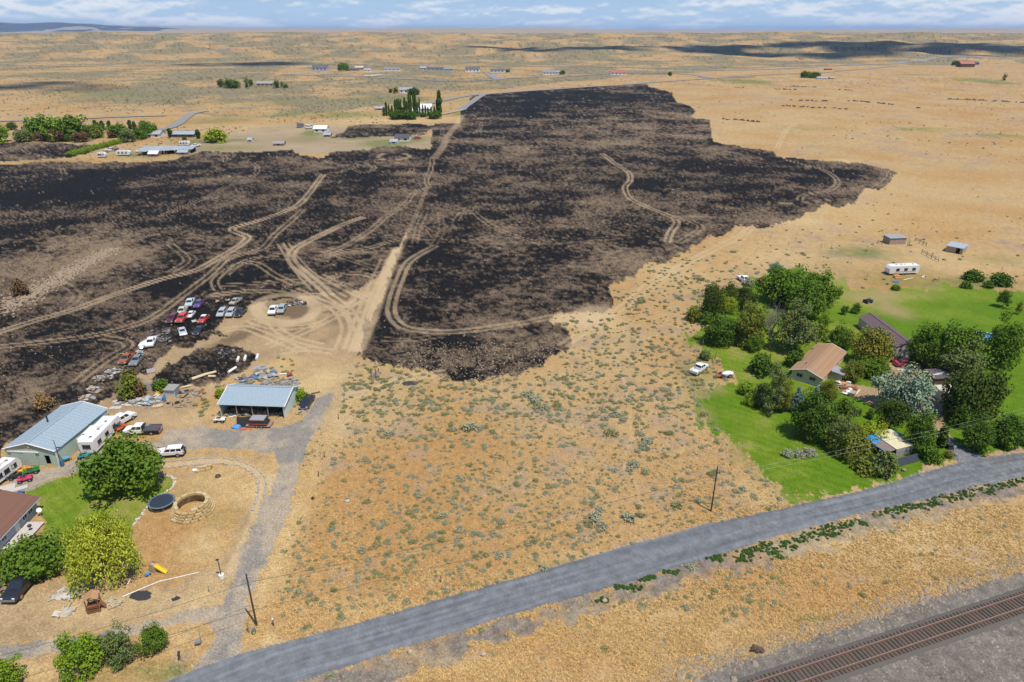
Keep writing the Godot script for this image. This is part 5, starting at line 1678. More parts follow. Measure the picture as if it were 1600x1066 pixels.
	part("leg", MB.new().tube(Vector3(0.2, 0, 0.2), Vector3(0.05, 0.6, 0.05), 0.02, 0.02, 4).tube(Vector3(-0.2, 0, 0.2), Vector3(-0.05, 0.6, 0.05), 0.02, 0.02, 4).tube(Vector3(0, 0, -0.25), Vector3(0, 0.6, -0.05), 0.02, 0.02, 4).done(), black, grill)
	solo("satellite_dish", MB.new().tube(Vector3(0, 0, 0), Vector3(0, 1.0, 0), 0.04, 0.04, 6).tube(Vector3(0, 1.0, 0), Vector3(0.12, 1.1, 0.12), 0.05, 0.36, 10).done(), white, "white satellite dish at the house corner by the lawn", "satellite dish", G(63.5, 806))
	# trees
	tree("shade_tree", "round_1", 132, 678, 251, 768, L.green, "big round green shade tree on the lawn by the white SUV", 0.2)
	tree("willow_tree", "willow_1", 96, 800, 219, 914, L.willow, "yellow-green weeping willow between lawn and dirt yard", 0.02)
	tree("yard_tree", "round_2", -4, 834, 106, 900, L.green, "broad dark green tree shading the black SUV", 0.25)
	tree("roadside_tree", "loose_1", 82, 984, 164, 1060, L.bright, "bright green leafy tree, largest of the roadside clump", 0.05)
	tree("roadside_tree", "loose_2", 156, 976, 208, 1042, L.grey, "grey-green half-bare tree in the roadside clump", 0.05)
	tree("roadside_tree", "loose_3", 213, 974, 263, 1022, L.green, "small fresh green tree near the mailbox", 0.1)
	tree("roadside_tree", "loose_2", -30, 1024, 34, 1085, L.bright, "bright green bush tree at the end of the roadside row", 0.05)
	tree("yard_bush", "shrub_1", 462, 607, 484, 628, L.bright, "bright green bush behind the black car at the barn", 0.0, "", "bush")
	tree("yard_bush", "shrub_2", 336, 606, 352, 622, L.bright, "spiky green bush at the closed end of the open barn", 0.0, "", "bush")
	parked("suv", 46, 910, 24, 935, paint("black_paint", Color(0.02, 0.02, 0.023)), "black SUV with roof rack under the broad dark tree", "", 1.08)
	# trampoline
	var tp := G(252, 783, 0.85)
	tp.y = 0.0
	o = thing("trampoline", "round trampoline with dark blue mat at the lawn edge", "trampoline", tp)
	part("mat", MB.new().tube(Vector3(0, 0.83, 0), Vector3(0, 0.85, 0), 1.6, 1.6, 28).done(), mat("trampoline_mat", Color(0.018, 0.03, 0.055), 0.7), o)
	part("frame_pad", MB.new().ring(Vector3(0, 0.86, 0), Vector3.UP, 1.75, 0.13, 28, 5, 0.4).done(), mat("frame_pad", Color(0.10, 0.15, 0.2), 0.6), o)
	for k in 6:
		var e := Vector3(cos(TAU * k / 6.0), 0, sin(TAU * k / 6.0)) * 1.72
		part("leg", MB.new().tube(e, e + Vector3(0, 0.84, 0), 0.03, 0.03, 5).done(), mat("steel_rim", Color(0.5, 0.5, 0.5), 0.35, 0.7), o)
	# ring of straw bales, five courses
	o = thing("straw_bale_ring", "round stepped ring stacked from straw bales on the dry yard", "straw bale ring", G(302, 799))
	var bale := MB.new().taper(-0.47, 0.47, 0.25, 0.0, -0.45, 0.45, 0.24, 0.36).done()
	var bale_ms := [mat("straw_a", Color(0.6, 0.45, 0.22), 0.95, 0.0, "grain", 1.2), mat("straw_b", Color(0.54, 0.39, 0.18), 0.95, 0.0, "grain", 1.2), mat("straw_c", Color(0.65, 0.5, 0.27), 0.95, 0.0, "grain", 1.2)]
	rng.seed = 12
	for c in 5:
		var rr := 2.72 - c * 0.15
		var n := int(TAU * rr / 0.97)
		for k in n:
			if c == 4 and k in [3, 4]:
				continue
			var ang := TAU * (k + 0.5 * (c % 2)) / n
			var q := part("bale", bale, bale_ms[rng.randi() % 3], o)
			q.position = Vector3(cos(ang) * rr, c * 0.36, sin(ang) * rr)
			q.rotation.y = -ang + PI * 0.5 + rng.randfn() * 0.03
	for e in [[311, 737, 0], [318, 736, 0], [325, 735, 0], [314, 733, 0], [321, 731, 0], [328, 731, 0], [315, 735, 1], [323, 733, 1], [327, 732, 1]]:
		var q := solo("straw_bale", bale, bale_ms[int(e[0]) % 3], "golden straw bale in the small pile beside the stone row", "straw bale", G(e[0], e[1]) + Vector3(0, 0.36 * e[2], 0), 0.2 + 0.5 * (int(e[0]) % 3), "straw bales piled on the dry yard")
	solo("boulder", MB.new().lump(Vector3(0, 0.22, 0), Vector3(0.5, 0.32, 0.4), 0.2, 3, 9, 6).done(), mat("cream_stone", Color(0.5, 0.42, 0.28), 0.9), "cream boulder at the foot of the straw bale ring", "boulder", G(273, 815))
	solo("tyre", MB.new().ring(Vector3(0, 0.12, 0), Vector3.UP, 0.33, 0.13, 18, 6).done(), mat("old_tyre", Color(0.07, 0.05, 0.04), 0.9), "old tyre lying flat on the dry yard", "tyre", G(340.5, 745))
	solo("plastic_crate", MB.new().taper(-0.3, 0.3, 0.25, 0, -0.35, 0.35, 0.3, 0.35).done(), white, "white plastic crate beside the straw bale pile", "crate", G(304.5, 737))
	# stone borders
	var stone_ms := mat("border_stone", Color(0.40, 0.36, 0.31), 0.9)
	stone_row("stone_border", "pale stone edging curving round the lawn and trampoline", [[256, 744], [268, 746], [273, 754], [268, 764], [252, 774], [238, 783], [228, 797], [216, 812], [207, 822]], 0.20, 0.26, mat("edging_stone", Color(0.52, 0.48, 0.42), 0.9))
	stone_row("stone_row", "inner grey stone row curving round the dry yard", [[250, 733], [290, 728], [330, 725], [360, 726], [385, 734], [398, 745], [404, 757], [401, 780], [394, 800]], 0.22, 0.4, stone_ms)
	stone_row("stone_row", "outer grey stone row between dry yard and gravel", [[255, 722], [300, 718], [340, 716], [372, 720], [395, 729], [410, 742], [415, 757], [412, 780], [403, 805]], 0.17, 0.3, stone_ms)
	stone_row("stone_row", "low stone row between the workshop apron and the lawn", [[130, 735], [105, 742], [80, 749], [55, 759], [40, 768]], 0.15, 0.3, mat("tan_stone", Color(0.42, 0.35, 0.25), 0.9))
	# play things
	o = thing("play_tower", "brown wooden play tower with roof and ladder on the dirt yard", "play tower", G(149, 953), 0.35)
	var brown := mat("brown_wood", Color(0.27, 0.11, 0.045), 0.85)
	for x in [-0.65, 0.65]:
		for z in [-0.55, 0.55]:
			part("post", MB.new().box(Vector3(x, 1.1, z), Vector3(0.1, 2.2, 0.1)).done(), brown, o)
	for k in 6:
		part("deck_board", MB.new().box(Vector3(0, 0.8, -0.5 + k * 0.2), Vector3(1.5, 0.05, 0.18)).done(), brown, o)
	for z in [-0.6, 0.6]:
		for y in [0.25, 0.5, 1.05, 1.3]:
			part("rail", MB.new().box(Vector3(0, y, z), Vector3(1.5, 0.12, 0.04)).done(), brown, o)
	for q in [-1.0, 1.0]:
		part("roof_panel", MB.new().slab(Vector3(q * 0.36, 2.35, 0), Vector3(0.95, 0.05, 1.5), Basis.from_euler(Vector3(0, 0, -q * 0.5))).done(), mat("tan_wood", Color(0.42, 0.24, 0.12), 0.85), o)
	part("ladder", MB.new().slab(Vector3(1.05, 0.5, 0), Vector3(0.05, 1.3, 0.6), Basis.from_euler(Vector3(0, 0, 0.5))).done(), brown, o)
	o = thing("toddler_slide", "yellow plastic toddler slide beside a small tan playhouse frame", "slide", G(244, 893), -0.2)
	part("chute", MB.new().slab(Vector3(0.75, 0.5, 0), Vector3(1.7, 0.06, 0.5), Basis.from_euler(Vector3(0, 0, -0.55))).slab(Vector3(0.75, 0.62, 0.26), Vector3(1.7, 0.2, 0.05), Basis.from_euler(Vector3(0, 0, -0.55))).slab(Vector3(0.75, 0.62, -0.26), Vector3(1.7, 0.2, 0.05), Basis.from_euler(Vector3(0, 0, -0.55))).done(), mat("toy_yellow", Color(0.78, 0.55, 0.02), 0.4), o)
	part("tower", MB.new().box(Vector3(-0.3, 0.5, 0), Vector3(0.7, 1.0, 0.7)).box(Vector3(-0.3, 1.2, 0.33), Vector3(0.7, 0.4, 0.05)).box(Vector3(-0.3, 1.2, -0.33), Vector3(0.7, 0.4, 0.05)).done(), mat("toy_tan", Color(0.5, 0.36, 0.26), 0.5), o)
	part("ladder_step", MB.new().box(Vector3(-0.85, 0.3, 0), Vector3(0.3, 0.6, 0.5)).done(), mat("toy_yellow", Color(0.78, 0.55, 0.02), 0.4), o)
	o = thing("ride_on_toy", "small blue ride-on toy near the yellow slide", "toy", G(231, 899), 1.0)
	part("body", MB.new().taper(-0.35, 0.35, 0.2, 0.1, -0.25, 0.25, 0.14, 0.42).done(), mat("toy_blue", Color(0.12, 0.3, 0.55), 0.4), o)
	part("wheel", MB.new().tube(Vector3(0.22, 0.12, -0.25), Vector3(0.22, 0.12, 0.25), 0.12, 0.12, 8).tube(Vector3(-0.22, 0.12, -0.25), Vector3(-0.22, 0.12, 0.25), 0.12, 0.12, 8).done(), black, o)
	log_lying(192, 933, 252, 908, 0.07, white, "white_pipe", "long white plastic pipe lying across the dirt yard", "", "pipe")
	log_lying(250, 909, 311, 895, 0.06, white, "white_pipe", "white pipe length leading to the lamp barrel", "", "pipe")
	log_lying(198, 916, 206, 902, 0.06, white, "white_pipe", "short white pipe below the willow", "", "pipe")
	solo("ash_patch", MB.new().lump(Vector3.ZERO, Vector3(1.5, 0.08, 0.9), 0.15, 9, 14, 5).done(), mat("ash", Color(0.035, 0.033, 0.035), 0.95), "black ash heap from a bonfire on the dirt yard", "ash heap", G(220, 931))
	solo("ash_patch", MB.new().lump(Vector3.ZERO, Vector3(0.5, 0.12, 0.4), 0.25, 7, 10, 5).done(), mat("ash", Color(0.035, 0.033, 0.035), 0.95), "small dark ash heap near the lamp barrel", "ash heap", G(275, 936))
	heap("rubble_heap", 105, 928, 34, 34, Vector2(0.3, 0.8), [stone_ms, mat("grey_concrete", Color(0.33, 0.32, 0.3), 0.9), mat("edging_stone", Color(0.5, 0.46, 0.4), 0.9)], "heap of broken grey concrete below the willow", "rubble heap", 0.4, 3)
	heap("rubble_heap", 102, 958, 24, 22, Vector2(0.3, 0.8), [stone_ms, mat("cream_stone", Color(0.5, 0.42, 0.28), 0.9), mat("edging_stone", Color(0.5, 0.46, 0.4), 0.9)], "scattered pale slabs beside the wooden play tower", "rubble heap", 0.4, 4)
	heap("rubble_heap", 175, 944, 26, 26, Vector2(0.2, 0.5), [mat("cream_stone", Color(0.5, 0.42, 0.28), 0.9), mat("tan_stone", Color(0.42, 0.35, 0.25), 0.9)], "low spread of tan stones beyond the play tower", "rubble heap", 0.3, 5)
	o = thing("lamp_post", "black lamp post standing in a white barrel", "lamp post", G(346.5, 903))
	part("barrel", MB.new().tube(Vector3.ZERO, Vector3(0, 0.55, 0), 0.36, 0.34, 12).done(), white, o)
	part("pole", MB.new().tube(Vector3(0, 0.3, 0), Vector3(0, tall(o.position, 876), 0), 0.06, 0.045, 6).done(), black, o)
	part("lamp_head", MB.new().box(Vector3(-0.08, tall(o.position, 875), 0), Vector3(0.36, 0.12, 0.22)).done(), black, o)
	o = thing("mailbox", "dark mailbox on a short post by the road", "mailbox", G(282, 1033), 0.4)
	part("post", MB.new().box(Vector3(0, 0.5, 0), Vector3(0.1, 1.0, 0.1)).done(), timber, o)
	part("box", MB.new().extrude(PackedVector2Array([Vector2(-0.13, 1.0), Vector2(0.13, 1.0), Vector2(0.13, 1.16), Vector2(0.08, 1.26), Vector2(-0.08, 1.26), Vector2(-0.13, 1.16)]), -0.28, 0.28).done(), mat("mailbox_dark", Color(0.07, 0.08, 0.085), 0.4, 0.4), o)
	o = thing("utility_box", "grey box on a stand with a tall thin post by the drive", "utility box", G(310, 1008), 0.3)
	part("box", MB.new().box(Vector3(0, 0.55, 0), Vector3(0.65, 0.3, 0.45)).done(), mat("dull_alloy", Color(0.45, 0.45, 0.44), 0.4, 0.6), o)
	part("stand", MB.new().box(Vector3(-0.2, 0.2, 0), Vector3(0.06, 0.4, 0.3)).box(Vector3(0.2, 0.2, 0), Vector3(0.06, 0.4, 0.3)).done(), timber, o)
	part("post", MB.new().tube(Vector3(0.35, 0, -0.1), Vector3(0.35, 2.1, -0.1), 0.04, 0.035, 5).done(), timber, o)
	post(295, 988, 0.9, 0.04, white, "white marker stake beside the drive", "", "marker_stake")
	post(327, 926, 1.2, 0.05, timber, "thin wooden stake by the drive below the lamp barrel", "", "stake")
	# open pole barn with clutter
	s = site(345.5, 650.5, 445.5, 654)
	d = 7.6
	o = thing("pole_barn", "open-fronted pole barn with pale green end wall and blue-grey roof", "barn")
	place(o, s, d)
	var bl: float = s.length
	hall(o, bl, d, 2.5, 3.75, true, 0.22, mat("mint_white_siding", Color(0.6, 0.7, 0.63), 0.6), roof, white, 24, true, null, 0.62)
	for k in 5:
		part("post", MB.new().box(Vector3(-bl * 0.5 + 0.15 + k * (bl - 0.3) / 4.0, 1.2, d * 0.5 - 0.1), Vector3(0.16, 2.4, 0.16)).done(), timber, o)
	part("header_beam", MB.new().box(Vector3(0, 2.42, d * 0.5 - 0.1), Vector3(bl - 0.3, 0.16, 0.14)).done(), timber, o)
	var junk := [mat("junk_grey", Color(0.25, 0.25, 0.25), 0.8), mat("junk_tan", Color(0.35, 0.26, 0.17), 0.85), mat("junk_dark", Color(0.05, 0.05, 0.055), 0.8), mat("junk_white", Color(0.44, 0.43, 0.41), 0.8), mat("junk_blue", Color(0.07, 0.16, 0.3), 0.7), mat("rust_sheet", Color(0.28, 0.17, 0.09), 0.85)]
	heap("stored_clutter", 360, 646, 22, 12, Vector2(0.4, 1.0), junk, "tan and white clutter in the first bay of the barn", "clutter", 0.7, 6)
	heap("stored_clutter", 383, 646, 24, 14, Vector2(0.4, 1.0), junk, "dark clutter in the second bay of the barn", "clutter", 0.7, 7)
	heap("stored_clutter", 408, 645, 24, 14, Vector2(0.4, 1.1), junk, "stacked boxes in the third bay of the barn", "clutter", 0.8, 8)
	heap("stored_clutter", 433, 647, 20, 12, Vector2(0.4, 1.0), junk, "dark machinery parts in the last bay of the barn", "clutter", 0.7, 9)
	# show trailer with red frame
	o = thing("camper_shell_trailer", "black trailer cabin with red frame and grey roof before the barn", "trailer", G(408, 665), -0.05)
	part("deck", MB.new().box(Vector3(-0.2, 0.35, 0), Vector3(4.4, 0.14, 1.9)).done(), mat("tan_deck", Color(0.3, 0.2, 0.15), 0.8), o)
	part("cabin", MB.new().taper(-1.9, 1.4, 0.9, 0.42, -1.5, 0.9, 0.8, 1.55).done(), mat("junk_dark", Color(0.05, 0.05, 0.055), 0.8), o)
	part("roof", MB.new().box(Vector3(-0.3, 1.6, 0), Vector3(2.6, 0.08, 1.75)).done(), mat("grey_roof_sheet", Color(0.3, 0.31, 0.33), 0.5), o)
	for z in [-0.93, 0.93]:
		part("red_rail", MB.new().box(Vector3(-0.2, 0.75, z), Vector3(3.4, 0.1, 0.06)).box(Vector3(-0.2, 1.52, z), Vector3(2.6, 0.1, 0.06)).done(), mat("rust_red", Color(0.35, 0.07, 0.045), 0.6), o)
	wheels(o, [-0.4, 0.5], 2.0, 0.33)
	part("windshield", MB.new().slab(Vector3(1.18, 1.0, 0), Vector3(0.03, 0.8, 1.4), Basis.from_euler(Vector3(0, 0, 0.42))).done(), glass(), o)
	solo("black_tarpaulin", MB.new().slab(Vector3(0, 0.85, 0), Vector3(2.5, 1.6, 0.06), Basis.from_euler(Vector3(-0.35, 0, 0))).box(Vector3(0, 0.05, 0.2), Vector3(2.6, 0.1, 0.9)).done(), mat("black_tarp", Color(0.025, 0.025, 0.028), 0.7), "black tarpaulin panel leaning beside the red-framed trailer", "tarpaulin", G(382, 665), 0.05)
	log_lying(358, 653, 388, 645, 0.1, white, "white_beam", "white beam leaning across the barn front", "", "beam")
	solo("blue_tarp", MB.new().lump(Vector3(0, 0.1, 0), Vector3(0.85, 0.35, 0.6), 0.3, 5, 11, 6).done(), mat("tarp_blue", Color(0.06, 0.27, 0.62), 0.5), "crumpled bright blue tarpaulin before the barn", "tarpaulin", G(369.5, 668))
	solo("red_tarp", MB.new().box(Vector3(0, 0.04, 0), Vector3(2.1, 0.06, 0.6)).lump(Vector3(0.2, 0.05, 0), Vector3(0.9, 0.1, 0.3), 0.3, 3).done(), mat("tarp_red", Color(0.45, 0.13, 0.09), 0.6), "faded red tarpaulin strip on the ground before the barn", "tarpaulin", G(384, 671))
	quad_bike(G(344, 659), 0.0, white_paint, "white quad bike on the straw before the open barn", "quad_bike", "quad bike", 1.0)
	parked("sedan", 485, 624, 475, 640, paint("black_paint", Color(0.02, 0.02, 0.023)), "black car parked off the end wall of the barn", "", 1.0)
	heap("stone_heap", 471, 645, 12, 8, Vector2(0.3, 0.6), [stone_ms], "small grey rubble heap at the nose of the black car", "rubble heap", 0.6, 2)
	# scrap behind the barn
	heap("scrap_heap", 386, 594, 30, 26, Vector2(0.4, 1.0), junk, "grey and orange scrap heap behind the barn roof", "scrap heap", 0.8, 11)
	heap("scrap_heap", 418, 588, 34, 30, Vector2(0.4, 1.1), [junk[3], junk[3], junk[0], junk[4]], "white appliances and scrap behind the barn", "scrap heap", 0.8, 12)
	heap("scrap_heap", 430, 598, 40, 26, Vector2(0.3, 0.9), [junk[0], junk[1], mat("grey_board", Color(0.3, 0.28, 0.26), 0.9)], "weathered boards scattered behind the barn", "scrap heap", 0.5, 13)
	heap("scrap_heap", 458, 598, 34, 24, Vector2(0.3, 0.9), [junk[0], mat("grey_board", Color(0.3, 0.28, 0.26), 0.9)], "grey board heap by the dirt track", "scrap heap", 0.4, 14)
	solo("metal_sheet", MB.new().box(Vector3(0, 0.06, 0), Vector3(2.6, 0.05, 1.8)).box(Vector3(0.5, 0.12, 0.4), Vector3(2.0, 0.05, 1.2), 0.3).done(), mat("grey_roof_sheet", Color(0.3, 0.31, 0.33), 0.5), "flat grey metal sheet behind the barn scrap", "metal sheet", G(406, 575), 0.2)
	solo("rusty_tank", MB.new().tube(Vector3(-0.5, 0.45, 0), Vector3(0.5, 0.45, 0), 0.45, 0.45, 14).done(), mat("rust_tank", Color(0.27, 0.07, 0.035), 0.8), "rust red tank beside a white pipe behind the barn", "tank", G(453, 588), 0.4)
	log_lying(437, 586, 449, 585, 0.18, white, "white_pipe", "fat white pipe beside the rusty tank", "", "pipe")
	board(486, 616, 500, 613, 0.18, 0.16, mat("dark_timber", Color(0.11, 0.07, 0.045), 0.9), "timber_beam", "dark timber beam lying above the black car", "", "beam")
	for e in [[401, 563, 397, 556, 0], [382, 565, 378, 558, 1], [371, 566, 367, 560, 2], [357, 584, 369, 576, 3]]:
		log_lying(e[0], e[1], e[2] + 6.0 if e[4] < 3 else e[2], e[3] if e[4] == 3 else e[3], 0.3, white, "white_culvert_pipe", "white culvert pipe lying at the edge of the burnt oval", "white culvert pipes", "pipe")

func stone_row(called: String, label: String, pts: Array, size: float, gap: float, m: Material) -> void:
	var l := smooth_line(pts)
	var o := thing(called, label, "stone row", Vector3(l[0].x, 0, -l[0].y))
	rng.seed = pts.size() * 17
	var b := MB.new()
	var run := 0.0
	for i in l.size() - 1:
		var step := l[i].distance_to(l[i + 1])
		while run < step:
			var p := l[i].lerp(l[i + 1], run / step) + Vector2(rng.randfn(), rng.randfn()) * size * 0.45
			var s := size * rng.randf_range(0.6, 1.3)
			b.lump(Vector3(p.x - l[0].x, s * 0.4, -p.y + l[0].y), Vector3(s, s * 0.75, s), 0.28, rng.randi() % 999, 6, 4)
			run += gap * rng.randf_range(0.7, 1.3)
		run -= step
	tag(part("stones", b.done(), m, o), "", "", "", "stuff")

# ---------------------------------------------------------------- cars and scrap in the burn
func build_junkyard() -> void:
	var L := leaf_tones()
	var G1 := "derelict cars in the burnt junkyard"
	var white_paint := paint("white_paint", Color(0.8, 0.8, 0.79))
	var silver := paint("silver_paint", Color(0.42, 0.46, 0.48))
	var red := paint("red_paint", Color(0.52, 0.05, 0.035))
	var grey := paint("grey_paint", Color(0.19, 0.21, 0.225))
	var black := paint("black_paint", Color(0.02, 0.02, 0.023))
	var white := mat("white_trim", Color(0.78, 0.78, 0.76), 0.55)
	parked("pickup", 301, 470, 294, 483, paint("pale_blue_paint", Color(0.5, 0.6, 0.64)), "pale blue-white pickup beside a purple car in the junkyard", G1)
	parked("sedan", 315, 473, 307, 482, paint("purple_paint", Color(0.12, 0.06, 0.24)), "purple car in the burnt junkyard", G1)
	parked("pickup", 289, 484, 282, 495, paint("cream_paint", Color(0.52, 0.5, 0.43), 0.6), "cream pickup behind the maroon and red wagons", G1)
	parked("sedan", 302, 490, 295, 498, white_paint, "white wrecked car behind the red wagon", G1, 0.85)
	parked("suv", 277, 496, 264, 508, paint("maroon_paint", Color(0.10, 0.012, 0.02)), "dark maroon wagon beside the red one", G1, 1.05)
	parked("wagon", 292, 494, 278, 508, red, "bright red wagon in the junkyard row", G1, 1.08)
	var rw := parked("sedan", 324, 496, 313, 507, red, "red car with white roof in the junkyard", G1)
	part("roof_panel", MB.new().taper(-1.05, 0.25, 0.62, 1.462, -1.0, 0.2, 0.58, 1.49).done(), white_paint, rw)
	parked("sedan", 283, 515, 288, 528, paint("ice_blue_paint", Color(0.45, 0.53, 0.6)), "pale blue-silver sedan with no neighbours in the burn", G1)
	parked("sedan", 316, 514, 306, 525, black, "black sedan parked off the tan track", G1)
	parked("suv", 350, 489, 344, 497, silver, "silver SUV at the end of a row of three", G1)
	parked("suv", 364, 489, 358, 497, silver, "silver SUV between another silver SUV and a black pickup", G1)
	parked("pickup", 382, 486, 371, 497, black, "black pickup beside two silver SUVs", G1)
	parked("pickup", 431, 482, 424, 495, white_paint, "white pickup inside the ring of tracks", G1, 1.05)
	parked("suv", 444, 481, 437, 494, paint("grey_green_paint", Color(0.34, 0.4, 0.4)), "grey-green SUV with open hood inside the ring of tracks", G1)
	parked("pickup", 241, 530, 233, 547, white_paint, "white pickup beside a white boat hull", G1, 1.0)
	parked("sedan", 221, 558, 207, 575, grey, "dark grey sedan beside the rusty truck", G1, 1.08)
	var rusty := parked("pickup", 206, 558, 193, 570, paint("rust_paint", Color(0.30, 0.10, 0.045), 0.8), "rusty brown truck heaped with scrap", G1, 1.0)
	rusty.get_node("cabin").scale.y = 0.98
	parked("pickup", 373, 471, 364, 477, paint("burnt_white_paint", Color(0.38, 0.36, 0.33), 0.8), "stripped white truck wreck by charred tyres", G1, 0.85)
	var boat := thing("boat_hull", "white fibreglass boat hull lying beside a white pickup", "boat", G(225, 541), yaw_to(G(220, 548), G(231, 533)))
	part("hull", MB.new().lump(Vector3(0, 0.45, 0), Vector3(2.5, 0.5, 0.75), 0.04, 2, 14, 8).done(), white_paint, boat)
	part("gunwale", MB.new().box(Vector3(-0.6, 0.85, 0.0), Vector3(2.2, 0.1, 1.3)).done(), white, boat)
	var moto := thing("motorbike", "white stripped motorbikes leaning together by the red car", "motorbike", G(304, 505), 0.6)
	for x in [-0.65, 0.65]:
		part("wheel", MB.new().ring(Vector3(x, 0.33, 0), Vector3(0, 0, 1), 0.27, 0.06, 12, 5).done(), mat("tyre", Color(0.022, 0.022, 0.024), 0.85), moto)
	part("frame", MB.new().taper(-0.5, 0.5, 0.14, 0.35, -0.6, 0.4, 0.1, 0.8).tube(Vector3(0.6, 0.35, 0), Vector3(0.35, 1.0, 0), 0.05, 0.04, 5).done(), white_paint, moto)
	part("handlebar", MB.new().tube(Vector3(0.35, 1.0, -0.35), Vector3(0.35, 1.0, 0.35), 0.03, 0.03, 5).done(), mat("steel_rim", Color(0.5, 0.5, 0.5), 0.35, 0.7), moto)
	var junk := [mat("junk_grey", Color(0.25, 0.25, 0.25), 0.8), mat("junk_tan", Color(0.35, 0.26, 0.17), 0.85), mat("junk_dark", Color(0.05, 0.05, 0.055), 0.8), mat("junk_white", Color(0.44, 0.43, 0.41), 0.8), mat("rust_sheet", Color(0.28, 0.17, 0.09), 0.85), mat("char_black", Color(0.018, 0.017, 0.018), 0.9)]
	var charred := [junk[5], junk[5], junk[2], junk[0]]
	heap("tyre_heap", 252, 520, 40, 40, Vector2(0.3, 0.7), charred, "heap of burnt black tyres beside the pale blue sedan", "tyre heap", 0.5, 21)
	heap("tyre_heap", 255, 532, 34, 30, Vector2(0.3, 0.7), charred, "burnt black debris spread behind the white pickup", "tyre heap", 0.4, 22)
	heap("tyre_heap", 461, 475, 34, 34, Vector2(0.3, 0.7), charred + [junk[3]], "burnt scrap heap inside the ring of tracks", "scrap heap", 0.5, 23)
	heap("scrap_heap", 345, 470, 20, 14, Vector2(0.3, 0.8), [junk[4], junk[1], junk[5]], "rusty scrap clump near the stripped white wreck", "scrap heap", 0.7, 24)
	heap("scrap_heap", 200, 556, 26, 22, Vector2(0.3, 0.7), [junk[4], junk[1], junk[3]], "tan scrap piled behind the rusty truck", "scrap heap", 0.7, 25)
	heap("scrap_heap", 217, 552, 14, 10, Vector2(0.3, 0.8), [mat("junk_sky", Color(0.35, 0.45, 0.5), 0.6), junk[3]], "pale blue sheets behind the dark grey sedan", "scrap heap", 0.5, 26)
	heap("scrap_heap", 177, 581, 22, 26, Vector2(0.3, 0.6), [junk[3], junk[3], junk[0]], "spill of white shreds on the burn", "scrap heap", 0.3, 27)
	heap("scrap_heap", 160, 592, 28, 22, Vector2(0.25, 0.7), [junk[3], junk[0], junk[1]], "pale stones and scrap below the white spill", "scrap heap", 0.4, 28)
	heap("scrap_heap", 148, 610, 26, 22, Vector2(0.25, 0.7), [junk[3], junk[0], junk[1]], "scattered pale debris by the charred fence posts", "scrap heap", 0.4, 29)
	heap("scrap_heap", 136, 622, 24, 20, Vector2(0.25, 0.7), [junk[0], junk[1], junk[3]], "grey debris heap behind the workshop", "scrap heap", 0.4, 30)
	heap("brick_heap", 104, 640, 24, 24, Vector2(0.25, 0.5), [mat("brick_orange", Color(0.42, 0.2, 0.09), 0.9)], "orange brick rubble behind the workshop roof", "brick heap", 0.5, 31)
	heap("tyre_heap", 355, 551, 44, 30, Vector2(0.3, 0.8), charred, "charred timbers at the head of the burnt oval", "scrap heap", 0.3, 32)
	# ruined sheds with scorched bushes
	var o := thing("burnt_shed", "roofless grey shed ruin among scorched bushes", "shed", G(236, 607), 0.15)
	for k in 5:
		part("wall_board", MB.new().box(Vector3(-1.6 + k * 0.8, 0.8, 0.8), Vector3(0.76, 1.5 - 0.15 * (k % 2), 0.06), 0.0, 0.05 * (k % 3)).done(), [junk[0], mat("pale_blue_board", Color(0.4, 0.46, 0.48), 0.8), junk[3]][k % 3], o)
	part("roof_sheet", MB.new().slab(Vector3(0, 1.25, -0.6), Vector3(3.8, 0.05, 2.0), Basis.from_euler(Vector3(-0.3, 0, 0.06))).done(), mat("dull_sheet", Color(0.3, 0.29, 0.27), 0.7), o)
	o = thing("burnt_shed", "small shed ruin with flat grey roof and white front", "shed", G(270, 616), -0.1)
	part("wall", MB.new().box(Vector3(0, 0.7, 0.9), Vector3(2.1, 1.4, 0.06)).done(), mat("burnt_white_board", Color(0.55, 0.55, 0.55), 0.8), o)
	part("wall", MB.new().box(Vector3(1.02, 0.7, 0), Vector3(0.06, 1.4, 1.7)).box(Vector3(-1.02, 0.7, 0), Vector3(0.06, 1.4, 1.7)).done(), junk[0], o)
	for k in 4:
		part("roof_board", MB.new().slab(Vector3(-0.85 + k * 0.56, 1.5, 0), Vector3(0.54, 0.05, 2.3), Basis.from_euler(Vector3(0.08, 0, 0))).done(), mat("dull_sheet", Color(0.3, 0.29, 0.27), 0.7), o)
	solo("leaning_sheet", MB.new().slab(Vector3(0, 0.4, 0), Vector3(1.5, 0.05, 1.1), Basis.from_euler(Vector3(0.5, 0.2, 0))).box(Vector3(0, 0.05, -0.2), Vector3(1.4, 0.06, 0.4)).done(), mat("grey_board", Color(0.3, 0.28, 0.26), 0.9), "grey slatted board propped at the track edge", "board", G(236, 582), 0.3)
	solo("barrel", MB.new().tube(Vector3.ZERO, Vector3(0, 0.95, 0), 0.33, 0.33, 14).ring(Vector3(0, 0.32, 0), Vector3.UP, 0.33, 0.02, 14, 4).ring(Vector3(0, 0.64, 0), Vector3.UP, 0.33, 0.02, 14, 4).done(), mat("blue_drum", Color(0.02, 0.2, 0.46), 0.45), "blue drum standing in the burnt shed scrap", "barrel", G(257, 627))
	solo("yellow_machine", MB.new().taper(-0.4, 0.4, 0.3, 0, -0.3, 0.35, 0.22, 0.6).tube(Vector3(0.1, 0.5, 0), Vector3(-0.2, 0.95, 0), 0.06, 0.05, 6).done(), mat("machine_yellow", Color(0.7, 0.42, 0.02), 0.5), "small yellow machine between the burnt sheds", "machine", G(246, 617))
	heap("scrap_heap", 200, 627, 40, 30, Vector2(0.3, 0.9), [junk[3], junk[0], junk[1]], "white planks and sheets in front of the scorched bush", "scrap heap", 0.3, 41)
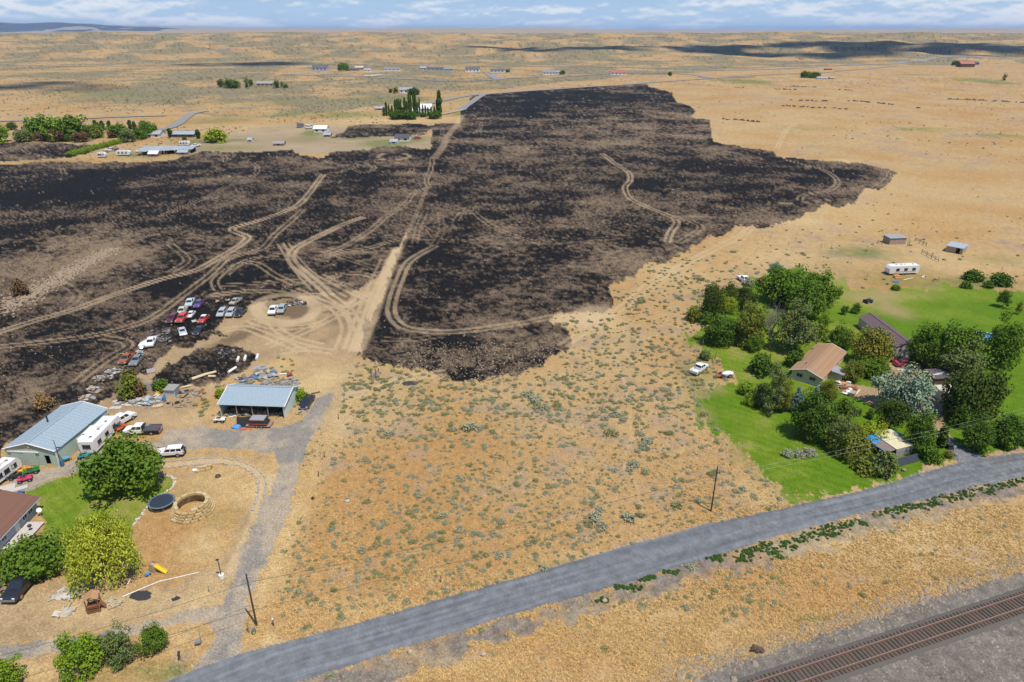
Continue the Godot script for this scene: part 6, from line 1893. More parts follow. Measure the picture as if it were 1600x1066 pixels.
	heap("scrap_heap", 236, 628, 44, 40, Vector2(0.3, 0.9), [junk[3], junk[0], mat("junk_sky", Color(0.35, 0.45, 0.5), 0.6), junk[4]], "blue-grey sheet scrap in front of the shed ruin", "scrap heap", 0.4, 42)
	heap("scrap_heap", 300, 616, 44, 34, Vector2(0.25, 0.8), [junk[1], junk[4], junk[5], junk[0]], "brown burnt timbers beside the small shed ruin", "scrap heap", 0.4, 43)
	heap("scrap_heap", 280, 632, 40, 24, Vector2(0.25, 0.6), [junk[1], junk[0], junk[5]], "dark burnt litter below the blue drum", "scrap heap", 0.3, 44)
	solo("cream_slab", MB.new().box(Vector3(0, 0.12, 0), Vector3(1.6, 0.22, 1.1)).box(Vector3(0.4, 0.2, 0.3), Vector3(1.2, 0.2, 0.8), 0.4).done(), mat("cream_stone", Color(0.5, 0.42, 0.28), 0.9), "cream stone slab in front of the shed scrap", "slab", G(246, 635), 0.3)
	solo("cream_slab", MB.new().box(Vector3(0, 0.08, 0), Vector3(2.0, 0.14, 1.0)).box(Vector3(-0.5, 0.14, 0.2), Vector3(1.0, 0.14, 0.7), 0.3).done(), mat("pale_concrete", Color(0.5, 0.48, 0.43), 0.9), "pale flat slab on the tan soil behind the workshop", "slab", G(181, 638), 0.1)
	board(209, 622, 218, 617, 0.3, 0.12, white, "pale_plank", "long pale plank by the scorched bush", "", "plank")
	board(190, 633, 214, 634, 0.25, 0.1, white, "pale_plank", "pale plank lying at the scrap's near edge", "", "plank")
	board(256, 636, 276, 635, 0.3, 0.1, mat("junk_tan", Color(0.35, 0.26, 0.17), 0.85), "tan_plank", "tan plank below the blue drum", "", "plank")
	log_lying(300, 595, 323, 587, 0.35, mat("peeled_log", Color(0.62, 0.52, 0.34), 0.8), "peeled_log", "thick peeled cream log inside the burnt oval", "", "log")
	log_lying(318, 588, 338, 583, 0.3, mat("peeled_log", Color(0.62, 0.52, 0.34), 0.8), "peeled_log", "peeled log lying against the thick cream one", "", "log")
	log_lying(326, 590, 337, 590, 0.28, mat("peeled_log", Color(0.62, 0.52, 0.34), 0.8), "peeled_log", "short split log at the cream log's end", "", "log")
	log_lying(284, 607, 299, 604, 0.22, mat("peeled_log", Color(0.62, 0.52, 0.34), 0.8), "peeled_log", "short cream log pieces beside the small shed ruin", "", "log")
	tree("scorched_bush", "shrub_1", 178, 580, 222, 622, L.olive, "half-scorched green bush beside the shed ruin", 0.0, "", "bush")
	tree("scorched_bush", "shrub_2", 196, 596, 226, 622, L.scorched, "brown scorched bush against the green one", 0.0, "", "bush")
	tree("scorched_bush", "shrub_2", 238, 592, 262, 612, L.green, "green bush between the two shed ruins", 0.0, "", "bush")
	tree("scorched_bush", "shrub_1", 16, 436, 44, 462, L.scorched, "scorched bush on the rubble bank in the burn", 0.0, "", "bush")
	tree("dry_shrub", "shrub_2", 52, 612, 84, 640, leaf_mat("leaf_tan", Color(0.3, 0.2, 0.09)), "tan dead shrub behind the workshop", 0.0, "", "bush")
	for e in [[24, 610], [8, 612], [121, 620], [135, 606], [151, 592], [40, 615]]:
		post(e[0], e[1], 1.2, 0.09, mat("char_black", Color(0.018, 0.017, 0.018), 0.9), "charred black fence post standing in the burn behind the workshop", "charred fence posts")
	post(230, 480, 2.4, 0.08, mat("grey_board", Color(0.3, 0.28, 0.26), 0.9), "tall thin grey pole standing alone in the burn", "", "thin_pole")
	for e in [[580, 590, 1.9], [587.5, 592, 2.3], [592, 588, 1.8]]:
		post(e[0], e[1], e[2], 0.1, mat("dark_timber", Color(0.11, 0.07, 0.045), 0.9), "dark leaning gate post at the burn edge", "gate posts at the burn edge", "gate_post")
	solo("pale_boards", MB.new().box(Vector3(0, 0.75, 0), Vector3(0.9, 0.9, 0.05)).box(Vector3(0.85, 0.8, 0), Vector3(0.5, 0.8, 0.05), 0.3).done(), mat("pale_board", Color(0.5, 0.45, 0.4), 0.8), "pale board panel between the dark gate posts", "board", G(585, 590))
	board(596, 572, 606, 566, 0.25, 0.2, mat("char_black", Color(0.018, 0.017, 0.018), 0.9), "charred_beam", "charred beam at the tan edge of the burn", "", "beam")
	board(610, 555, 634, 552, 0.4, 0.35, mat("char_black", Color(0.018, 0.017, 0.018), 0.9), "charred_beam", "long charred beam beside the tan cut", "", "beam")
	solo("ash_patch", MB.new().lump(Vector3.ZERO, Vector3(1.8, 0.05, 1.0), 0.2, 5, 14, 5).done(), mat("ash", Color(0.035, 0.033, 0.035), 0.95), "black scorch mound beside the twin track in the dry grass", "ash heap", G(640, 599))

# ---------------------------------------------------------------- the green farmstead
func build_right_farm() -> void:
	var L := leaf_tones()
	var white := mat("white_trim", Color(0.78, 0.78, 0.76), 0.55)
	var white_paint := paint("white_paint", Color(0.8, 0.8, 0.79))
	var cream := mat("cream_siding", Color(0.56, 0.5, 0.33), 0.75)
	var timber := mat("weathered_timber", Color(0.30, 0.25, 0.19), 0.9)
	# house
	var s := site(1235.5, 590.5, 1281, 604)
	var d := 15.0
	var o := thing("farmhouse", "cream farmhouse with tan shingle roof among the trees", "house")
	place(o, s, d)
	var l: float = s.length
	var shingle := mat("tan_shingle", Color(0.40, 0.245, 0.14), 0.95, 0.0, "grain", 0.6)
	hall(o, l, d, 1.95, 2.9, false, 0.4, cream, shingle, mat("pale_trim", Color(0.55, 0.54, 0.5), 0.7), 0)
	for q in [-1.0, 1.0]:
		for k in 9:
			var run := (l * 0.5 + 0.4) / 9.0
			var x := (k + 0.5) * run
			part("shingle_course", MB.new().slab(Vector3(q * x, 3.03 - x * (0.95 / (l * 0.5)), 0), Vector3(run * 0.98, 0.02, d + 0.74), Basis.from_euler(Vector3(0, 0, -q * atan(0.95 / (l * 0.5))))).done(), mat("tan_shingle_%d" % (k % 3), Color(0.40, 0.245, 0.14) * (0.94 + 0.06 * (k % 3)), 0.95, 0.0, "grain", 0.5), o)
	part("foundation", MB.new().box(Vector3(0, 0.12, d * 0.5 + 0.05), Vector3(l + 0.1, 0.24, 0.1)).done(), white, o)
	for x in [-l * 0.22, l * 0.22]:
		window(o, Vector3(x, 1.15, d * 0.5), 1.1, 0.7, 0.0, timber)
	for z in [-4.5, 5.5]:
		window(o, Vector3(l * 0.5, 1.15, z), 1.0, 0.8, PI * 0.5, white)
	var porch := part("porch", MB.new().slab(Vector3(l * 0.5 + 1.5, 1.75, 1.5), Vector3(3.0, 0.06, 3.0), Basis.from_euler(Vector3(0, 0, -0.12))).done(), mat("grey_roof_sheet", Color(0.3, 0.31, 0.33), 0.5), o)
	part("porch_wall", MB.new().box(Vector3(l * 0.5 + 1.4, 0.85, 2.9), Vector3(2.6, 1.6, 0.08)).done(), mat("tan_board", Color(0.4, 0.33, 0.24), 0.85), porch)
	part("porch_post", MB.new().box(Vector3(l * 0.5 + 2.85, 0.8, 0.1), Vector3(0.1, 1.6, 0.1)).done(), timber, porch)
	part("roof_vent", MB.new().box(Vector3(-1.2, 2.75, 4.5), Vector3(0.25, 0.4, 0.25)).done(), timber, o)
	# white tarps and orange boards beside it
	heap("tarp_heap", 1317, 600, 22, 9, Vector2(0.6, 1.3), [white, white, mat("orange_board", Color(0.55, 0.27, 0.08), 0.8)], "white sheeting and orange boards beside the farmhouse porch", "building scrap", 0.4, 51)
	heap("tarp_heap", 1332, 615, 26, 9, Vector2(0.6, 1.4), [white, mat("tan_board", Color(0.4, 0.33, 0.24), 0.85), mat("orange_board", Color(0.55, 0.27, 0.08), 0.8)], "torn white sheeting spread on the bare ground", "building scrap", 0.3, 52)
	solo("timber_stack", MB.new().box(Vector3(0, 0.2, 0), Vector3(3.0, 0.4, 0.9)).box(Vector3(0.2, 0.48, 0), Vector3(2.6, 0.16, 0.7), 0.08).done(), mat("red_brown_board", Color(0.3, 0.12, 0.05), 0.85), "red-brown timber stack between the white sheets", "timber stack", G(1325, 608), -0.15)
	# metal shop with brown roof
	s = site(1394, 557, 1428, 557.5)
	d = 16.5
	o = thing("metal_shop", "beige metal shop with brown roof and white roller door", "workshop")
	place(o, s, d)
	o.rotation.y += 0.06
	l = s.length
	hall(o, l, d, 2.3, 3.3, false, 0.15, mat("beige_siding", Color(0.5, 0.46, 0.38), 0.65), mat("brown_metal_roof", Color(0.17, 0.115, 0.105), 0.45, 0.1), null, 20)
	door(o, "roller_door", Vector3(0.1, 0.03, d * 0.5), l * 0.5, 1.75, 0.0, white, 4)
	parked("sedan", 1401, 572, 1427, 571, paint("sports_red", Color(0.36, 0.012, 0.02)), "dark red sports car before the roller door", "", 0.92)
	quad_bike(G(1399, 566), 0.6, paint("tractor_red", Color(0.5, 0.05, 0.04)), "red quad bike behind the red sports car", "quad_bike", "quad bike", 1.1)
	heap("yard_scrap", 1438, 566, 26, 20, Vector2(0.4, 1.0), [mat("junk_dark", Color(0.05, 0.05, 0.055), 0.8), mat("junk_grey", Color(0.25, 0.25, 0.25), 0.8), mat("orange_board", Color(0.55, 0.27, 0.08), 0.8)], "dark yard clutter beside the metal shop", "clutter", 0.7, 53)
	solo("white_slab", MB.new().box(Vector3(0, 0.04, 0), Vector3(3.4, 0.08, 1.2)).box(Vector3(-0.7, 0.06, 0.6), Vector3(1.4, 0.08, 0.7), 0.1).done(), mat("pale_concrete", Color(0.5, 0.48, 0.43), 0.9), "pale concrete pad in front of the red sports car", "slab", G(1416, 579))
	solo("white_fence_panel", MB.new().box(Vector3(0, 0.6, 0), Vector3(7.0, 1.2, 0.06)).box(Vector3(0, 1.22, 0), Vector3(7.0, 0.06, 0.12)).done(), white, "white board fence beside the big shade trees", "fence", G(1447, 568), 0.75 + PI * 0.5)
	o = thing("roof_ruin", "low dark shed with white sheets strewn over its roof", "shed", G(1470, 596), 0.1)
	part("wall", MB.new().box(Vector3(0, 0.8, 0), Vector3(5.4, 1.6, 3.2)).done(), mat("dark_timber", Color(0.11, 0.07, 0.045), 0.9), o)
	part("roof", MB.new().slab(Vector3(0, 1.75, 0), Vector3(5.8, 0.1, 3.6), Basis.from_euler(Vector3(0.1, 0, 0))).done(), mat("junk_dark_roof", Color(0.09, 0.08, 0.085), 0.9), o)
	for k in 5:
		part("roof_sheet", MB.new().slab(Vector3(-1.9 + k * 0.95, 1.88 - 0.05 * (k % 2), 0.5 - 0.4 * (k % 3)), Vector3(1.3, 0.04, 0.45), Basis.from_euler(Vector3(0.1, 0.1 * k, 0))).done(), mat("junk_white", Color(0.44, 0.43, 0.41), 0.8), o)
	o = thing("garden_shed", "cream shed half hidden behind the big dark pine", "shed", G(1476, 622), 0.1)
	part("wall", MB.new().box(Vector3(0, 0.95, 0), Vector3(3.2, 1.9, 2.4)).done(), cream, o)
	part("roof", MB.new().slab(Vector3(0, 2.0, 0), Vector3(3.6, 0.1, 2.8), Basis.from_euler(Vector3(0.08, 0, 0))).done(), mat("pale_roof", Color(0.55, 0.5, 0.4), 0.8), o)
	# white trailer cabin with timber steps
	s = site(1388, 431, 1434, 429)
	var at: Vector3 = s.mid + Vector3(0, 0, -1.2)
	var cab := camper(at, s.turn + PI, s.length, 2.4, 2.75, "long white trailer home standing in the dry pasture", white_paint, false, false, "trailer_home")
	solo("timber_steps", MB.new().box(Vector3(0, 0.35, 0), Vector3(1.6, 0.7, 0.9)).box(Vector3(0, 0.15, 0.8), Vector3(1.6, 0.3, 0.7)).box(Vector3(0, 0.95, -0.5), Vector3(1.6, 0.6, 0.06)).done(), mat("orange_board", Color(0.55, 0.27, 0.08), 0.8), "orange timber steps at the trailer home door", "steps", G(1401, 434))
	solo("paddling_pool", MB.new().ring(Vector3(0, 0.15, 0), Vector3.UP, 0.7, 0.15, 16, 6).tube(Vector3(0, 0.1, 0), Vector3(0, 0.14, 0), 0.7, 0.7, 16).done(), mat("pool_blue", Color(0.05, 0.2, 0.45), 0.4), "small blue paddling pool below the timber steps", "paddling pool", G(1400, 441))
	log_lying(1412, 438, 1426, 435, 0.1, white, "white_pole", "white pole lying below the trailer home", "", "pole")
	heap("yard_scrap", 1444, 433, 10, 6, Vector2(0.3, 0.6), [white, mat("junk_dark", Color(0.05, 0.05, 0.055), 0.8)], "small pile of bags off the trailer home's end", "scrap heap", 0.6, 54)
	# field sheds and corral
	s = site(1389.5, 382.5, 1415, 381.5)
	o = thing("field_shed", "small pinkish board shed with flat grey roof in the pasture", "shed")
	place(o, s, 3.6)
	l = s.length
	for k in 8:
		part("wall_board", MB.new().box(Vector3(-l * 0.5 + (k + 0.5) * l / 8.0, 1.05, 1.75), Vector3(l / 8.0 - 0.03, 2.1, 0.06)).done(), mat("pink_board_%d" % (k % 2), Color(0.42, 0.3, 0.25) * (0.9 + 0.1 * (k % 2)), 0.85), o)
	part("wall", MB.new().box(Vector3(-l * 0.5 + 0.03, 1.05, 0), Vector3(0.06, 2.1, 3.4)).box(Vector3(l * 0.5 - 0.03, 1.05, 0), Vector3(0.06, 2.1, 3.4)).box(Vector3(0, 1.05, -1.75), Vector3(l, 2.1, 0.06)).done(), timber, o)
	part("roof", MB.new().slab(Vector3(0, 2.25, 0), Vector3(l + 0.4, 0.08, 4.0), Basis.from_euler(Vector3(0.06, 0, 0))).done(), mat("grey_roof_sheet", Color(0.3, 0.31, 0.33), 0.5), o)
	s = site(1477, 393, 1503, 398)
	o = thing("field_shed", "tan loafing shed with pale metal roof and dark doorway", "shed")
	place(o, s, 4.4)
	l = s.length
	part("wall", MB.new().box(Vector3(-l * 0.2, 1.0, 2.1), Vector3(l * 0.6, 2.0, 0.08)).box(Vector3(l * 0.42, 1.0, 2.1), Vector3(l * 0.16, 2.0, 0.08)).box(Vector3(l * 0.22, 1.9, 2.1), Vector3(l * 0.24, 0.2, 0.08)).box(Vector3(0, 1.0, -2.1), Vector3(l, 2.0, 0.08)).box(Vector3(l * 0.5 - 0.04, 1.0, 0), Vector3(0.08, 2.0, 4.12)).box(Vector3(-l * 0.5 + 0.04, 1.0, 0), Vector3(0.08, 2.0, 4.12)).done(), mat("tan_board", Color(0.4, 0.33, 0.24), 0.85), o)
	part("roof", MB.new().slab(Vector3(0, 2.15, 0), Vector3(l + 0.4, 0.08, 4.9), Basis.from_euler(Vector3(0.1, 0, 0))).done(), mat("pale_metal", Color(0.42, 0.46, 0.5), 0.45, 0.2), o)
	var rails := mat("grey_rail", Color(0.2, 0.16, 0.13), 0.9)
	for e in [[1371, 381], [1378, 383], [1383, 377], [1418, 385], [1421, 382], [1430, 377], [1437, 380], [1442, 383], [1447, 385], [1455, 404], [1461, 407], [1466, 410], [1448, 400], [1440, 396]]:
		post(e[0], e[1], 1.4, 0.09, rails, "grey corral post near the field sheds", "corral posts near the field sheds", "corral_post")
	for e in [[1371, 381, 1378, 383], [1430, 377, 1447, 385], [1440, 396, 1466, 410]]:
		var a := G(e[0], e[1])
		var b := G(e[2], e[3])
		var ln := a.distance_to(b)
		solo("corral_rail", MB.new().box(Vector3(0, 0.6, 0), Vector3(ln, 0.12, 0.06)).box(Vector3(0, 1.05, 0), Vector3(ln, 0.12, 0.06)).done(), rails, "grey corral rail between two corral posts", "rail", (a + b) * 0.5, yaw_to(a, b), "corral rails")
	for e in [[1283, 388], [1299, 388], [1420, 377], [1355, 433], [1466, 440], [1500, 436], [1565, 424], [1408, 365], [1455, 360], [1434, 358], [1232, 384], [1204, 372]]:
		post(e[0], e[1], 1.4, 0.07, timber, "lone wooden fence post in the dry pasture", "pasture fence posts")
	for e in [[1098, 540], [1114, 565], [1118, 560]]:
		post(e[0], e[1], 1.5, 0.1, timber, "wooden gate post where the lawn meets the rough grass", "lawn gate posts", "gate_post")
	# wrecks at the lawn edge
	var wreck := parked("pickup", 1084, 586, 1100, 575, white_paint, "white flat truck wreck on the rough grass", "", 0.95)
	var roller := thing("tank_trailer", "white tank trailer with black wheels at the lawn edge", "trailer", G(1134, 589), 0.15)
	part("tank", MB.new().lump(Vector3(0.3, 0.7, 0), Vector3(1.3, 0.6, 0.65), 0.05, 6, 12, 7).done(), white_paint, roller)
	part("frame", MB.new().box(Vector3(-0.6, 0.4, 0), Vector3(3.0, 0.1, 0.9)).done(), mat("rust_red", Color(0.35, 0.07, 0.045), 0.6), roller)
	wheels(roller, [0.6, -0.9], 1.5, 0.42)
	solo("bleached_stump", MB.new().tube(Vector3(0, 0, 0), Vector3(-0.15, 1.1, 0), 0.16, 0.08, 6).tube(Vector3(0.2, 0, 0), Vector3(0.35, 1.0, 0), 0.14, 0.07, 6).done(), mat("bleached_wood", Color(0.5, 0.45, 0.38), 0.9), "bleached forked stump beside the lawn gate", "stump", G(1115, 567))
	board(1091, 569, 1103, 566, 0.2, 0.15, mat("bleached_wood", Color(0.5, 0.45, 0.38), 0.9), "bleached_log", "bleached logs lying above the white truck wreck", "", "log")
	parked("pickup", 1157, 437, 1168, 444, white_paint, "white truck beyond the dark pines", "", 1.0)
	quad_bike(G(1356, 473), 0.4, paint("black_paint", Color(0.02, 0.02, 0.023)), "black quad bike by the orchard ditch", "quad_bike", "quad bike", 1.2)
	# pool
	o = thing("swimming_pool", "round above-ground pool with pale blue rim on the lawn", "pool", G(1538, 531))
	part("wall", MB.new().tube(Vector3.ZERO, Vector3(0, 0.95, 0), 2.2, 2.2, 24, false).done(), mat("pool_wall", Color(0.25, 0.42, 0.55), 0.5), o)
	part("rim", MB.new().ring(Vector3(0, 0.97, 0), Vector3.UP, 2.2, 0.12, 24, 5).done(), mat("pool_rim", Color(0.5, 0.62, 0.7), 0.4), o)
	part("water", MB.new().tube(Vector3(0, 0.78, 0), Vector3(0, 0.8, 0), 2.15, 2.15, 24).done(), mat("pool_water", Color(0.03, 0.16, 0.36), 0.06, 0.0, ""), o)
	# shelter with patchwork roof
	s = site(1398, 716, 1425, 709)
	o = thing("patchwork_shelter", "shelter with cream, blue and green roof sheets and grey walls", "shelter")
	place(o, s, 5.0)
	l = s.length
	for k in 2:
		part("wall_panel", MB.new().box(Vector3(-l * 0.25 + k * l * 0.5, 0.75, 2.45), Vector3(l * 0.49, 1.5, 0.06)).done(), mat("grey_panel_%d" % k, Color(0.36, 0.35, 0.33) * (1.0 - 0.1 * k), 0.85), o)
	part("wall_panel", MB.new().box(Vector3(l * 0.5 + 0.3, 0.7, 0.6), Vector3(0.06, 1.4, 3.6)).done(), mat("tan_board", Color(0.4, 0.33, 0.24), 0.85), o)
	for k in 2:
		part("roof_sheet", MB.new().slab(Vector3(0, 1.72 + k * 0.13, 1.25 - k * 2.5), Vector3(l + 0.1, 0.05, 2.44), Basis.from_euler(Vector3(0.05, 0, 0))).done(), mat("cream_sheet", Color(0.62, 0.58, 0.38), 0.6), o)
	part("roof_sheet", MB.new().slab(Vector3(l * 0.5 + 0.45, 1.7, -0.4), Vector3(0.9, 0.05, 4.4), Basis.from_euler(Vector3(0.05, 0, -0.15))).done(), mat("green_sheet", Color(0.02, 0.17, 0.12), 0.5), o)
	part("roof_sheet", MB.new().slab(Vector3(-l * 0.5 - 1.0, 1.5, 1.0), Vector3(1.95, 0.05, 2.7), Basis.from_euler(Vector3(0.05, 0, 0.1))).done(), mat("brown_grey_sheet", Color(0.2, 0.16, 0.15), 0.8), o)
	part("roof_sheet", MB.new().slab(Vector3(-l * 0.5 - 1.0, 1.63, -1.35), Vector3(1.95, 0.05, 2.0), Basis.from_euler(Vector3(0.05, 0, 0.1))).done(), mat("blue_sheet", Color(0.02, 0.24, 0.6), 0.5), o)
	part("roof_edge", MB.new().box(Vector3(-l * 0.5 - 1.95, 1.4, 0), Vector3(0.1, 0.1, 4.6)).done(), mat("blue_sheet", Color(0.02, 0.24, 0.6), 0.5), o)
	for x in [-l * 0.5 - 1.9, l * 0.5 + 0.8]:
		for z in [-2.2, 2.2]:
			part("post", MB.new().box(Vector3(x, 0.7, z), Vector3(0.1, 1.4, 0.1)).done(), timber, o)
	solo("dark_screen", MB.new().slab(Vector3(0, 0.65, 0), Vector3(4.6, 1.25, 0.06), Basis.from_euler(Vector3(-0.5, 0, 0))).slab(Vector3(2.2, 0.6, -0.5), Vector3(0.06, 1.1, 1.2), Basis.IDENTITY).done(), mat("shade_cloth", Color(0.035, 0.045, 0.065), 0.8), "dark blue shade cloth screen at the road side of the shelter", "screen", G(1417, 724), s.turn)
	solo("dark_bin", MB.new().taper(-0.5, 0.5, 0.4, 0, -0.45, 0.45, 0.35, 0.8).box(Vector3(0, 0.85, 0), Vector3(1.1, 0.1, 0.9)).done(), mat("rack_black", Color(0.03, 0.03, 0.03), 0.6), "black bin at the drive mouth under the cypress", "bin", G(1484, 701))
	solo("marker_sign", MB.new().box(Vector3(0, 0.45, 0), Vector3(0.12, 0.9, 0.12)).box(Vector3(0, 0.95, 0), Vector3(0.4, 0.3, 0.12)).done(), mat("pale_board", Color(0.5, 0.45, 0.4), 0.8), "pale mailbox post at the farm drive mouth", "mailbox", G(1490, 706))
	for e in [[1412, 736, "round brown boulder on the grass strip below the shelter"], [1493, 712, "grey boulder at the farm drive mouth"]]:
		solo("boulder", MB.new().lump(Vector3(0, 0.2, 0), Vector3(0.4, 0.3, 0.35), 0.2, int(e[0]), 9, 6).done(), mat("brown_stone", Color(0.27, 0.22, 0.17), 0.9), e[2], "boulder", G(e[0], e[1]))
	# trees: kind, box, tone, words
	for e in [
		["pine_1", 1095, 445, 1130, 493, "dark", "dark pine at the corner of the windbreak", 0.05], ["pine_2", 1120, 442, 1156, 480, "dark", "dark pine between two others in the windbreak", 0.05], ["pine_3", 1146, 442, 1184, 482, "dark", "dark pine at the windbreak end by the white truck", 0.05],
		["round_3", 1124, 462, 1152, 488, "yellow", "yellow-green young tree between the dark pines", 0.1], ["round_2", 1100, 485, 1152, 537, "deep", "deep green round tree at the lawn corner", 0.1], ["round_1", 1144, 474, 1200, 535, "olive", "tall olive-green tree between dark green and bare trees", 0.1],
		["loose_1", 1166, 522, 1195, 547, "green", "small green tree on the lawn before the olive one", 0.25], ["olive_2", 1214, 472, 1277, 547, "grey", "broad silver-green poplar behind the farmhouse", 0.1], ["spruce_1", 1208, 457, 1230, 479, "blue", "blue spruce tip above the bare tree", 0.0],
		["round_3", 1192, 418, 1262, 474, "green", "large bright green tree at the back of the lawn", 0.1], ["round_2", 1240, 422, 1306, 474, "green", "large green tree beside the orchard ditch", 0.1], ["round_1", 1234, 440, 1294, 494, "green", "broad green tree in front of the two large ones", 0.1],
		["olive_1", 1201, 409, 1222, 426, "silver", "pale silvery bush tree behind the bright green trees", 0.0], ["loose_2", 1272, 484, 1300, 530, "bright", "light green tree behind the farmhouse roof", 0.1], ["round_3", 1296, 506, 1332, 543, "green", "round green tree off the farmhouse gable", 0.15],
		["loose_3", 1305, 449, 1317, 465, "green", "orchard sapling closest to the ditch", 0.3], ["loose_1", 1314, 477, 1327, 490, "deep", "round orchard sapling beside its twin", 0.3], ["loose_2", 1331, 473, 1346, 488, "green", "orchard sapling on the mown strip by the ditch", 0.3],
		["loose_2", 1192, 568, 1232, 643, "grey", "tall grey-green tree at the lawn hedge head", 0.05], ["round_3", 1210, 588, 1240, 643, "olive", "olive-yellow tree beside the grey-green one", 0.05], ["spruce_2", 1230, 604, 1262, 643, "blue", "blue spruce in the lawn hedge", 0.0], ["spruce_1", 1263, 603, 1287, 632, "silver", "pale silver spruce behind the dark maple", 0.0],
		["round_1", 1237, 611, 1301, 687, "deep", "big dark maple in the lawn hedge", 0.05], ["round_2", 1292, 638, 1340, 704, "grey", "green-grey tree below the dark maple", 0.05], ["round_3", 1298, 666, 1362, 716, "olive", "olive shrubby tree at the hedge's road end", 0.02],
		["round_2", 1279, 590, 1312, 625, "olive", "round olive tree at the farmhouse front corner", 0.1], ["pine_2", 1370, 618, 1422, 672, "dark", "dark pine with bare trunk behind the shelter", 0.35], ["loose_3", 1340, 660, 1392, 690, "yellow", "yellow-green spreading bush behind the shelter", 0.05],
		["round_1", 1334, 512, 1397, 568, "rusty", "yellowish tree in front of the metal shop", 0.15], ["round_2", 1338, 556, 1388, 588, "green", "low green tree below the yellowish one", 0.1], ["loose_1", 1316, 562, 1352, 595, "olive", "olive bushy tree near the farmhouse porch", 0.1],
		["round_1", 1420, 506, 1484, 574, "green", "big shade tree next to the metal shop", 0.1], ["round_3", 1458, 504, 1542, 580, "green", "broad shade tree between shop and pool", 0.1], ["round_2", 1468, 530, 1538, 592, "grey", "spreading shade tree over the dark shed", 0.1],
		["round_2", 1540, 492, 1606, 572, "green", "big green tree beside the pool", 0.1], ["olive_1", 1370, 572, 1465, 644, "silver", "wide silver-leaved Russian olive tree in the yard", 0.08], ["pine_1", 1474, 574, 1575, 654, "dark", "very large dark pine over the cream shed", 0.05],
		["pine_3", 1500, 648, 1558, 704, "deep", "dense dark bush tree at the drive mouth", 0.02], ["round_1", 1548, 648, 1610, 697, "deep", "dark tree in the roadside thicket", 0.02], ["round_3", 1488, 630, 1540, 668, "deep", "dark green tree above the drive mouth", 0.05], ["round_2", 1600, 640, 1670, 700, "deep", "dark tree at the far end of the roadside thicket", 0.02],
		["round_1", 1418, 642, 1467, 708, "green", "green tree between the shelter and the drive", 0.05], ["poplar_1", 1465, 666, 1482, 699, "dark", "narrow dark cypress at the drive edge", 0.0],
		["loose_1", 1559, 452, 1583, 477, "deep", "lone round tree in the far corner of the pasture lawn", 0.35], ["loose_2", 1588, 470, 1600, 489, "olive", "thin sapling near the lone round tree", 0.3]]:
		tree(("spruce_tree" if e[0].begins_with("spruce") else "pine_tree" if e[0].begins_with("pine") else "garden_tree"), e[0], e[1], e[2], e[3], e[4], L[e[5]], e[6], e[7])
	tree("bare_tree", "bare_1", 1186, 476, 1230, 545, L.deadwood, "pale-barked bare tree standing before the silver poplar", 0.0)
	for e in [["shrub_1", 1174, 554, 1217, 587, "deep", "round dark shrub on the lawn before the farmhouse"], ["shrub_2", 1228, 548, 1257, 574, "deep", "dark shrub against the farmhouse corner"], ["shrub_1", 1074, 479, 1102, 503, "olive", "olive shrub at the windbreak foot"], ["shrub_2", 1092, 487, 1117, 506, "deep", "dark shrub at the windbreak foot"], ["shrub_1", 1304, 620, 1335, 645, "green", "green shrub inside the hedge curve"], ["shrub_2", 1334, 635, 1347, 650, "deep", "small round shrub on the inner lawn"], ["shrub_1", 1354, 639, 1367, 655, "deep", "small cone shrub beside the dark pine trunk"], ["shrub_1", 1441, 696, 1477, 724, "green", "bright hedge shrub beside the dark screen"], ["shrub_2", 1474, 704, 1491, 716, "olive", "olive shrub at the drive corner"], ["shrub_2", 1334, 714, 1377, 740, "olive", "olive-green shrub mass below the shelter"], ["shrub_1", 1354, 703, 1400, 744, "grey", "grey-green lilac shrub in front of the shelter"], ["shrub_2", 1360, 722, 1392, 745, "grey", "pale grey shrub at the grass strip"], ["shrub_1", 1221, 701, 1240, 714, "sage", "first low lavender clump on the mown lawn"], ["shrub_2", 1238, 702, 1258, 713, "sage", "middle low lavender clump on the mown lawn"], ["shrub_1", 1256, 700, 1278, 712, "sage", "last low lavender clump on the mown lawn"], ["shrub_2", 1153, 596, 1179, 617, "bright", "pale green round shrub at the lawn edge"], ["shrub_1", 1161, 615, 1183, 634, "bright", "second pale green shrub at the lawn edge"], ["shrub_1", 1174, 600, 1200, 632, "grey", "dark grey-green shrub beside the pale ones"], ["shrub_1", 1160, 434, 1180, 446, "sage", "grey bush by the white truck"], ["shrub_1", 1182, 432, 1196, 446, "scorched", "brownish bush beside the bright green tree"], ["shrub_1", 1392, 445, 1408, 453, "green", "low green bush below the timber steps"], ["shrub_2", 1500, 440, 1520, 450, "deep", "dark low bush row behind the pasture lawn"], ["shrub_1", 1535, 440, 1554, 450, "deep", "dark low bush beside a pale dirt strip"], ["shrub_2", 1506, 425, 1540, 436, "deep", "long low weed clump above the pale dirt strip"], ["shrub_1", 1545, 430, 1585, 442, "deep", "dark weed clump at the end of the dirt strip"], ["shrub_2", 1084, 566, 1102, 580, "sage", "grey bush behind the white truck wreck"], ["shrub_1", 1092, 545, 1112, 562, "grey", "grey-green bush by the lawn gate"], ["shrub_1", 1556, 660, 1600, 700, "green", "green roadside bush under the thicket trees"], ["shrub_2", 1508, 672, 1545, 706, "green", "rounded green bush at the thicket foot"]]:
		tree("garden_shrub", e[0], e[1], e[2], e[3], e[4], L[e[5]], e[6], 0.0, "", "shrub")

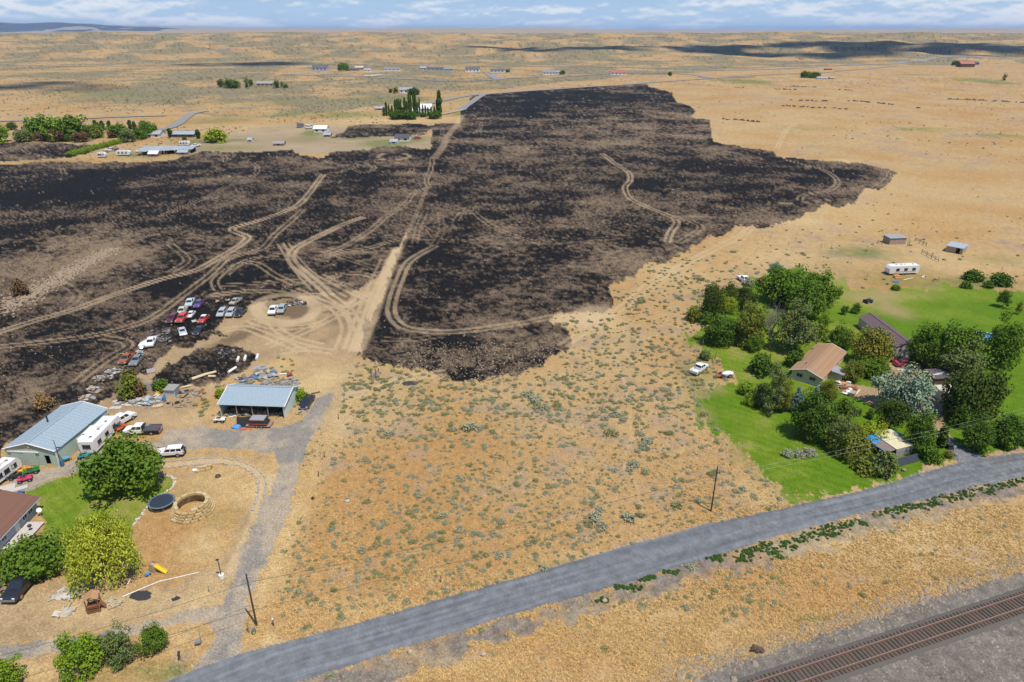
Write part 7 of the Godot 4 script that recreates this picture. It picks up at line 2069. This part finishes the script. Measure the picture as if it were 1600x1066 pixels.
# ---------------------------------------------------------------- places beyond the burn
func simple_house(px: float, py: float, wpx: float, top_y: float, d: float, wall: Material, roof: Material, label: String, called := "far_house", category := "house", turn := 0.0) -> Node3D:
	var p := GT(px, py) if py < 140.0 else G(px, py)
	if py >= 140.0:
		p.y = terrain(p.x, p.z)
	var w := wpx * metres_per_pixel(p)
	var h := maxf(tall(p, top_y) - p.y, 2.6)
	var o := thing(called, label, category, p + Vector3(0, 0, -d * 0.5), turn)
	hall(o, w, d, h * 0.58, h, true, 0.4, wall, roof, null, 0)
	var n := clampi(int(w / 4.0), 1, 4)
	for k in n:
		window(o, Vector3(-w * 0.5 + (k + 0.5) * w / n, h * 0.33, d * 0.5), minf(1.6, w / n * 0.5), h * 0.24, 0.0, mat("window_black", Color(0.03, 0.03, 0.03), 0.5))
	return o

func build_far_places() -> void:
	var L := leaf_tones()
	var white := mat("white_trim", Color(0.78, 0.78, 0.76), 0.55)
	var white_paint := paint("white_paint", Color(0.8, 0.8, 0.79))
	var pale := mat("pale_metal", Color(0.42, 0.46, 0.5), 0.45, 0.2)
	var grey := mat("slate_roof", Color(0.1, 0.105, 0.12), 0.8)
	var tan := mat("tan_board", Color(0.4, 0.33, 0.24), 0.85)
	# farm behind the hedge
	simple_house(239, 216, 22, 205, 9.0, white, pale, "white metal barn at the end of the hedge lane", "far_barn", "barn")
	simple_house(286, 215, 34, 206, 8.0, mat("brown_board", Color(0.14, 0.1, 0.08), 0.85), mat("blue_grey_roof", Color(0.33, 0.42, 0.48), 0.5, 0.1), "low dark barn with long grey roof beyond the paddock", "far_barn", "barn")
	for k in 5:
		var p := G(214 + k * 17.5, 243 - k * 0.6)
		p.y = terrain(p.x, p.z)
		var o := thing("livestock_shed", "grey metal roofed livestock shed, one of five side by side", "shed", p, 0.0, "livestock sheds side by side")
		var w := 17.0 * metres_per_pixel(p)
		part("roof_panel", MB.new().slab(Vector3(2.0, 2.6, -6.0), Vector3(w * 0.98, 0.12, 14.0 - k), Basis.from_euler(Vector3(0.06, 0.12, 0))).done(), mat("pale_metal_%d" % (k % 2), Color(0.36, 0.4, 0.43) * (1.0 + 0.08 * (k % 2)), 0.5, 0.15), o)
		for x in [-w * 0.4, w * 0.4]:
			part("post", MB.new().box(Vector3(x + 0.6, 1.2, 0.6), Vector3(0.2, 2.4, 0.2)).done(), tan, o)
		part("wall", MB.new().box(Vector3(2.0, 1.2, -8.0), Vector3(w * 0.9, 2.4, 0.15)).done(), mat("dark_timber", Color(0.11, 0.07, 0.045), 0.9), o)
	simple_house(239, 245, 14, 236.5, 5.0, mat("faded_red", Color(0.4, 0.2, 0.19), 0.8), white, "small white-roofed shed with faded red wall by the livestock sheds", "far_shed", "shed")
	simple_house(285, 242, 15, 235, 4.5, tan, pale, "grey-roofed open shed at the livestock row's end", "far_shed", "shed")
	for e in [[160, 246, 12, "white box trailer at the burn edge below the hedge"], [194, 243, 20, "white travel trailer beside the livestock sheds"], [289, 228, 15, "white trailer beyond the livestock sheds"]]:
		var p := G(e[0], e[1])
		p.y = terrain(p.x, p.z)
		var c := camper(p, 0.1, e[2] * metres_per_pixel(p), 2.4, 2.8, e[3], white_paint)
	for e in [["flatbed", 186, 236, 161, 237, "white truck with long bed on the hedge lane"], ["pickup", 309, 229, 303, 230, "white pickup beside the far white trailer"], ["pickup", 225, 237.5, 218, 238, "white pickup in front of the livestock sheds"], ["sedan", 488, 196, 478, 197, "white car in the far yard row"], ["van", 472, 199, 466, 200, "grey van at the head of the far yard row"], ["sedan", 655, 211, 662, 210, "dark car by the small white house"], ["sedan", 648, 217.5, 656, 216.5, "red car by the small white house"], ["pickup", 480, 202, 486, 201, "white pickup beyond the white ranch house"]]:
		var a := G(e[1], e[2])
		var b := G(e[3], e[4])
		var o := car(e[0], (a + b) * 0.5 + Vector3(0, terrain(a.x, a.z), 0), yaw_to(a, b), paint("far_red", Color(0.5, 0.03, 0.025)) if "red car" in e[5] else paint("grey_paint", Color(0.19, 0.21, 0.225)) if ("dark" in e[5] or "grey" in e[5]) else white_paint, e[5], "", 1.15)
	# ranch in the paddock
	simple_house(500, 207, 20, 197, 8.0, white, white, "white ranch house in the grazed paddock")
	simple_house(511, 214, 10, 209, 5.0, tan, pale, "small grey shed below the white ranch house", "far_shed", "shed")
	simple_house(435, 228, 16, 223, 5.0, tan, mat("dull_sheet", Color(0.3, 0.29, 0.27), 0.7), "low brown shed alone in the paddock", "far_shed", "shed")
	simple_house(390, 222, 6, 218, 4.0, white, pale, "tiny white hut at the paddock edge", "far_shed", "shed")
	simple_house(628, 221, 22, 211, 9.0, white, mat("charcoal_roof", Color(0.07, 0.075, 0.08), 0.8), "white house with dark roof beside the burnt strip")
	simple_house(615, 225, 11, 219, 6.0, white, pale, "white outbuilding at the dark-roofed house", "far_shed", "shed")
	simple_house(468, 199, 7, 193, 4.0, mat("brown_board", Color(0.14, 0.1, 0.08), 0.85), grey, "dark little shed in the far yard row", "far_shed", "shed")
	# poplar farm
	simple_house(593, 172, 14, 167, 8.0, tan, pale, "pale-roofed barn beside the poplar row", "far_barn", "barn")
	simple_house(665, 178, 18, 163, 10.0, white, white, "tall white house behind the poplar row")
	simple_house(650, 180, 10, 169, 6.0, white, white, "white garage behind the poplar row", "far_house", "garage")
	var k := 0
	for e in [[604, 160, 181, 4], [610, 172, 181, 6], [618, 156, 182, 3.4], [621, 155, 182, 3.4], [624, 155, 182, 3.2], [627, 155, 182, 3.4], [633, 152, 181, 3.4], [636, 158, 182, 3.4], [640, 147, 182, 4], [643, 148, 182, 3], [647, 146, 182, 3.6], [650, 146, 182, 3.6], [656, 154, 181, 2.6], [661, 164, 181, 2.8], [665, 165, 181, 2.8], [669, 168, 181, 3], [674, 167, 181, 3], [679, 166, 181, 3.4], [683, 156, 180, 3.2], [687, 142, 180, 8], [613, 165, 182, 3.4], [630, 168, 182, 5], [653, 160, 182, 3], [600, 168, 181, 4], [608, 164, 181, 3]]:
		var p := G(e[0], e[2])
		p.y = terrain(p.x, p.z)
		var thick: bool = e[3] > 7.0
		plant("poplar_tree", "poplar_%d" % (k % 2), p, e[3] * metres_per_pixel(p) * 0.52, tall(p, e[1]) - p.y, 0.2, L.deep, "thick tall poplar at the end of the poplar row" if thick else "slim columnar poplar in the windbreak row", "" if thick else "poplar windbreak row")
		k += 1
	for e in [[606, 173, 632, 183], [628, 174, 652, 183], [655, 175, 668, 182], [668, 174, 690, 182]]:
		tree("windbreak_shrub", "far_%d" % (int(e[0]) % 2), e[0], e[1], e[2], e[3], L.deep, "green shrub mass filling the foot of the poplar row", 0.0, "shrubs at the poplar row foot", "shrub")
	# hedge and wood at the left
	for e in [[36, 180, 90, 214, "green", "pale green willow wood tree, first of the grove"], [60, 181, 108, 220, "bright", "light green tree in the middle of the grove"], [88, 182, 141, 218, "green", "broad green tree at the grove's end"], [-20, 194, 16, 222, "bright", "light green tree at the burn corner"], [8, 191, 26, 203, "deep", "small dark tree behind the burn corner"], [20, 203, 52, 222, "grey", "grey-green thicket tree before the grove"], [50, 206, 80, 220, "scorched", "fire-browned bush before the grove"], [70, 202, 110, 220, "scorched", "scorched undergrowth below the grove"], [98, 210, 111, 222, "green", "round green bush alone before the burnt wood"], [112, 206, 140, 222, "scorched", "brown scorched bushes beside the round green one"], [125, 196, 160, 216, "olive", "olive tree between grove and farm"], [140, 192, 166, 208, "deep", "green tree behind the scorched yard"], [165, 204, 182, 216, "scorched", "fire-browned tree in the scorched yard"], [168, 192, 202, 214, "green", "round green tree in the scorched yard"], [184, 202, 212, 222, "grey", "grey-green tree at the lane"], [204, 200, 230, 218, "green", "green tree beside the white metal barn"], [212, 190, 248, 214, "green", "large green tree behind the white metal barn"], [318, 202, 357, 221, "yellow", "golden-green willow alone at the paddock edge"], [284, 213, 292, 219, "deep", "low bush before the long dark barn"]]:
		tree("far_tree", "far_%d" % (int(absf(e[0])) % 3), e[0], e[1], e[2], e[3], L[e[4]], e[5], 0.05)
	for e in [[150, 188], [161, 189], [172, 189], [204, 188], [211, 190], [225, 190], [266, 201], [310, 203]]:
		var p := G(e[0], e[1] + 14.0)
		p.y = terrain(p.x, p.z)
		plant("far_poplar", "poplar_%d" % (int(e[0]) % 2), p, 1.4, maxf(tall(p, e[1]) - p.y, 3.0), 0.2, L.deep, "small dark columnar tree rising behind the hedge farm", "columnar trees behind the hedge farm")
	var hedge := thing("lane_hedge", "clipped green hedge along the lane above the burn", "hedge", G(148, 235))
	for j in 16:
		var p := G(lerpf(112, 186, j / 15.0), lerpf(243, 224, j / 15.0))
		var f := part("foliage", crown_mesh("far_%d" % (j % 3)), L.bright, hedge)
		f.position = p - hedge.position + Vector3(0, terrain(p.x, p.z) - 0.2, 0)
		f.scale = Vector3(2.6, 2.8, 2.6)
	# tree clump and farm by the far road
	for e in [[338, 124, 350, 137, "deep", "dark tree at the end of the small far grove"], [348, 122, 364, 138, "deep", "dark tree in the middle of the small far grove"], [360, 124, 376, 138, "green", "green tree in the small far grove"], [381, 120, 390, 137, "deep", "upright dark tree beside the small far grove"], [388, 125, 396, 136, "green", "short tree beside the upright dark one"], [426, 124, 436, 138, "deep", "upright tree by the grey-roofed far farm"], [437, 127, 443, 138, "deep", "thin tree by the grey-roofed far farm"], [443, 131, 450, 138, "deep", "low tree by the grey-roofed far farm"], [607, 136, 613, 143, "deep", "small tree at the end of the white house garden"], [614, 134, 622, 144, "deep", "dark tree beside the low white house"], [636, 137, 656, 144, "dark", "dark shrub row beside the low white house"], [527, 98, 545, 111, "green", "rounded green tree in the far housing row"], [790, 107, 797, 112, "green", "small garden tree in the far housing row"], [1250, 112, 1268, 121, "deep", "dark tree at the lonely far homestead"], [1264, 113, 1282, 122, "green", "green tree at the lonely far homestead"], [1487, 95, 1500, 103, "dark", "dark trees beside the red-roofed ranch"], [1566, 114, 1574, 126, "deep", "lone upright tree in the far meadow"], [1043, 112, 1050, 119, "deep", "single dark bush by the far road bend"], [875, 108, 884, 115, "green", "garden tree at the white far house"], [955, 110, 962, 116, "green", "garden tree at the red-roofed far house"]]:
		tree("distant_tree", "far_%d" % (int(e[0]) % 3), e[0], e[1], e[2], e[3], L[e[4]], e[5], 0.0)
	# houses on the far plain
	var blue := mat("blue_grey_siding", Color(0.40, 0.46, 0.53), 0.7)
	for e in [[414, 135, 26, 127, 10.0, tan, mat("dull_sheet", Color(0.3, 0.29, 0.27), 0.7), "grey-roofed far farm beside the small grove"], [634, 143.5, 20, 136.5, 10.0, white, mat("lilac_roof", Color(0.3, 0.3, 0.36), 0.6), "low white house with lilac-grey roof in a garden"], [499, 111, 23, 102, 14.0, blue, grey, "two-storey blue-grey house, first of the far housing row"], [561, 109.5, 13, 103, 12.0, tan, mat("cream_roof", Color(0.5, 0.44, 0.34), 0.8), "cream-roofed house in the far housing row"], [552, 111, 16, 106, 10.0, tan, mat("brown_metal_roof", Color(0.17, 0.115, 0.105), 0.45, 0.1), "brown-roofed house in the far housing row"], [574, 112, 10, 107, 10.0, white, pale, "small white house beside the pale paved lot"], [612, 110.5, 25, 105.5, 12.0, white, mat("mid_grey_roof", Color(0.22, 0.23, 0.25), 0.7), "long white house with grey roof in the far row"], [661, 109, 9, 104, 10.0, blue, pale, "small blue house at the start of the long pair"], [680, 110, 26, 105, 14.0, blue, grey, "long dark-roofed house of the long pair"], [700, 111, 14, 106, 10.0, blue, mat("mid_grey_roof", Color(0.22, 0.23, 0.25), 0.7), "grey garage at the long pair's end"], [738, 113, 22, 104.5, 14.0, white, grey, "white two-storey house with black roof"], [777, 113.5, 22, 108, 12.0, white, grey, "white house with slate roof above the dark drive"], [858, 117, 20, 110, 12.0, white, mat("mid_grey_roof", Color(0.22, 0.23, 0.25), 0.7), "white bungalow by the far road"], [872, 116, 9, 110.5, 10.0, white, mat("slate_light", Color(0.28, 0.3, 0.33), 0.7), "white garage beside the bungalow"], [966, 117.5, 24, 110.5, 12.0, white, mat("red_roof", Color(0.38, 0.12, 0.09), 0.7), "white house with red roof by the far road bend"], [1282, 124, 8, 120, 8.0, white, pale, "white hut at the lonely far homestead"], [1290, 124, 7, 120.5, 8.0, white, pale, "second white hut at the lonely far homestead"], [1300, 123.5, 6, 121, 6.0, tan, pale, "tan hut at the lonely far homestead"], [1295, 109.5, 11, 107, 6.0, mat("rust_red", Color(0.35, 0.07, 0.045), 0.6), mat("rust_red", Color(0.35, 0.07, 0.045), 0.6), "red barn beside the far highway"], [1512, 105, 22, 96, 16.0, mat("dark_timber", Color(0.11, 0.07, 0.045), 0.9), mat("red_roof", Color(0.38, 0.12, 0.09), 0.7), "large ranch barn with faded red roof"], [1526, 101, 8, 96, 10.0, grey, grey, "dark shed at the red-roofed ranch"], [1253, 93, 6, 91, 6.0, tan, mat("red_roof", Color(0.38, 0.12, 0.09), 0.7), "tiny hut high on the sage slope"]]:
		simple_house(e[0], e[1], e[2], e[3], e[4], e[5], e[6], e[7])
	for e in [[584, 118, 10, "pale concrete lot among the far houses"]]:
		var p := GT(e[0], e[1])
		solo("paved_lot", MB.new().box(Vector3(0, 0.3, 0), Vector3(11, 0.5, 40)).box(Vector3(-7, 0.3, 10), Vector3(10, 0.5, 14)).done(), mat("pale_concrete", Color(0.5, 0.48, 0.43), 0.9), e[3], "paved lot", p, -0.3)
	# broken cloud high overhead, out of the frame, whose soft shadows lie on the far slopes
	for e in [[95, 138, 210, 170.0, 0.7], [415, 101.5, 260, 150.0, 0.7], [170, 62, 320, 420.0, 0.65], [900, 61, 300, 420.0, 0.7], [1180, 63, 380, 700.0, 0.85], [1480, 70, 420, 800.0, 0.95], [60, 40, 420, 4200.0, 2.2], [260, 40, 160, 3000.0, 0.6]]:
		var p := GT(e[0], maxf(e[1], 56.0))
		if e[1] < 50.0:
			p = Vector3((e[0] - CX) / FOCAL * 15000.0, 80.0, -14800.0)
		var up := 5200.0
		var c := p - Vector3(SUN_SHADOW.x, 0, SUN_SHADOW.z) * up / tan(SUN_UP)
		c.y = up
		var m := MB.new()
		rng.seed = int(e[0])
		var wide: float = e[2] * metres_per_pixel(p) * 0.5
		var deep: float = e[3] * 0.5
		var puff := minf(deep * 0.22, 220.0)
		var n := clampi(int(wide * deep * e[4] * 1.4 / (puff * puff)), 20, 420)
		for q in n:
			var a := rng.randf() * TAU
			var r := sqrt(rng.randf()) * (0.75 + 0.3 * sin(a * 3.0 + e[0]))
			var sz := puff * rng.randf_range(0.5, 1.15)
			m.lump(Vector3(cos(a) * r * wide, rng.randf_range(0, 260), sin(a) * r * deep), Vector3(sz * 1.5, sz * 0.7, sz), 0.2, q, 9, 6)
		solo("cloud", m.done(), mat("cloud_white", Color(0.85, 0.86, 0.87), 1.0, 0.0, ""), "white broken cloud high above the far rangeland", "cloud", c, 0.0, "clouds over the valley")
	# dark basalt ledges breaking through the far grass
	var basalt := mat("basalt", Color(0.075, 0.062, 0.05), 0.95)
	for e in [[1236, 135, 1276, 136, "thin dark basalt ledge below the lonely homestead"], [1212, 141, 1250, 143, "broken basalt ledge on the grass slope"], [1314, 142, 1335, 143, "short basalt ledge on the open slope"], [1240, 158, 1298, 160, "dark basalt ledge in the middle of the slope"], [1328, 158, 1396, 166, "long basalt ledge dipping across the slope"], [1226, 168, 1326, 172, "longest basalt ledge above the burn"], [1128, 185, 1190, 190, "scorched basalt ledge at the burn corner"], [1480, 155, 1600, 161, "low basalt ledge across the far pasture"], [1150, 137, 1166, 138, "small basalt knob near the green seep"], [1440, 171, 1448, 171, "tiny basalt outcrop alone in the grass"]]:
		var a := G(e[0], e[1])
		var b := G(e[2], e[3])
		var o := thing("rock_ledge", e[4], "rock ledge", Vector3(a.x, terrain(a.x, a.z), a.z))
		var m := MB.new()
		rng.seed = int(e[0])
		var n := int(a.distance_to(b) / 2.0)
		for q in n:
			var p := a.lerp(b, float(q) / n) + Vector3(rng.randfn(), 0, rng.randfn() * 2.5)
			if rng.randf() < 0.25:
				continue
			p.y = terrain(p.x, p.z)
			m.lump(p - o.position, Vector3(rng.randf_range(0.8, 2.0), rng.randf_range(0.5, 1.3), rng.randf_range(0.8, 1.8)), 0.3, q, 7, 5)
		tag(part("rocks", m.done(), basalt, o), "", "", "", "stuff")

# ---------------------------------------------------------------- poles and wires
func utility_pole(at: Vector3, h: float, label: String) -> Node3D:
	var o := thing("utility_pole", label, "utility pole", at)
	part("pole", MB.new().tube(Vector3(0, -0.3, 0), Vector3(0, h, 0), 0.13, 0.085, 8).done(), mat("pole_wood", Color(0.075, 0.05, 0.035), 0.9), o)
	part("insulator", MB.new().tube(Vector3(0, h, 0), Vector3(0, h + 0.22, 0), 0.05, 0.06, 6).done(), mat("insulator", Color(0.35, 0.33, 0.3), 0.4), o)
	part("bracket", MB.new().box(Vector3(0.1, h - 1.6, 0), Vector3(0.3, 0.1, 0.1)).done(), mat("steel_rim", Color(0.5, 0.5, 0.5), 0.35, 0.7), o)
	return o

func wire(a: Vector3, b: Vector3, sag: float, label: String, m: Material, r := 0.012) -> void:
	var b_ := MB.new()
	var prev := a
	for i in 24:
		var t := (i + 1) / 24.0
		var p := a.lerp(b, t) - Vector3(0, sag * 4.0 * t * (1.0 - t), 0)
		b_.tube(prev - a, p - a, r, r, 4, false)
		prev = p
	solo("power_line", b_.done(), m, label, "cable", a)

func build_lines_and_posts() -> void:
	var timber := mat("weathered_timber", Color(0.30, 0.25, 0.19), 0.9)
	var dark := mat("cable_dark", Color(0.05, 0.05, 0.052), 0.7)
	var bright := mat("cable_bright", Color(0.4, 0.4, 0.38), 0.5, 0.2)
	var a := G(401, 977)
	var b := G(1111, 799)
	var ha := tall(a, 897)
	var hb := tall(b, 729)
	utility_pole(a, ha, "dark utility pole at the mouth of the gravel drive")
	utility_pole(b, hb, "dark utility pole beside the road at the lot corner")
	var c := G(-120, 1130)
	var e := G(1760, 640)
	wire(a + Vector3(0, ha - 1.3, 0), b + Vector3(0, hb - 1.4, 0), 0.7, "dark cable between the two utility poles", dark, 0.03)
	wire(a + Vector3(0, ha - 2.0, 0), b + Vector3(0, hb - 2.1, 0), 0.8, "bright lower wire between the two utility poles", bright)
	wire(a + Vector3(0, ha - 1.3, 0), c + Vector3(0, 6.2, 0), 0.6, "dark cable running on past the roadside trees", dark, 0.03)
	wire(a + Vector3(0, ha - 4.6, 0), c + Vector3(6, 2.4, 0), 0.5, "low dark cable above the driveway mouth", dark, 0.025)
	wire(b + Vector3(0, hb - 1.4, 0), e + Vector3(0, 6.4, 0), 0.9, "pale wire over the farmstead lawn", bright)
	wire(b + Vector3(0, hb - 2.1, 0), e + Vector3(0, 5.6, 0), 1.0, "lower pale wire over the farmstead lawn", bright)
	post(388.5, 988, 1.5, 0.09, timber, "short timber post beside the drive mouth", "", "timber_post")
	var o := thing("meter_box", "green and yellow utility box at the pole foot", "utility box", G(397, 990), 0.3)
	part("cabinet", MB.new().taper(-0.22, 0.22, 0.2, 0, -0.2, 0.2, 0.18, 0.7).done(), mat("cabinet_green", Color(0.12, 0.17, 0.15), 0.5), o)
	part("yellow_cap", MB.new().box(Vector3(0.05, 0.3, 0.22), Vector3(0.2, 0.25, 0.05)).done(), mat("cap_yellow", Color(0.7, 0.55, 0.05), 0.5), o)
	post(427.5, 978, 1.0, 0.07, mat("dark_timber", Color(0.11, 0.07, 0.045), 0.9), "dark marker post with white cap by the roadside", "", "marker_post")
	solo("post_cap", MB.new().tube(Vector3(0, 1.0, 0), Vector3(0, 1.14, 0), 0.1, 0.09, 8).tube(Vector3(0, 1.14, 0), Vector3(0, 1.18, 0), 0.09, 0.02, 8).done(), mat("white_trim", Color(0.78, 0.78, 0.76), 0.55), "white cap on the dark roadside marker post", "post cap", G(427.5, 978))
	for e2 in [[689, 910], [538, 628], [529, 655], [507, 715], [498, 745]]:
		post(e2[0], e2[1], 1.1, 0.07, mat("dark_timber", Color(0.11, 0.07, 0.045), 0.9), "dark fence post along the edge of the dry lot", "fence posts along the dry lot")
	solo("black_tub", MB.new().lump(Vector3(0, 0.18, 0), Vector3(0.26, 0.24, 0.24), 0.1, 4, 9, 6).done(), mat("rack_black", Color(0.03, 0.03, 0.03), 0.6), "small black tub in the dry grass by the drive", "tub", G(489, 780))
	solo("white_rock", MB.new().lump(Vector3(0, 0.15, 0), Vector3(0.4, 0.25, 0.3), 0.2, 4, 8, 5).done(), mat("edging_stone", Color(0.52, 0.48, 0.42), 0.9), "white rock lying among the sagebrush on the lot", "rock", G(543, 784))
	for e2 in [[1180, 1018, "dark stump among the rocks at the railway bank"]]:
		solo("dark_stump", MB.new().lump(Vector3(0, 0.3, 0), Vector3(0.6, 0.5, 0.4), 0.4, 6, 9, 6).lump(Vector3(0.6, 0.25, 0.1), Vector3(0.4, 0.4, 0.35), 0.4, 9, 8, 5).done(), mat("dark_timber", Color(0.11, 0.07, 0.045), 0.9), e2[2], "stump", G(e2[0], e2[1]))
	for e2 in [[945, 940, "tan boulder on the stony road shoulder"], [640, 1020, "pale flat boulder below the road"], [1340, 812, "brown boulder among the shoulder weeds"], [755, 1024, "pale boulder in the orange grass below the road"]]:
		solo("boulder", MB.new().lump(Vector3(0, 0.15, 0), Vector3(0.36, 0.28, 0.3), 0.22, int(e2[0]), 9, 6).done(), mat("tan_stone", Color(0.42, 0.35, 0.25), 0.9), e2[2], "boulder", G(e2[0], e2[1]))
